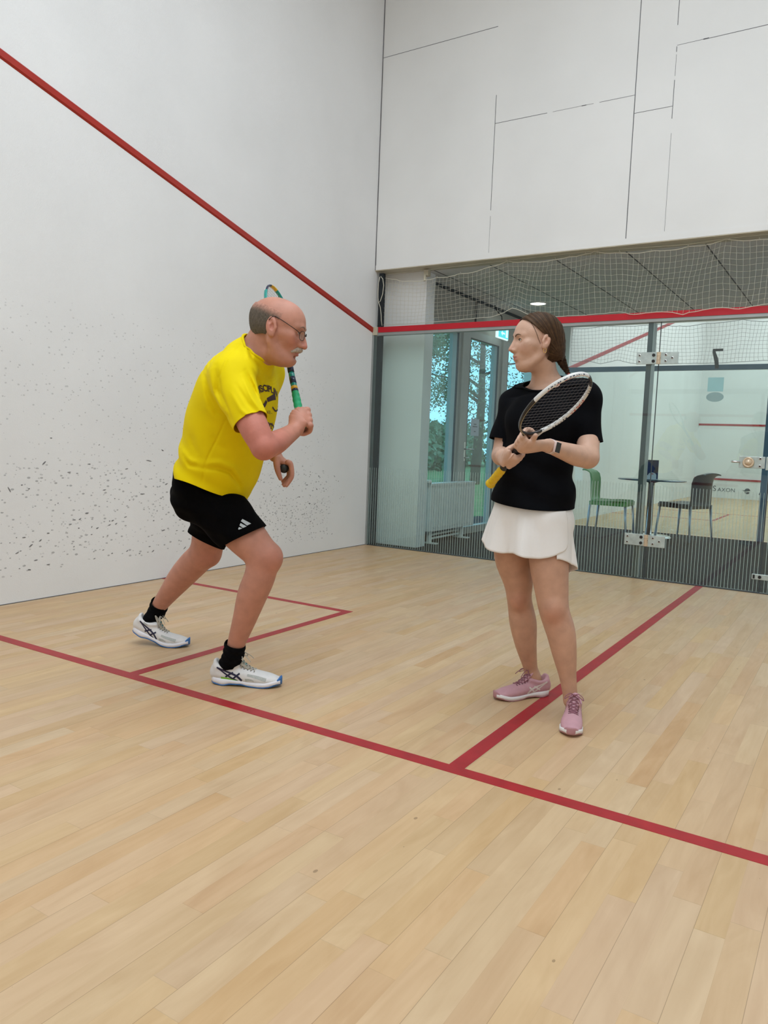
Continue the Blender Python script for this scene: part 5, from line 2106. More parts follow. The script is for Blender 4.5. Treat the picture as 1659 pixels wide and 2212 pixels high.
# ------------------------------------------------------------------ t-shirt
M['yellow'] = mat('yellow_sports_shirt', (0.84, 0.66, 0.002), 0.7, var=0.035, vscale=10, spec=0.12, bump=0.08, bscale=400)
sh = Field()
sa = np.array([0.182, 0.184, 0.182, 0.187, 0.192, 0.172, 0.105])
sb = np.array([0.142, 0.160, 0.162, 0.157, 0.140, 0.108, 0.074])
spine = pts_of([(448, 1072, 3.13), (470, 1008, 3.08), (487, 950, 3.03), (503, 890, 2.98), (514, 840, 2.94), (524, 801, 2.91), (536, 772, 2.885)])
shirt_tube = Tube(spine, sa, sb * np.array([1.04, 1.0, 1, 1, 1, 1, 1]), mL, sb * np.array([0.88, 0.93, 0.98, 1, 1, 1, 1]))
sh.u(shirt_tube, 0.03)
sh.u(Tube([at(538, 782, 2.88), at(515, 793, 2.80), RS], [0.066, 0.072, 0.076]), 0.05)
sh.u(Tube([at(542, 782, 2.90), at(560, 793, 3.0), LS], [0.066, 0.072, 0.076]), 0.05)
s_end = at(541, 913, 2.685)
sl_axis = unit(at(549, 935, 2.672) - at(524, 865, 2.71))
sh.u(Tube([RS, at(518, 862, 2.715), s_end, s_end + sl_axis * 0.05], [0.076, 0.073, 0.0665, 0.066]), 0.035)
l_end = at(561, 885, 3.15)
sl2 = unit(LE - LS)
sh.u(Tube([LS, at(562, 850, 3.11), l_end, l_end + sl2 * 0.05], [0.074, 0.070, 0.065, 0.064]), 0.035)


CREASES = [
    # sleeve: long diagonal folds from the shoulder to the cuff
    ([(548, 800), (558, 826), (562, 846)], 3.5, 0.0035), ([(541, 806), (554, 834), (560, 856)], 3.5, -0.0030),
    ([(530, 800), (548, 838), (562, 872)], 3.5, 0.0045), ([(522, 812), (545, 862), (568, 893)], 3.5, -0.0040),
    ([(510, 830), (536, 872), (562, 900)], 4.0, 0.0040), ([(500, 850), (520, 885), (545, 905)], 4.5, -0.0035),
    # armhole seam and the folds under it
    ([(520, 745), (490, 775), (473, 815), (478, 850), (495, 890), (503, 914)], 2.2, 0.0030),
    ([(466, 790), (470, 840), (486, 880)], 5.0, 0.0050), ([(442, 800), (450, 850), (470, 890), (494, 905)], 6.0, 0.0050), ([(452, 800), (461, 850), (480, 888)], 4.5, -0.0035),
    ([(437, 825), (446, 880), (470, 915)], 6.0, -0.0030),
    # side seam
    ([(492, 897), (470, 945), (450, 985), (440, 1012)], 1.6, 0.0022),
    # waist: cloth caught above the hem
    ([(398, 985), (410, 1005), (432, 1010)], 4.0, 0.0060), ([(392, 968), (405, 992), (428, 1000)], 5.0, -0.0045),
    ([(438, 1012), (470, 1012), (497, 1020), (516, 1045), (524, 1066)], 4.0, 0.0075), ([(440, 1000), (476, 1000), (505, 1012), (522, 1036)], 6.0, -0.0050),
    ([(440, 1010), (439, 1044)], 1.8, 0.0022), ([(410, 935), (416, 960), (430, 985)], 6.0, 0.0035), ([(455, 935), (470, 960), (500, 975)], 8.0, 0.0030),
    ([(520, 930), (530, 960), (548, 985)], 7.0, 0.0035),
    # collar pull
    ([(536, 745), (545, 775), (565, 800)], 3.0, 0.0035), ([(528, 738), (536, 775), (556, 812)], 4.0, -0.0030), ([(575, 800), (585, 830), (590, 860)], 5.0, 0.0030),
]


def shirt_folds(P):
    """soft folds: diagonals from the armpit and shoulder, hem ripples, belly sag"""
    e = P - tp[3]
    u, v, w = e @ mL, e @ mF, e @ UP
    px_axis = unit(tp[5] - tp[0])
    t = e @ px_axis
    out = np.zeros(len(P))
    dpt = (P - CAM) @ FC
    X = 829.5 + ((P - CAM) @ RC) / dpt * FOC
    Y = 1106 - ((P - CAM) @ UC) / dpt * FOC
    nearside = smoothstep(0.06, -0.06, u)

    def crease(pl, w, amp):
        """a valley (amp > 0) or ridge running along a line on the near side"""
        best = np.full(len(P), 1e9)
        prm = np.zeros(len(P))
        n = len(pl) - 1
        for i in range(n):
            A, B = np.array(pl[i], float), np.array(pl[i + 1], float)
            D = B - A
            t_ = np.clip(((X - A[0]) * D[0] + (Y - A[1]) * D[1]) / (D @ D), 0, 1)
            d_ = np.hypot(X - A[0] - t_ * D[0], Y - A[1] - t_ * D[1])
            m_ = d_ < best
            best[m_] = d_[m_]
            prm[m_] = (i + t_[m_]) / n
        return 1.9 * amp * np.exp(-(best / (w * 1.15)) ** 2) * np.sin(PI * np.clip(prm, 0.04, 0.96)) ** 0.6 * nearside

    for pl, w, amp in CREASES:
        out += crease(pl, w, amp)
    # waist: pulled cloth above the hem
    out += 0.0060 * np.sin(t * 62 + v * 9 + 0.8 * np.sin(u * 16)) * smoothstep(-0.10, -0.24, t) * smoothstep(0.06, -0.12, v)
    out += 0.0035 * np.sin(v * 34 + t * 12) * smoothstep(-0.05, -0.3, t)
    # broad back creases
    out += 0.004 * np.sin(t * 26 + u * 12 + 1.0) * smoothstep(-0.02, -0.12, v)
    # chest drape
    out += 0.003 * np.sin(u * 40 + t * 20) * smoothstep(0.02, 0.10, v) * smoothstep(-0.15, 0.1, t)
    return out


NECK = pts_of([(541, 790, 2.885), (556, 762, 2.865), (577, 726, 2.845)])
neck_tube = Tube(NECK, [0.070, 0.066, 0.066], [0.074, 0.070, 0.068], mL)
sh.u(neck_tube, 0.025)
sh.disp.append(shirt_folds)
V, F = sh.mesh(0.0032)
V = relax(V, F, 2)
# neck opening
ncv = at(562, 763, 2.868)
c_back, c_front = at(534, 726, 2.86), at(589, 797, 2.80)
c_dir = unit(c_front - c_back)
n_up = unit(np.cross(mL, c_dir))
n_up = n_up if n_up @ UP > 0 else -n_up
n_up = unit(n_up - 0.10 * mL)
V, F = clip(V, F, np.where((neck_tube(V) < 0.035) & ((V - at(541, 790, 2.885)) @ UP > -0.06), (V - (c_back + c_front) / 2) @ n_up, -1.0))
# hem
h_back, h_front = at(380, 1031, 3.12), at(526, 1073, 3.08)
h_n = unit(np.cross(mL, unit(h_front - h_back)))
h_n = h_n if h_n @ UP < 0 else -h_n
h_n = unit(h_n - 0.16 * mL)
V, F = clip(V, np.array([f for f in F if len(f) == 4] + [[f[0], f[1], f[2], f[2]] for f in F if len(f) == 3] + [[f[0], f[1], f[2], f[3]] for f in F if len(f) == 5] + [[f[0], f[3], f[4], f[4]] for f in F if len(f) == 5]),
            (V - h_back) @ h_n - 0.006 * np.sin((V @ RH) * 22))


def quads(F):
    out = []
    for f in F:
        if len(f) == 4:
            out.append(f)
        elif len(f) == 3:
            out.append([f[0], f[1], f[2], f[2]])
        elif len(f) == 5:
            out += [[f[0], f[1], f[2], f[3]], [f[0], f[3], f[4], f[4]]]
        else:
            for i in range(1, len(f) - 1):
                out.append([f[0], f[i], f[i + 1], f[i + 1]])
    return np.array(out)


def tidy(F):
    out = []
    for f in F:
        g = [f[i] for i in range(len(f)) if f[i] != f[i - 1]]
        if len(g) >= 3:
            out.append(g)
    return out


# sleeve ends
V, F = clip(V, quads(tidy(F)), np.where((np.linalg.norm(V - s_end, axis=1) < 0.13) & ((V - RS) @ sl_axis > 0.1) & ((V - s_end) @ mL < 0.06), (V - s_end) @ unit(sl_axis + 0.10 * RH), -1.0))
V, F = clip(V, quads(tidy(F)), np.where((np.linalg.norm(V - l_end, axis=1) < 0.10) & ((V - LS) @ sl2 > 0.05), (V - l_end) @ sl2, -1.0))
F = tidy(F)
shirt = mesh_obj('t_shirt', V, F, M['yellow'], man)
shirt['label'] = 'yellow short sleeved shirt with dark brown print'
solidify(shirt, 0.003)
shirt_bvh = bvh_of(V, F)
# collar rib
rim = []
mLp = unit(mL - n_up * (mL @ n_up))
for k in range(64):
    a = 2 * PI * k / 64
    dr = c_dir * math.cos(a) + mL * math.sin(a)
    cen = (c_back + c_front) / 2
    hit = shirt_bvh.ray_cast(Vector(cen - n_up * 0.006), Vector(dr), 0.3)
    if hit[0] is not None:
        rim.append(np.array(hit[0]) - np.array(n_up) * 0.000)
if len(rim) > 20:
    b = MB()
    b.tube(rim, 0.0055, 6, closed=True)
    b.build('collar', M['yellow'], shirt, True)
# printed lettering on the chest
M['print_brown'] = mat('dark_brown_print', (0.045, 0.012, 0.018), 0.6)


def chest_art(v2, f2, name, O, ux, uy, mt):
    Vd, Fd = decal(shirt_bvh, v2, f2, O, ux, uy, -mF, 0.0016, 1, 0.05)
    return mesh_obj(name, Vd, Fd, mt, shirt)


def arc_text(s, size, R, bold=0.0):
    v, f = text_mesh(s, size, 0, bold)
    out = []
    for x, y in v:
        a = x / R
        out.append(((R + y) * math.sin(a), (R + y) * math.cos(a) - R))
    return out, f


mR = -mL
pu = unit(tp[5] - tp[2])
shirt_tube_center = spine[4] * 0.55 + spine[3] * 0.45
pu = unit(pu - mF * (pu @ mF))
chO = shirt_tube_center + mF * 0.15
for (s, sz, dy, arc, bold) in (('DISCIPLIN', 0.036, 0.045, 0.16, 0.0012), ('-- ATE --', 0.018, -0.050, 0.30, 0.0), ('Supporter', 0.046, -0.098, 0.26, 0.0012)):
    v, f = arc_text(s, sz, arc, bold)
    chest_art(v, f, 'lettering', chO + pu * dy, mL, pu, M['print_brown'])
art = [stroke([(-0.125, -0.035), (-0.118, 0.0), (-0.108, 0.022), (-0.088, 0.018)], 0.020, 0.010), stroke([(-0.085, -0.028), (-0.04, -0.022), (-0.015, 0.0)], 0.022, 0.012),
       stroke([(-0.01, 0.004), (0.03, 0.016), (0.055, 0.022)], 0.016, 0.026), stroke([(0.03, -0.022), (0.06, -0.036), (0.10, -0.028), (0.12, -0.012)], 0.007, 0.007)]
va, fa = [], []
for v, f in art:
    o = len(va)
    va += v
    fa += [[i + o for i in q] for q in f]
chest_art(va, fa, 'emblem', chO + pu * -0.005, mL, pu, M['print_brown'])

# ------------------------------------------------------------------ shorts
M['black_cloth'] = mat('black_jersey', (0.0012, 0.0012, 0.0015), 0.9, spec=0.06, var=0.15, vscale=20, bump=0.1, bscale=300)
so = Field()
so.u(Tube(pts_of([(452, 1030, 3.10), (448, 1062, 3.13)]), [0.162, 0.168], [0.128, 0.122], mL), 0.03)
so.u(Tube([at(446, 1073, 3.07), at(487, 1112, 3.045), at(524, 1155, 3.013), at(552, 1187, 3.0)], [0.109, 0.104, 0.097, 0.092]), 0.05)
so.u(Tube([LHp, at(458, 1125, 3.35), at(443, 1185, 3.43)], [0.108, 0.095, 0.080]), 0.05)
so.u(Ell(at(425, 1062, 3.18), (0.10, 0.10, 0.09)), 0.05)
so.disp.append(lambda P: 0.003 * np.sin((P @ RH) * 60 + (P @ UP) * 40) + 0.002 * np.sin((P @ UP) * 90 - (P @ FH) * 30))
V, F = so.mesh(0.004)
V = relax(V, F, 2)
rn = unit(RK - at(488, 1112, 3.04))
r1, r2 = at(569, 1138, 3.0), at(478, 1184, 3.02)
rn = unit(np.cross(unit(r1 - r2), FC))
rn = rn if rn @ (RK - RHp) > 0 else -rn
sep_n = unit(mL)
mid = (RK + LK) / 2
# a point belongs to the leg whose axis is nearer
Rax, Lax = Tube([RHp, RK], [0.1, 0.1]), Tube([LHp, LK], [0.1, 0.1])


def ax_dist(P, A, B):
    D = B - A
    t = np.clip(((P - A) @ D) / (D @ D), 0, 1.3)
    return np.linalg.norm(P - A - t[:, None] * D, axis=1)


isR = ax_dist(V, RHp, RK) < ax_dist(V, LHp, LK)
l1, l2 = at(413, 1149, 3.41), at(474, 1183, 3.39)
ln = unit(np.cross(unit(l1 - l2), FC))
ln = ln if ln @ (LK - LHp) > 0 else -ln
fv = np.where(isR, (V - r1) @ rn, (V - l1) @ ln)
V, F = clip(V, F, fv)
V, F = clip(V, quads(tidy(F)), (V - at(452, 1020, 3.1)) @ UP - 0.03)
F = tidy(F)
shorts = mesh_obj('shorts', V, F, M['black_cloth'], man)
solidify(shorts, 0.003)
sb_ = bvh_of(V, F)
M['logo_grey'] = mat('silver_print', (0.42, 0.46, 0.48), 0.4)


def poly_art(polys):
    v, f = [], []
    for p in polys:
        o = len(v)
        v += p
        f.append(list(range(o, o + len(p))))
    return v, f


def px_poly(pl):
    """positions given in a 4.514x crop whose corner is (270, 1020)"""
    return [(270 + x / 4.514, 1020 + y / 4.514) for x, y in pl]


lo_ = []
cx_, cy_ = 528.0, 1132.0
for pl in ([(1145, 457), (1229, 503), (1190, 522), (1130, 478)], [(1128, 497), (1187, 530), (1152, 545), (1117, 520)], [(1113, 536), (1146, 549), (1110, 562), (1104, 555)]):
    lo_.append([(x - cx_, -(y - cy_)) for x, y in px_poly(pl)])
v, f = poly_art(lo_)
dpl = 2.92
Vd, Fd = decal(sb_, v, f, at(cx_, cy_, dpl), RC * dpl * DS / FOC, UC * dpl * DS / FOC, unit(at(cx_, cy_, dpl) - CAM), 0.002, 1)
mesh_obj('emblem', Vd, Fd, M['logo_grey'], shorts)

# ------------------------------------------------------------------ socks
def sock(pts, r, top_pt, parent, mt):
    s = Field()
    s.u(Tube(pts, r), 0.01)
    A = unit(np.asarray(pts[0]) - np.asarray(pts[1]))
    s.disp.append(lambda P: 0.0016 * np.sin((P @ A) * 210 + 2.0 * np.sin((P @ RH) * 25)))
    V, F = s.mesh(0.003)
    V = relax(V, F, 1)
    V, F = clip(V, F, (V - np.asarray(top_pt)) @ A)
    o = mesh_obj('sock', V, tidy(F), mt, parent)
    solidify(o, 0.003)
    return o


M['sock'] = mat('black_ribbed_sock', (0.002, 0.002, 0.0025), 0.9, spec=0.1, var=0.2, vscale=60, bump=0.3, bscale=500)
sock([at(512, 1375, 3.055), at(508, 1392, 3.065), at(503, 1418, 3.08), RF0 + RFd * 0.066 + UP * 0.075, RF0 + RFd * 0.085 + UP * 0.045], [0.042, 0.0425, 0.0425, 0.036, 0.026], at(508, 1390, 3.065), man, M['sock'])
place_l = None
shoe_r = build_shoe(man, RF0, RFd, 0.302, dict(SHOE_M, accent=M['shoe_lime']), -1, 'white court shoe with navy side stripes, lime shank and blue sole, set flat on the floor')
shoe_l = build_shoe(man, LF0, LFd, 0.302, SHOE_M, 1, 'white court shoe with the heel raised', bend=0.36)
an = shoe_l((0.066, 0, 0.085))
sock([at(350, 1292, 3.61), at(345, 1304, 3.63), at(338, 1322, 3.642), shoe_l((0.066, 0, 0.075)), shoe_l((0.085, 0, 0.05))], [0.0425, 0.0425, 0.041, 0.032, 0.024], at(346, 1302, 3.63), man, M['sock'])

GS = 1.0
# ------------------------------------------------------------------ hair, moustache, glasses
M['hair_grey'] = mat('short_grey_hair', (0.15, 0.12, 0.095), 0.75, var=0.22, vscale=120, bump=0.3, bscale=500, attr='tint', spec=0.25)
M['moustache'] = mat('grey_moustache', (0.46, 0.38, 0.31), 0.8, var=0.3, vscale=200, bump=0.5, bscale=600)


def head_field(W, AX, s, grow):
    f = Field()
    f.u(Ell(W((-0.017, 0, 0.036)), np.array((0.103, 0.077, 0.083)) * s + grow, AX), 0.02)
    f.u(Ell(W((-0.03, 0, 0.0)), np.array((0.075, 0.066, 0.06)) * s + grow, AX), 0.02)
    return f


hf = head_field(hW, hAX, HS_M, 0.0038)


def hair_noise(P):
    q = (P - hO) @ hAX.T
    a = np.arctan2(q[:, 1], -q[:, 0])
    return 0.0007 * np.sin(a * 90 + q[:, 2] * 160) + 0.0006 * np.sin(a * 41 - q[:, 2] * 90)


hf.disp.append(hair_noise)
V, F = hf.mesh(0.0025)
q = (V - hO) @ hAX.T / HS_M
# hairline: band around the sides and back, bald above, clear of the ears
topz = 0.066 + 0.20 * np.clip(-q[:, 0] - 0.03, -0.05, 0.05)
frontx = 0.020 + 0.25 * np.clip(q[:, 2] - 0.02, -0.02, 0.05)
lowz = np.where(q[:, 0] < -0.02, -0.035 - 0.25 * np.clip(-q[:, 0] - 0.04, 0, 0.05), 0.016 + 0.5 * np.clip(q[:, 0] + 0.02, 0, 0.05))
fv = np.maximum.reduce([q[:, 2] - topz, lowz - q[:, 2], q[:, 0] - frontx])
ear = np.minimum(np.linalg.norm((q - np.array((-0.010, 0.079, 0.0))) / np.array((0.024, 0.05, 0.037)), axis=1), np.linalg.norm((q - np.array((-0.010, -0.079, 0.0))) / np.array((0.024, 0.05, 0.037)), axis=1))
fv = np.maximum(fv, (1 - ear) * 0.02)
V, F = clip(V, F, fv)
F = tidy(F)
q = (V - hO) @ hAX.T / HS_M
# sparse towards the bald crown: scalp shows through
fade = np.maximum(q[:, 2] - (0.066 + 0.20 * np.clip(-q[:, 0] - 0.03, -0.05, 0.05)), q[:, 0] - (0.020 + 0.25 * np.clip(q[:, 2] - 0.02, -0.02, 0.05)))
w = smoothstep(-0.040, -0.001, fade) ** 1.3
strk = 0.82 + 0.18 * np.sin(np.arctan2(q[:, 1], -q[:, 0]) * 90 + q[:, 2] * 160)
hc = np.array([0.135, 0.11, 0.085]) * strk[:, None]
hcol = hc * (1 - w[:, None]) + np.array([0.50, 0.255, 0.19]) * w[:, None]
ho = mesh_obj('hair', V, F, M['hair_grey'], man)
set_color(ho, hcol)
ho['label'] = 'short grey hair around the back and sides'
solidify(ho, 0.006)
# moustache and brows as brushes of short strands
def strands(name, seeds, mt, parent, r=0.0007):
    b = MB()
    for a, d, l in seeds:
        b.tube([a, a + d * l * 0.5, a + d * l + np.array([0, 0, -0.15 * l])], [r, r * 0.9, r * 0.3], 4, False)
    return b.build(name, mt, parent, True)


rg = random.Random(3)
sd = []
mf = Field()
mpts = [hW((0.080, -0.034, -0.069)), hW((0.096, -0.018, -0.056)), hW((0.1035, 0, -0.0525)), hW((0.096, 0.018, -0.056)), hW((0.080, 0.034, -0.069))]
mf.u(Tube(mpts, np.array([0.005, 0.0095, 0.0105, 0.0095, 0.005]) * HS_M), 0.005)
mf.disp.append(lambda P: 0.0011 * np.sin(((P - hO) @ hAX[1]) * 1500) + 0.0006 * np.sin(((P - hO) @ hAX[1]) * 700 + ((P - hO) @ hAX[2]) * 500))
V, F = mf.mesh(0.0016)
mesh_obj('moustache', V, F, M['moustache'], man)
def brow(name, W, AX, bvh, mt, pts, r, parent):
    """a soft brow laid on the skin"""
    for sy in (-1, 1):
        b = MB()
        P = catmull([W((x, sy * y, z)) for x, y, z in pts], 6)
        P = [on_surface(bvh, p, -AX[0], 0.0002, back=0.03) for p in P]
        n = len(P)
        for k in range(5):
            o = AX[2] * (k - 2) * r * 0.55
            q = [on_surface(bvh, p + o * (1 - 0.75 * i / (n - 1)), -AX[0], 0.0002, back=0.03) for i, p in enumerate(P)]
            b.tube(q, [r * 0.55 * (1 - 0.6 * i / (n - 1)) for i in range(n)], 5)
        b.build(name, mt, parent, True)


M['brow_m'] = mat('greyish_brow', (0.26, 0.17, 0.12), 0.8, var=0.3, vscale=300)
brow('eyebrow', hW, hAX, man_bvh, M['brow_m'], [(0.097, 0.012, 0.027), (0.094, 0.025, 0.032), (0.086, 0.038, 0.031), (0.078, 0.047, 0.025)], 0.0022, man)
M['specs'] = mat('dark_spectacle_metal', (0.02, 0.018, 0.018), 0.3, 0.8)
M['lens'] = glass_mat('spectacle_lens', (0.94, 0.96, 0.95), 1.45)
gl = bpy.data.objects.new('glasses', None)
link(gl, man)
ROOTLOC[gl.name] = ROOTLOC[man.name]
for sy in (-1, 1):
    cy = sy * 0.0335
    ring = []
    for k in range(28):
        a = 2 * PI * k / 28
        rx, rz = 0.0245, 0.0165
        y, z = cy + rx * math.cos(a) * (1.0), 0.000 + rz * math.sin(a) - (0.002 if math.sin(a) < 0 else 0)
        x = 0.1085 - 0.30 * max(0, abs(y) - 0.02)
        ring.append(hW((x, y, z)))
    MB().tube(ring, 0.0011, 6, closed=True).build('rim', M['specs'], gl, True)
    b = MB()
    b.add(ring + [np.mean(ring, 0)], [(k, (k + 1) % 28, 28) for k in range(28)])
    b.build('lens', M['lens'], gl, True)
    x0 = 0.1085 - 0.30 * 0.038
    MB().tube(catmull([hW((x0, sy * 0.058, 0.004)), hW((x0 - 0.012, sy * 0.0735, 0.010)), hW((0.05, sy * 0.0785, 0.022)), hW((0.01, sy * 0.0815, 0.034)), hW((-0.012, sy * 0.083, 0.036)), hW((-0.026, sy * 0.083, 0.018))], 5),
              0.0013, 6).build('temple', M['specs'], gl, True)
MB().tube(catmull([hW((0.1105, -0.010, 0.004)), hW((0.1135, 0, 0.008)), hW((0.1105, 0.010, 0.004))], 5), 0.0011, 6).build('bridge', M['specs'], gl, True)

# ------------------------------------------------------------------ his racket and the ball
def racket(name_label, butt, A, Wd, L, a, b, cols, loc, grip_len, shaft_r=0.0105, rg_=0.0165, rows=(18, 12), bands=None, stroke_txt=None):
    A = unit(A)
    Wd = unit(Wd - A * (Wd @ A))
    Nn = np.cross(A, Wd)
    rt = root('squash_racket', loc, name_label, 'racket')
    C = butt + A * (L - a)
    # grip
    pr, hs = [], np.linspace(0, grip_len, 60)
    g = MB()
    prof = []
    for h in hs:
        r = rg_ * (1.0 - 0.10 * smoothstep(grip_len * 0.75, grip_len, h)) + 0.003 * smoothstep(0.02, 0.0, h) + 0.0007 * math.sin(h * 2 * PI / 0.024)
        prof.append((r, h))
    prof = [(0.0, -0.001)] + prof + [(0.008, grip_len + 0.001)]
    g.lathe(butt, prof, 20, A)
    g.build('grip', cols['grip'], rt, True)
    # shaft that forks into the throat
    yk = L - 2 * a - 0.105
    s = MB()
    s.mi = 0
    n = 72
    ring, rr = [], []
    t0 = math.acos(-0.93)
    for k in range(n + 1):
        t = -t0 + 2 * t0 * k / n
        ring.append(C + A * a * math.cos(t) + Wd * b * math.sin(t) * (1.0))
    lft, rgt = ring[0], ring[-1]
    stem = butt + A * yk
    lo = butt + A * (yk + 0.04)
    s.tube(catmull([butt + A * (grip_len - 0.005), butt + A * (grip_len + 0.05), stem], 4), [shaft_r] * 9, 12)
    arm1 = catmull([stem - A * 0.01, lo - Wd * 0.010, lft + (lo - lft) * 0.35 - Wd * 0.004, lft], 6)
    arm2 = catmull([stem - A * 0.01, lo + Wd * 0.010, rgt + (lo - rgt) * 0.35 + Wd * 0.004, rgt], 6)
    path = list(arm1) + ring[1:-1] + list(arm2[::-1])
    path = np.array(path)
    # frame section: taller across the string plane
    m = len(path)
    T = np.gradient(path, axis=0)
    T /= np.linalg.norm(T, axis=1)[:, None]
    V, F, fm = [], [], []
    ns = 10
    for i in range(m):
        side = np.cross(Nn, T[i])
        side /= np.linalg.norm(side)
        for k in range(ns):
            an_ = 2 * PI * k / ns
            V.append(path[i] + side * 0.0046 * math.cos(an_) + Nn * 0.0080 * math.sin(an_))
    base = len(s.v)
    for i in range(m - 1):
        frac = i / (m - 1)
        for k in range(ns):
            l = (k + 1) % ns
            F.append((i * ns + k, i * ns + l, (i + 1) * ns + l, (i + 1) * ns + k))
            fm.append(cols['pattern'](frac, k / ns))
    s.add(V, F)
    s.m[-len(F):] = fm
    s.build('frame', cols['frame'], rt, True)
    # throat bridge
    br = [C + A * a * math.cos(t) * 1.0 + Wd * b * math.sin(t) for t in np.linspace(t0, 2 * PI - t0, 10)]
    MB().tube([p - A * 0.0 for p in br], 0.0055, 8).build('throat_bridge', cols['frame'][0], rt, True)
    # strings
    st = MB()
    nc, nl = rows
    for i in range(nc):
        y = -0.93 * a + 1.86 * a * (i + 0.5) / nc
        w = b * math.sqrt(max(0, 1 - (y / a) ** 2)) - 0.004
        if w > 0.01:
            st.tube([C + A * y - Wd * w, C + A * y + Nn * 0.0004, C + A * y + Wd * w], 0.0005, 4, False)
    for i in range(nl):
        x = -0.88 * b + 1.76 * b * (i + 0.5) / nl
        h = a * math.sqrt(max(0, 1 - (x / b) ** 2)) - 0.004
        st.tube([C + Wd * x - A * h, C + Wd * x - Nn * 0.0004, C + Wd * x + A * h], 0.0005, 4, False)
    st.build('strings', cols['strings'], rt, True)
    return rt, C, A, Wd, Nn


M['teal'] = mat('teal_lacquer', (0.010, 0.26, 0.22), 0.25, var=0.04)
M['rk_navy'] = mat('navy_lacquer', (0.01, 0.02, 0.06), 0.25)
M['rk_white'] = mat('white_lacquer', (0.70, 0.70, 0.68), 0.3)
M['rk_yellow'] = mat('amber_lacquer', (0.75, 0.42, 0.02), 0.3)
M['grip_green'] = mat('green_grip_tape', (0.012, 0.36, 0.15), 0.6, var=0.06, vscale=60, bump=0.3, bscale=200)
M['string_grey'] = mat('grey_string', (0.30, 0.28, 0.27), 0.5)
butt_m = rkC - rkA * 0.020
wm = unit(np.cross(rkA, unit(RC * 0.55 + FC * 0.83)))


def pat_m(fr, k):
    if 0.66 < fr < 0.80:
        return 1
    if 0.46 < fr < 0.51:
        return 3
    if 0.38 < fr < 0.46:
        return 2 if k < 0.5 else 1
    return 0


Wm = unit(RH * 0.30 + FH * 0.95)
rk1, C1, A1, W1, N1 = racket('teal squash racket with green grip held upright by the man, passing behind his head', butt_m, rkA, Wm, 0.70, 0.170, 0.104,
                             dict(grip=M['grip_green'], frame=[M['teal'], M['rk_navy'], M['rk_white'], M['rk_yellow']], strings=M['string_grey'], pattern=pat_m), tuple(butt_m), 0.165, 0.0125, 0.0162)
b = MB()
b.lathe(butt_m + rkA * 0.166, [(0.0145, 0.0), (0.0142, 0.010)], 20, rkA)
b.build('collar_band', M['rk_navy'], rk1, True)
b = MB()
b.lathe(butt_m + rkA * 0.176, [(0.0141, 0.0), (0.0136, 0.014)], 20, rkA)
b.build('amber_band', M['rk_yellow'], rk1, True)
b = MB()
for (q0, q1) in ((0.205, 0.235), (0.262, 0.30)):
    b.lathe(butt_m + rkA * q0, [(0.0131, 0.0), (0.0131, q1 - q0)], 20, rkA)
b.build('dark_lettering', M['rk_navy'], rk1, True)
bc = at(613.5, 1012, 3.112)
ball = MB()
ball.lathe(bc, [(0.02 * math.sin(t), -0.02 * math.cos(t)) for t in np.linspace(0, PI, 20)], 28)
M['ball'] = mat('black_rubber_ball', (0.012, 0.016, 0.014), 0.55, var=0.1)
tag(ball.build('squash_ball', M['ball'], None, True), "small black squash ball held in the man's lowered hand", 'ball')

DS = GS = 1.0
# ------------------------------------------------------------------ the woman in black shirt and white skirt
DS = GS = KW = 1.04


def zw(z):
    return CAM[2] - (CAM[2] - z) * KW


woman = root('person', (3.25, -3.55, 0.0), 'person in a black t-shirt and white skirt standing with a racket in both hands', 'person')
wphi = math.radians(25)
wL = RH * math.cos(wphi) - FH * math.sin(wphi)
wF = np.cross(wL, UP)
# racket axis (solved from its outline)
rkB = at(1058.7, 1045.8, 2.805)
rwA = unit([0.6456, -0.5431, 0.5368])
rwW = unit([-0.5682, -0.8113, -0.1374])

wb_ = Field()
wt = pts_of([(1150, 1125, 2.93), (1152, 1075, 2.93), (1157, 1020, 2.92), (1166, 960, 2.91), (1177, 905, 2.905), (1186, 866, 2.905), (1180, 836, 2.91)])
wa = np.array([0.150, 0.132, 0.120, 0.118, 0.128, 0.112, 0.055])
wbk = np.array([0.104, 0.098, 0.092, 0.096, 0.104, 0.088, 0.052])
wb_.u(Tube(wt, wa, wbk, wL), 0.03)
wRS, wLS = at(1115, 871, 2.995), at(1261, 860, 2.83)
wb_.u(Tube([at(1178, 846, 2.92), at(1150, 855, 2.96), wRS], [0.034, 0.041, 0.047]), 0.04)
wb_.u(Tube([at(1190, 843, 2.90), at(1228, 849, 2.86), wLS], [0.034, 0.041, 0.047]), 0.04)
wb_.u(Tube(pts_of([(1181, 838, 2.905), (1177, 812, 2.89), (1171, 782, 2.865)]), [0.053, 0.0475, 0.047]), 0.03)
# head
wO = at(1160, 741, 2.845)
yw = math.radians(9)
wHF = -RH * math.cos(yw) - FH * math.sin(yw) - UP * 0.26
wHU = UP
HS_W = 0.878 * KW
wW_, wAX = build_head(wb_, wO, wHF, wHU, HS_W, 'f')
# her right arm
wRE = at(1084, 984, 2.985)
C_R = rkB + rwA * 0.216
C_L = rkB + rwA * 0.322
vw = unit(C_R - CAM)
wec = unit(-(vw - rwA * (vw @ rwA)))
wer = unit(np.cross(rwA, wec))
if wer @ RC < 0:
    wer = -wer
wRW = at(1085, 986, 2.715)
wb_.u(Tube([wRS, at(1097, 925, 2.995), wRE], [0.050, 0.044, 0.038]), 0.02)
wb_.u(Tube([wRE, at(1083, 985, 2.90), at(1085, 983, 2.82), wRW], [0.037, 0.036, 0.029, 0.0245]), 0.012)
grip_hand(wb_, C_R, rwA, wec, wer, 0.0125, wRW, 0.93, mcp=20, span=(80, 150, 215), thumb=(-50, -90, -130), thumb_s=(0.0, 0.018, 0.034), palm0=-25)
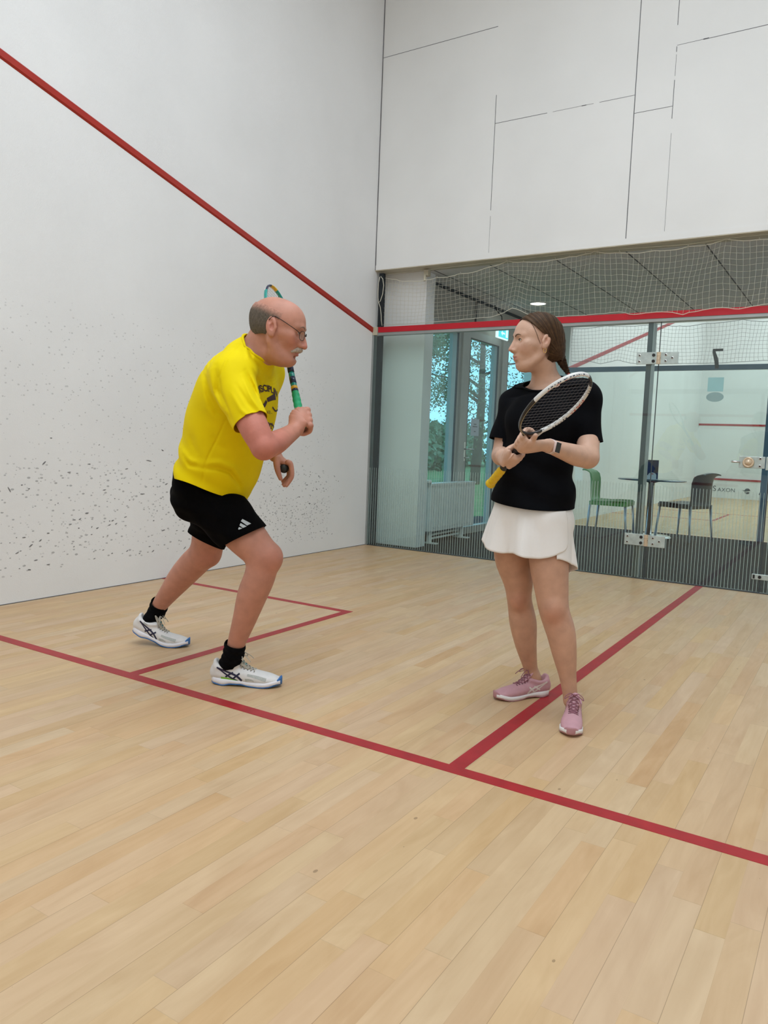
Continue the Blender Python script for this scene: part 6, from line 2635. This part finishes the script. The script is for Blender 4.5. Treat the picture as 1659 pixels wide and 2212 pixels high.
# her left arm
wLE = at(1270, 988, 2.775)
wLW = at(1185, 963, 2.60)
wb_.u(Tube([wLS, at(1270, 925, 2.83), wLE], [0.050, 0.0435, 0.039]), 0.02)
wb_.u(Tube([wLE, at(1247, 984, 2.735), at(1214, 973, 2.665), wLW], [0.039, 0.0385, 0.030, 0.0235]), 0.012)
vl = unit(C_L - CAM)
wec2 = unit(-(vl - rwA * (vl @ rwA)))
wer2 = -unit(np.cross(rwA, wec2)) if np.cross(rwA, wec2) @ RC > 0 else unit(np.cross(rwA, wec2))
grip_hand(wb_, C_L, rwA, wec2, wer2, 0.0115, wLW + (wLW - wLE) * 0.06, 0.93, mcp=25, span=(85, 155, 215), thumb=(-42, -50, -48), thumb_s=(0.002, 0.030, 0.058), palm0=-30)
# legs
wRH, wLH = at(1112, 1130, 2.965), at(1184, 1128, 2.885)
wRK, wLK = at(1122, 1295, 3.04), at(1197, 1318, 2.85)
wb_.u(Tube([wRH, at(1107, 1200, 2.995), at(1119, 1255, 3.015), wRK, at(1130, 1346, 3.06), at(1136, 1392, 3.08), at(1145, 1438, 3.115), at(1150, 1460, 3.125)],
           [0.080, 0.071, 0.058, 0.0485, 0.0535, 0.043, 0.0295, 0.031]), 0.02)
wb_.u(Tube([wLH, at(1186, 1215, 2.865), at(1191, 1270, 2.855), wLK, at(1211, 1364, 2.85), at(1219, 1410, 2.853), at(1226, 1458, 2.857), at(1231, 1495, 2.86), at(1234, 1515, 2.862)],
           [0.080, 0.073, 0.063, 0.0555, 0.0535, 0.0455, 0.0325, 0.0275, 0.027]), 0.02)
for kc, dd in ((at(1120, 1296, 3.005), 0), (at(1196, 1318, 2.815), 0)):
    wb_.u(Ell(kc, (0.028, 0.028, 0.036)), 0.03)
LS0 = np.array([3.348, -3.530, 0.0])
LSd = unit(np.array([3.432, -3.79, 0]) - LS0)
RS0 = np.array([3.183, -3.362, 0.0])
RSd = unit(np.array([3.035, -3.548, 0]) - RS0)
wb_.u(Tube([at(1234, 1512, 2.862), LS0 + LSd * 0.06 + UP * 0.055, LS0 + LSd * 0.14 + UP * 0.034, LS0 + LSd * 0.19 + UP * 0.028], [0.025, 0.020, 0.014, 0.011]), 0.015)
wb_.u(Tube([at(1150, 1458, 3.125), RS0 + RSd * 0.06 + UP * 0.055, RS0 + RSd * 0.14 + UP * 0.034, RS0 + RSd * 0.19 + UP * 0.028], [0.026, 0.020, 0.014, 0.011]), 0.015)


def woman_color(P):
    c = np.tile(np.array([0.60, 0.375, 0.275]), (len(P), 1))
    q = (P - wO) @ wAX.T / HS_W
    near = (np.abs(q) < 0.16).all(1)

    def put(w, col):
        nonlocal c
        c = c * (1 - w[:, None]) + np.array(col) * w[:, None]

    def blob(cx, r, amt):
        d = np.linalg.norm((q - np.array(cx)) / np.array(r), axis=1)
        return np.where(near, np.exp(-d * d * 1.5), 0) * amt

    for sy in (-1, 1):
        put(blob((0.07, sy * 0.045, -0.03), (0.035, 0.03, 0.028), 0.5), (0.58, 0.28, 0.20))
        put(blob((-0.012, sy * 0.08, 0.0), (0.025, 0.02, 0.035), 0.45), (0.58, 0.27, 0.20))
    put(blob((0.116, 0, -0.03), (0.016, 0.014, 0.014), 0.6), (0.56, 0.25, 0.19))
    put(blob((0.096, 0, -0.069), (0.020, 0.028, 0.0095), 1.0), (0.38, 0.115, 0.10))
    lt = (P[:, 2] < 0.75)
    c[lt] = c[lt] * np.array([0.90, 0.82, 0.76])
    for p0 in (at(1196, 1330, 2.80), at(1120, 1300, 2.99)):
        put(np.exp(-(np.linalg.norm(P - p0, axis=1) / 0.05) ** 2 * 1.2) * 0.6, (0.48, 0.20, 0.13))
    return c


M['skin_w'] = skin_mat('fair_skin', 0.48)
V, F = wb_.mesh(0.0028)
wbo = mesh_obj('body', V, F, M['skin_w'], woman)
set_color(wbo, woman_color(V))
w_bvh = bvh_of(V, F)
eyes_of(wW_, wAX, HS_W, woman, -RH * 0.95 - FH * 0.10)

# ------------------------------------------------------------------ her shirt
M['black_shirt'] = mat('black_t_shirt', (0.0016, 0.002, 0.0035), 0.85, var=0.2, vscale=12, spec=0.10, bump=0.08, bscale=350)
ws = Field()
ws.u(Tube([at(1149, 1130, 2.93)] + wt[1:5] + pts_of([(1184, 872, 2.905), (1185, 852, 2.906), (1182, 832, 2.906)]), np.array([0.166, 0.158, 0.142, 0.132, 0.142, 0.128, 0.098, 0.062]), np.array([0.136, 0.128, 0.114, 0.112, 0.118, 0.104, 0.082, 0.058]), wL), 0.04)
for sy in (-1, 1):
    ws.u(Ell(wt[4] + wL * 0.062 * sy + wF * 0.062 - UP * 0.015, (0.058, 0.058, 0.056)), 0.06)
ws.u(Tube([at(1178, 843, 2.92), at(1150, 853, 2.96), wRS], [0.050, 0.054, 0.058]), 0.05)
ws.u(Tube([at(1190, 839, 2.90), at(1228, 846, 2.86), wLS], [0.050, 0.054, 0.058]), 0.05)
we_r, we_l = at(1086, 951, 2.995), at(1271, 955, 2.825)
wsr, wsl = unit(we_r - wRS), unit(we_l - wLS)
ws.u(Tube([wRS, at(1099, 912, 2.995), we_r, we_r + wsr * 0.05], [0.058, 0.055, 0.053, 0.053]), 0.03)
ws.u(Tube([wLS, at(1268, 910, 2.825), we_l, we_l + wsl * 0.05], [0.058, 0.054, 0.051, 0.051]), 0.03)


def wfolds(P):
    e = P - wt[3]
    u, v, w = e @ wL, e @ wF, e @ UP
    o = 0.0045 * np.sin(w * 55 + u * 10 + 1.2 * np.sin(u * 14)) * smoothstep(0.0, -0.12, w)
    o += 0.0035 * np.sin(u * 42 - w * 22) * smoothstep(0.16, 0.02, np.abs(w + 0.02))
    o += 0.003 * np.sin(w * 38 + u * 46) * smoothstep(0.08, 0.15, np.abs(u)) * smoothstep(-0.1, 0.1, w)
    # bunched cloth at the near hip
    hp = P - at(1234, 1052, 2.87)
    r = np.linalg.norm(hp, axis=1)
    o += -0.010 * np.exp(-(r / 0.024) ** 2) + 0.005 * np.exp(-(np.linalg.norm(P - at(1234, 1070, 2.87), axis=1) / 0.02) ** 2)
    return o


wneck = Tube(pts_of([(1182, 845, 2.908), (1177, 812, 2.89), (1172, 788, 2.868)]), [0.066, 0.058, 0.056], [0.066, 0.060, 0.058], wL)
ws.u(wneck, 0.03)
ws.disp.append(wfolds)
V, F = ws.mesh(0.0036)
V = relax(V, F, 2)
cb, cf = at(1208, 806, 2.965), at(1160, 845, 2.83)
cdir = unit(cf - cb)
cn = unit(np.cross(wL, cdir))
cn = cn if cn @ UP > 0 else -cn
cn = unit(cn - 0.13 * wL)
V, F = clip(V, F, np.where(wneck(V) < 0.03, (V - (cb + cf) / 2) @ cn, -1.0))
V, F = clip(V, quads(tidy(F)), zw(0.838) + 0.010 * ((V - wt[2]) @ -wL) / 0.15 - 0.012 * ((V - wt[2]) @ wF) / 0.12 - V[:, 2])
V, F = clip(V, quads(tidy(F)), np.where((np.linalg.norm(V - we_r, axis=1) < 0.17) & ((V - wt[3]) @ wL < -0.14) & ((V - wRS) @ wsr > 0.06), (V - we_r) @ unit(wsr + 0.15 * RH), -1.0))
V, F = clip(V, quads(tidy(F)), np.where((np.linalg.norm(V - we_l, axis=1) < 0.17) & ((V - wt[3]) @ wL > 0.145) & ((V - wLS) @ wsl > 0.06), (V - we_l) @ unit(wsl - 0.10 * RH), -1.0))
F = tidy(F)
wsh = mesh_obj('t_shirt', V, F, M['black_shirt'], woman)
solidify(wsh, 0.003)
wsh_bvh = bvh_of(V, F)
rim = []
wLp = unit(wL - cn * (wL @ cn))
for k in range(56):
    a = 2 * PI * k / 56
    hit = wsh_bvh.ray_cast(Vector((cb + cf) / 2 - cn * 0.005), Vector(cdir * math.cos(a) + wLp * math.sin(a)), 0.25)
    if hit[0] is not None:
        rim.append(np.array(hit[0]))
if len(rim) > 20:
    b = MB()
    b.tube(rim, 0.005, 6, closed=True)
    b.build('collar', M['black_shirt'], wsh, True)

# ------------------------------------------------------------------ her skirt: two wrapped panels
M['white_cloth'] = mat('white_skirt_fabric', (0.88, 0.87, 0.86), 0.65, var=0.025, vscale=10, bump=0.1, bscale=200)
wc = at(1151, 1085, 2.93)
z_w = zw(0.90)


def hem_z(th):
    tab = [(-180, 0.60), (-140, 0.62), (-115, 0.675), (-95, 0.700), (-75, 0.680), (-55, 0.662), (-30, 0.648), (-8, 0.658), (8, 0.646), (25, 0.644), (45, 0.648), (75, 0.62), (100, 0.578), (120, 0.575), (150, 0.585), (180, 0.60)]
    return np.interp(th, [t[0] for t in tab], [t[1] for t in tab])


def skirt_panel(name, t0, t1, r_off, end_round):
    n, m = 200, 34
    V, F = [], []
    for i in range(n + 1):
        th = t0 + (t1 - t0) * i / n
        thw = (th + 180) % 360 - 180
        a = math.radians(th)
        zb = zw(float(hem_z(thw)))
        if end_round:
            d = (t1 - th) / 46.0
            if d < 1:
                zb += 0.085 * (1 - math.sqrt(max(0, 1 - (1 - max(0, d)) ** 2)))
        for j in range(m + 1):
            t = j / m
            z = z_w + (zb - z_w) * t
            s = max(0.0, zw(0.845) - z) / (0.845 - 0.60)
            A = 0.135 + 0.050 * s ** 0.7
            B = 0.100 + 0.056 * s ** 0.7
            f = (0.016 * math.sin(a * 5 + 0.6) + 0.013 * math.sin(a * 9 + 2.0) + 0.0025 * math.sin(a * 17 + 1.0)) * s ** 1.1
            f += 0.0012 * math.sin(a * 19 + z * 30) * s
            # flare at her right side
            f += 0.020 * s * math.exp(-((thw + 88) / 30) ** 2) - 0.016 * s * math.exp(-((thw - 100) / 40) ** 2)
            f += 0.0015 * (1 - s) * math.sin(a * 40)
            sh_ = wL * (math.sin(a) * (A + f + r_off)) + wF * (math.cos(a) * (B + f + r_off))
            V.append(wc * np.array([1, 1, 0]) + sh_ + UP * z)
    # keep the cloth off the legs
    V = np.array(V)
    ax_ = wc * np.array([1, 1, 0])
    for _ in range(5):
        d = wb_.at(V)
        rad = (V - ax_) * np.array([1, 1, 0])
        rad /= np.linalg.norm(rad, axis=1)[:, None]
        need = np.clip(0.009 + r_off * 0.6 - d, 0, 0.05) * smoothstep(zw(0.845), zw(0.815), V[:, 2])
        V = V + rad * need[:, None]
    G = V.reshape(n + 1, m + 1, 3)
    for _ in range(4):
        G[1:-1] = G[1:-1] * 0.5 + (G[:-2] + G[2:]) * 0.25
        G[:, 1:-1] = G[:, 1:-1] * 0.5 + (G[:, :-2] + G[:, 2:]) * 0.25
    V = G.reshape(-1, 3)
    W_ = m + 1
    for i in range(n):
        for j in range(m):
            k = i * W_ + j
            F.append((k, k + W_, k + W_ + 1, k + 1))
    return V, F


sk = bpy.data.objects.new('skirt', None)
link(sk, woman)
ROOTLOC[sk.name] = ROOTLOC[woman.name]
sk['label'] = 'white wrapped skirt with a rounded slit'
V, F = skirt_panel('front', -185, 60, 0.004, True)
o = mesh_obj('front_panel', V, F, M['white_cloth'], sk)
solidify(o, 0.0022, 0.0)
V, F = skirt_panel('back', 42, 190, -0.001, False)
o = mesh_obj('back_panel', V, F, M['white_cloth'], sk)
solidify(o, 0.0022, 0.0)
b = MB()
b.tube([wc * np.array([1, 1, 0]) + wL * math.sin(t) * 0.135 + wF * math.cos(t) * 0.100 + UP * z_w for t in np.linspace(0, 2 * PI, 48)[:-1]], 0.006, 6, closed=True)
b.build('waistband', M['white_cloth'], sk, True)

# ------------------------------------------------------------------ her shoes
build_shoe(woman, LS0, LSd, 0.262, SHOE_W, 1, 'dusty pink court shoe pointing at the viewer')
build_shoe(woman, RS0, RSd, 0.262, SHOE_W, -1, 'dusty pink court shoe turned to the left with pale side stripes')

# ------------------------------------------------------------------ her hair
GS = 1.0
M['hair_brown'] = mat('dark_brown_hair', (0.046, 0.024, 0.011), 0.6, var=0.5, vscale=60, spec=0.14)
hfw = Field()
g = 0.0075
hfw.u(Ell(wW_((-0.012, 0, 0.038)), np.array((0.092, 0.077, 0.083)) * HS_W + g, wAX), 0.02)
hfw.u(Ell(wW_((0.020, 0, 0.045)), np.array((0.066, 0.066, 0.060)) * HS_W + g * 0.4, wAX), 0.03)
hfw.u(Ell(wW_((-0.088, 0, -0.060)), np.array((0.020, 0.022, 0.022)) * HS_W, wAX), 0.03)
hfw.u(Ell(wW_((-0.050, 0, -0.012)), np.array((0.062, 0.062, 0.058)) * HS_W + g, wAX), 0.03)
hfw.u(Ell(wW_((-0.066, 0, -0.045)), np.array((0.040, 0.046, 0.032)) * HS_W + g * 0.6, wAX), 0.03)


def whair(P):
    q = (P - wO) @ wAX.T / HS_W
    # strands gather from the parting to the nape
    ph = np.arctan2(q[:, 2] + 0.060, q[:, 0] + 0.088) + 0.5 * np.abs(q[:, 1])
    wv = 0.6 * np.sin(q[:, 0] * 31 + q[:, 2] * 17)
    o = 0.0005 * np.sin(ph * 38 + wv) + 0.0006 * np.sin(ph * 83 + 2 * wv) + 0.0004 * np.sin(ph * 149 + wv) + 0.0003 * np.sin(ph * 263)
    o += 0.003 * np.exp(-(q[:, 1] / 0.004) ** 2) * (q[:, 2] > 0.06)
    return o


hfw.disp.append(whair)
V, F = hfw.mesh(0.0026)
V = relax(V, F, 1)
q = (V - wO) @ wAX.T / HS_W
x, y, z = q[:, 0], np.abs(q[:, 1]), q[:, 2]
front = np.interp(z, [-0.10, 0.010, 0.035, 0.06, 0.085, 0.105], [-0.034, -0.032, 0.012, 0.040, 0.066, 0.10]) - 0.25 * np.clip(0.045 - y, 0, 0.05) * (z > 0.07)
fv = np.maximum(x - front, -0.088 + 0.35 * np.clip(-x - 0.04, 0, 0.05) - z)
V, F = clip(V, F, fv)
F = tidy(F)
q = (V - wO) @ wAX.T / HS_W
ph = np.arctan2(q[:, 2] + 0.060, q[:, 0] + 0.088) + 0.5 * np.abs(q[:, 1])
stk = 0.5 + 0.22 * np.sin(ph * 57 + 2 * np.sin(ph * 13)) + 0.18 * np.sin(ph * 131 + 1.3) + 0.1 * np.sin(ph * 31)
stk = np.clip(stk, 0, 1)[:, None]
hcw = np.array([0.022, 0.011, 0.006]) * (1 - stk) + np.array([0.092, 0.050, 0.024]) * stk
M['hair_comb'] = mat('combed_brown_hair', (0.05, 0.03, 0.015), 0.6, var=0.25, vscale=60, spec=0.14, attr='tint')
wh = mesh_obj('hair', V, F, M['hair_comb'], woman)
set_color(wh, hcw)
wh['label'] = 'dark brown hair combed back into a braid'
solidify(wh, 0.003)
# braid
br = catmull(pts_of([(1203, 762, 2.88), (1211, 774, 2.885), (1216, 786, 2.89), (1222, 797, 2.895), (1228, 808, 2.90)]), 4)
bf = Field()
for i in range(len(br) - 1):
    t = i / (len(br) - 2)
    r = (0.0165 * KW * (1 - t) + 0.0065 * KW * t)
    T = unit(br[i + 1] - br[i])
    sd_ = unit(np.cross(T, FC)) * (1 if i % 2 else -1)
    dirv = unit(T + sd_ * 0.75)
    n2 = unit(np.cross(dirv, FC))
    bf.u(Ell(br[i] + sd_ * r * 0.42, (r * 1.25, r * 0.72, r * 0.85), [dirv, n2, np.cross(dirv, n2)]), 0.0015)
bf.disp.append(lambda P: 0.0004 * np.sin((P @ RC) * 2600 + (P @ UC) * 1200))
V, F = bf.mesh(0.0016)
mesh_obj('braid', V, F, M['hair_brown'], woman)
M['hair_tie'] = mat('coral_hair_tie', (0.55, 0.12, 0.10), 0.6)
b = MB()
b.lathe(br[-1], [(0.0045, -0.004), (0.0062, 0.0), (0.0045, 0.004)], 12, unit(br[-1] - br[-2]))
b.build('hair_tie', M['hair_tie'], woman, True)
b = MB()
tip0 = br[-1]
for k in range(10):
    d = unit(unit(br[-1] - br[-2]) + np.array([rg.uniform(-.35, .35) for _ in range(3)]))
    b.tube([tip0, tip0 + d * 0.012, tip0 + d * 0.024 - UP * 0.004], [0.0016, 0.0012, 0.0003], 5)
b.build('braid_tip', M['hair_brown'], woman, True)
# loose strands beside the face
b = MB()
for (dx, dy) in ((0, 0),):
    pts = [wW_((0.062 + dx, 0.030, 0.094)), wW_((0.046 + dx, 0.064, 0.060)), wW_((0.030 + dx, 0.074 + dy, 0.025)), wW_((0.012 + dx, 0.0765 + dy, -0.012)), wW_((0.002 + dx, 0.076 + dy, -0.026))]
    pp_ = [on_surface(w_bvh, p, -wAX[1], 0.0016, back=0.05) for p in catmull(pts, 6)]
    b.tube(pp_[:-6], 0.0007, 5)
b.build('loose_strands', M['hair_brown'], woman, True)
M['brow_w'] = mat('soft_brown_brow', (0.13, 0.075, 0.045), 0.8)
brow('eyebrow', wW_, wAX, w_bvh, M['brow_w'], [(0.097, 0.011, 0.0205), (0.095, 0.023, 0.0255), (0.087, 0.037, 0.0265), (0.079, 0.046, 0.0225)], 0.0020, woman)
for sy in (-1, 1):
    b = MB()
    P = [wW_((0.0885 - 0.030 * abs(t) ** 2.2 * 0.3, sy * (0.0315 + 0.0135 * t), 0.0102 - 0.0042 * t * t - (0.001 if t > 0.8 else 0))) for t in np.linspace(-1, 1.08, 14)]
    P = [on_surface(w_bvh, p, -wAX[0], 0.0005, back=0.03) for p in P]
    b.tube(P, [0.0005] + [0.0009] * 12 + [0.0004], 5)
    b.build('eyelash', M['hair_brown'], woman, True)
# ear rings
M['gold'] = mat('gold', (0.75, 0.48, 0.16), 0.25, 1.0)
for sy in (-1, 1):
    c = np.array(wW_((-0.006, sy * 0.084, -0.040)))
    b = MB()
    b.tube([c + 0.0075 * (math.cos(t) * wAX[0] * 0.75 + math.sin(t) * wAX[2] * 1.15) for t in np.linspace(0, 2 * PI, 20)[:-1]], 0.0011, 6, closed=True)
    b.build('earring', M['gold'], woman, True)

# ------------------------------------------------------------------ wrist watch, ring
M['band'] = mat('pale_pink_band', (0.70, 0.56, 0.53), 0.5)
M['screen'] = mat('black_glass_screen', (0.004, 0.004, 0.005), 0.08, spec=0.6)
wt_root = bpy.data.objects.new('watch', None)
link(wt_root, woman)
ROOTLOC[wt_root.name] = ROOTLOC[woman.name]
wt_root['label'] = 'dark square watch on a pale pink band'
fa = unit(wLW - at(1214, 973, 2.665))
wcx = wLW - fa * 0.012
e1 = unit(-FC - fa * (-FC @ fa))
e2 = np.cross(fa, e1)
if e2 @ UC > 0:
    e2 = -e2
ring = []
nr = 40
V, F = [], []
for k in range(nr):
    a = 2 * PI * k / nr
    d = e1 * math.cos(a) + e2 * math.sin(a)
    for (w, rr) in ((-0.0095, 0.0245), (-0.0095, 0.0265), (0.0095, 0.0265), (0.0095, 0.0245)):
        V.append(wcx + fa * w + d * rr)
for k in range(nr):
    l = (k + 1) % nr
    for j in range(4):
        F.append((k * 4 + j, k * 4 + (j + 1) % 4, l * 4 + (j + 1) % 4, l * 4 + j))
mesh_obj('band', V, F, M['band'], wt_root)
ang = math.radians(4)
dn = e1 * math.cos(ang) + e2 * math.sin(ang)
dt = np.cross(fa, dn)


def wbox(hw, hl, d0, d1, bev):
    b = MB()
    b.box(-hw, hw, -hl, hl, d0, d1, bev)
    b.v = [tuple(wcx + fa * p[0] + dt * p[1] + dn * p[2]) for p in b.v]
    return b


wbox(0.0165, 0.0195, 0.0225, 0.0325, 0.003).build('case', M['band'], wt_root, True)
wbox(0.0148, 0.0178, 0.0320, 0.0337, 0.0007).build('screen', M['screen'], wt_root)

# ------------------------------------------------------------------ her racket
M['rk_black'] = mat('black_lacquer', (0.012, 0.012, 0.013), 0.25)
M['rk_red'] = mat('red_lacquer', (0.45, 0.015, 0.02), 0.3)
M['rk_gold'] = mat('dull_gold_lacquer', (0.30, 0.25, 0.13), 0.35)
M['grip_yellow'] = mat('yellow_grip_tape', (0.72, 0.48, 0.01), 0.6, var=0.06, vscale=60, bump=0.3, bscale=200)
M['string_dark'] = mat('dark_string', (0.10, 0.095, 0.10), 0.5)


def pat_w(fr, k):
    if 0.10 < fr < 0.385 or 0.45 < fr < 0.65:
        return 1
    if 0.65 < fr < 0.93 and 0.1 < k < 0.3:
        return 3
    return 0


rk2, C2, A2, W2, N2 = racket('black and white squash racket with yellow grip held across her chest by the woman', rkB, rwA, rwW, 0.695, 0.168, 0.100,
                             dict(grip=M['grip_yellow'], frame=[M['rk_black'], M['rk_white'], M['rk_red'], M['rk_gold']], strings=M['string_dark'], pattern=pat_w), tuple(rkB), 0.125, 0.0115, 0.0160)
b = MB()
b.lathe(rkB + rwA * 0.124, [(0.0150, 0.0), (0.0150, 0.004), (0.0140, 0.006), (0.0138, 0.12), (0.0118, 0.165), (0.0, 0.167)], 20, rwA)
b.build('black_grip', M['rk_black'], rk2, True)
# lettering and small marks along the frame
def frame_pt(t, out=0.0):
    return C2 + A2 * (0.168 + out) * math.cos(t) + W2 * (0.100 + out) * math.sin(t)


side_v = -FC
sgn = 1 if N2 @ side_v > 0 else -1
TXA = 2.0


def frame_text(s, size, t_mid, mt, flip, name):
    v, f = text_mesh(s, size, 0.0, 0.0006, 1.0)
    out = []
    for x, y in v:
        t = t_mid + flip * x / 0.155
        p = frame_pt(t, 0.0)
        c = frame_pt(t, 0.0055) - p
        c = unit(c)
        a = max(-0.9, min(0.9, -y / 0.0095))
        out.append(p + c * 0.0046 * math.cos(a + TXA) * 1.1 + N2 * sgn * (0.0080 * math.sin(a + TXA)) * 1.08)
    return mesh_obj(name, out, f, mt, rk2, False)


mk_ = MB()
rgw = random.Random(8)


def frame_mark(t, dt, a0, a1, mb):
    vs = []
    for tt in np.linspace(t - dt, t + dt, 4):
        p = frame_pt(tt)
        c = unit(frame_pt(tt, 0.005) - p)
        for a in (a0, (a0 + a1) / 2, a1):
            vs.append(p + c * 0.0046 * math.cos(a) * 1.12 + N2 * sgn * 0.0080 * math.sin(a) * 1.06)
    mb.add(vs, [(i * 3 + j, i * 3 + j + 1, i * 3 + j + 4, i * 3 + j + 3) for i in range(3) for j in range(2)])


T0 = math.acos(-0.93)


def fr_t(fr):
    """frame run (0..1 over the ring part) to angle"""
    return T0 - 2 * T0 * fr


# W2 points to image left here: positive angle = upper left side
red, dark = MB(), MB()
for k in range(13):
    t = -0.1 + k * 0.085
    t += rgw.uniform(-0.02, 0.02)
    frame_mark(t, rgw.uniform(0.008, 0.03), 0.25 + rgw.uniform(0, 0.2), 0.55 + rgw.uniform(0, 0.25), dark)
    if k % 3 != 1:
        frame_mark(t + 0.03, rgw.uniform(0.01, 0.035), 1.05, 1.25 + rgw.uniform(0, 0.15), red)
for k in range(6):
    frame_mark(-0.72 - k * 0.09, 0.016, 1.6, 2.2, dark)
for k in range(6):
    frame_mark(-2.05 - k * 0.08, rgw.uniform(0.012, 0.026), 1.5 + rgw.uniform(0, 0.4), 2.1 + rgw.uniform(0, 0.4), dark)
for nm, mb, mt in (('dark_mark', dark, M['rk_navy']), ('red_mark', red, M['rk_red'])):
    for i in range(len(mb.v) // 12):
        one = MB()
        one.add(mb.v[i * 12:(i + 1) * 12], [[q - i * 12 for q in f] for f in mb.f[i * 6:(i + 1) * 6]])
        one.build(nm, mt, rk2)
frame_text('AIR DRIVE', 0.017, -1.66, M['rk_red'], 1.0, 'lettering')
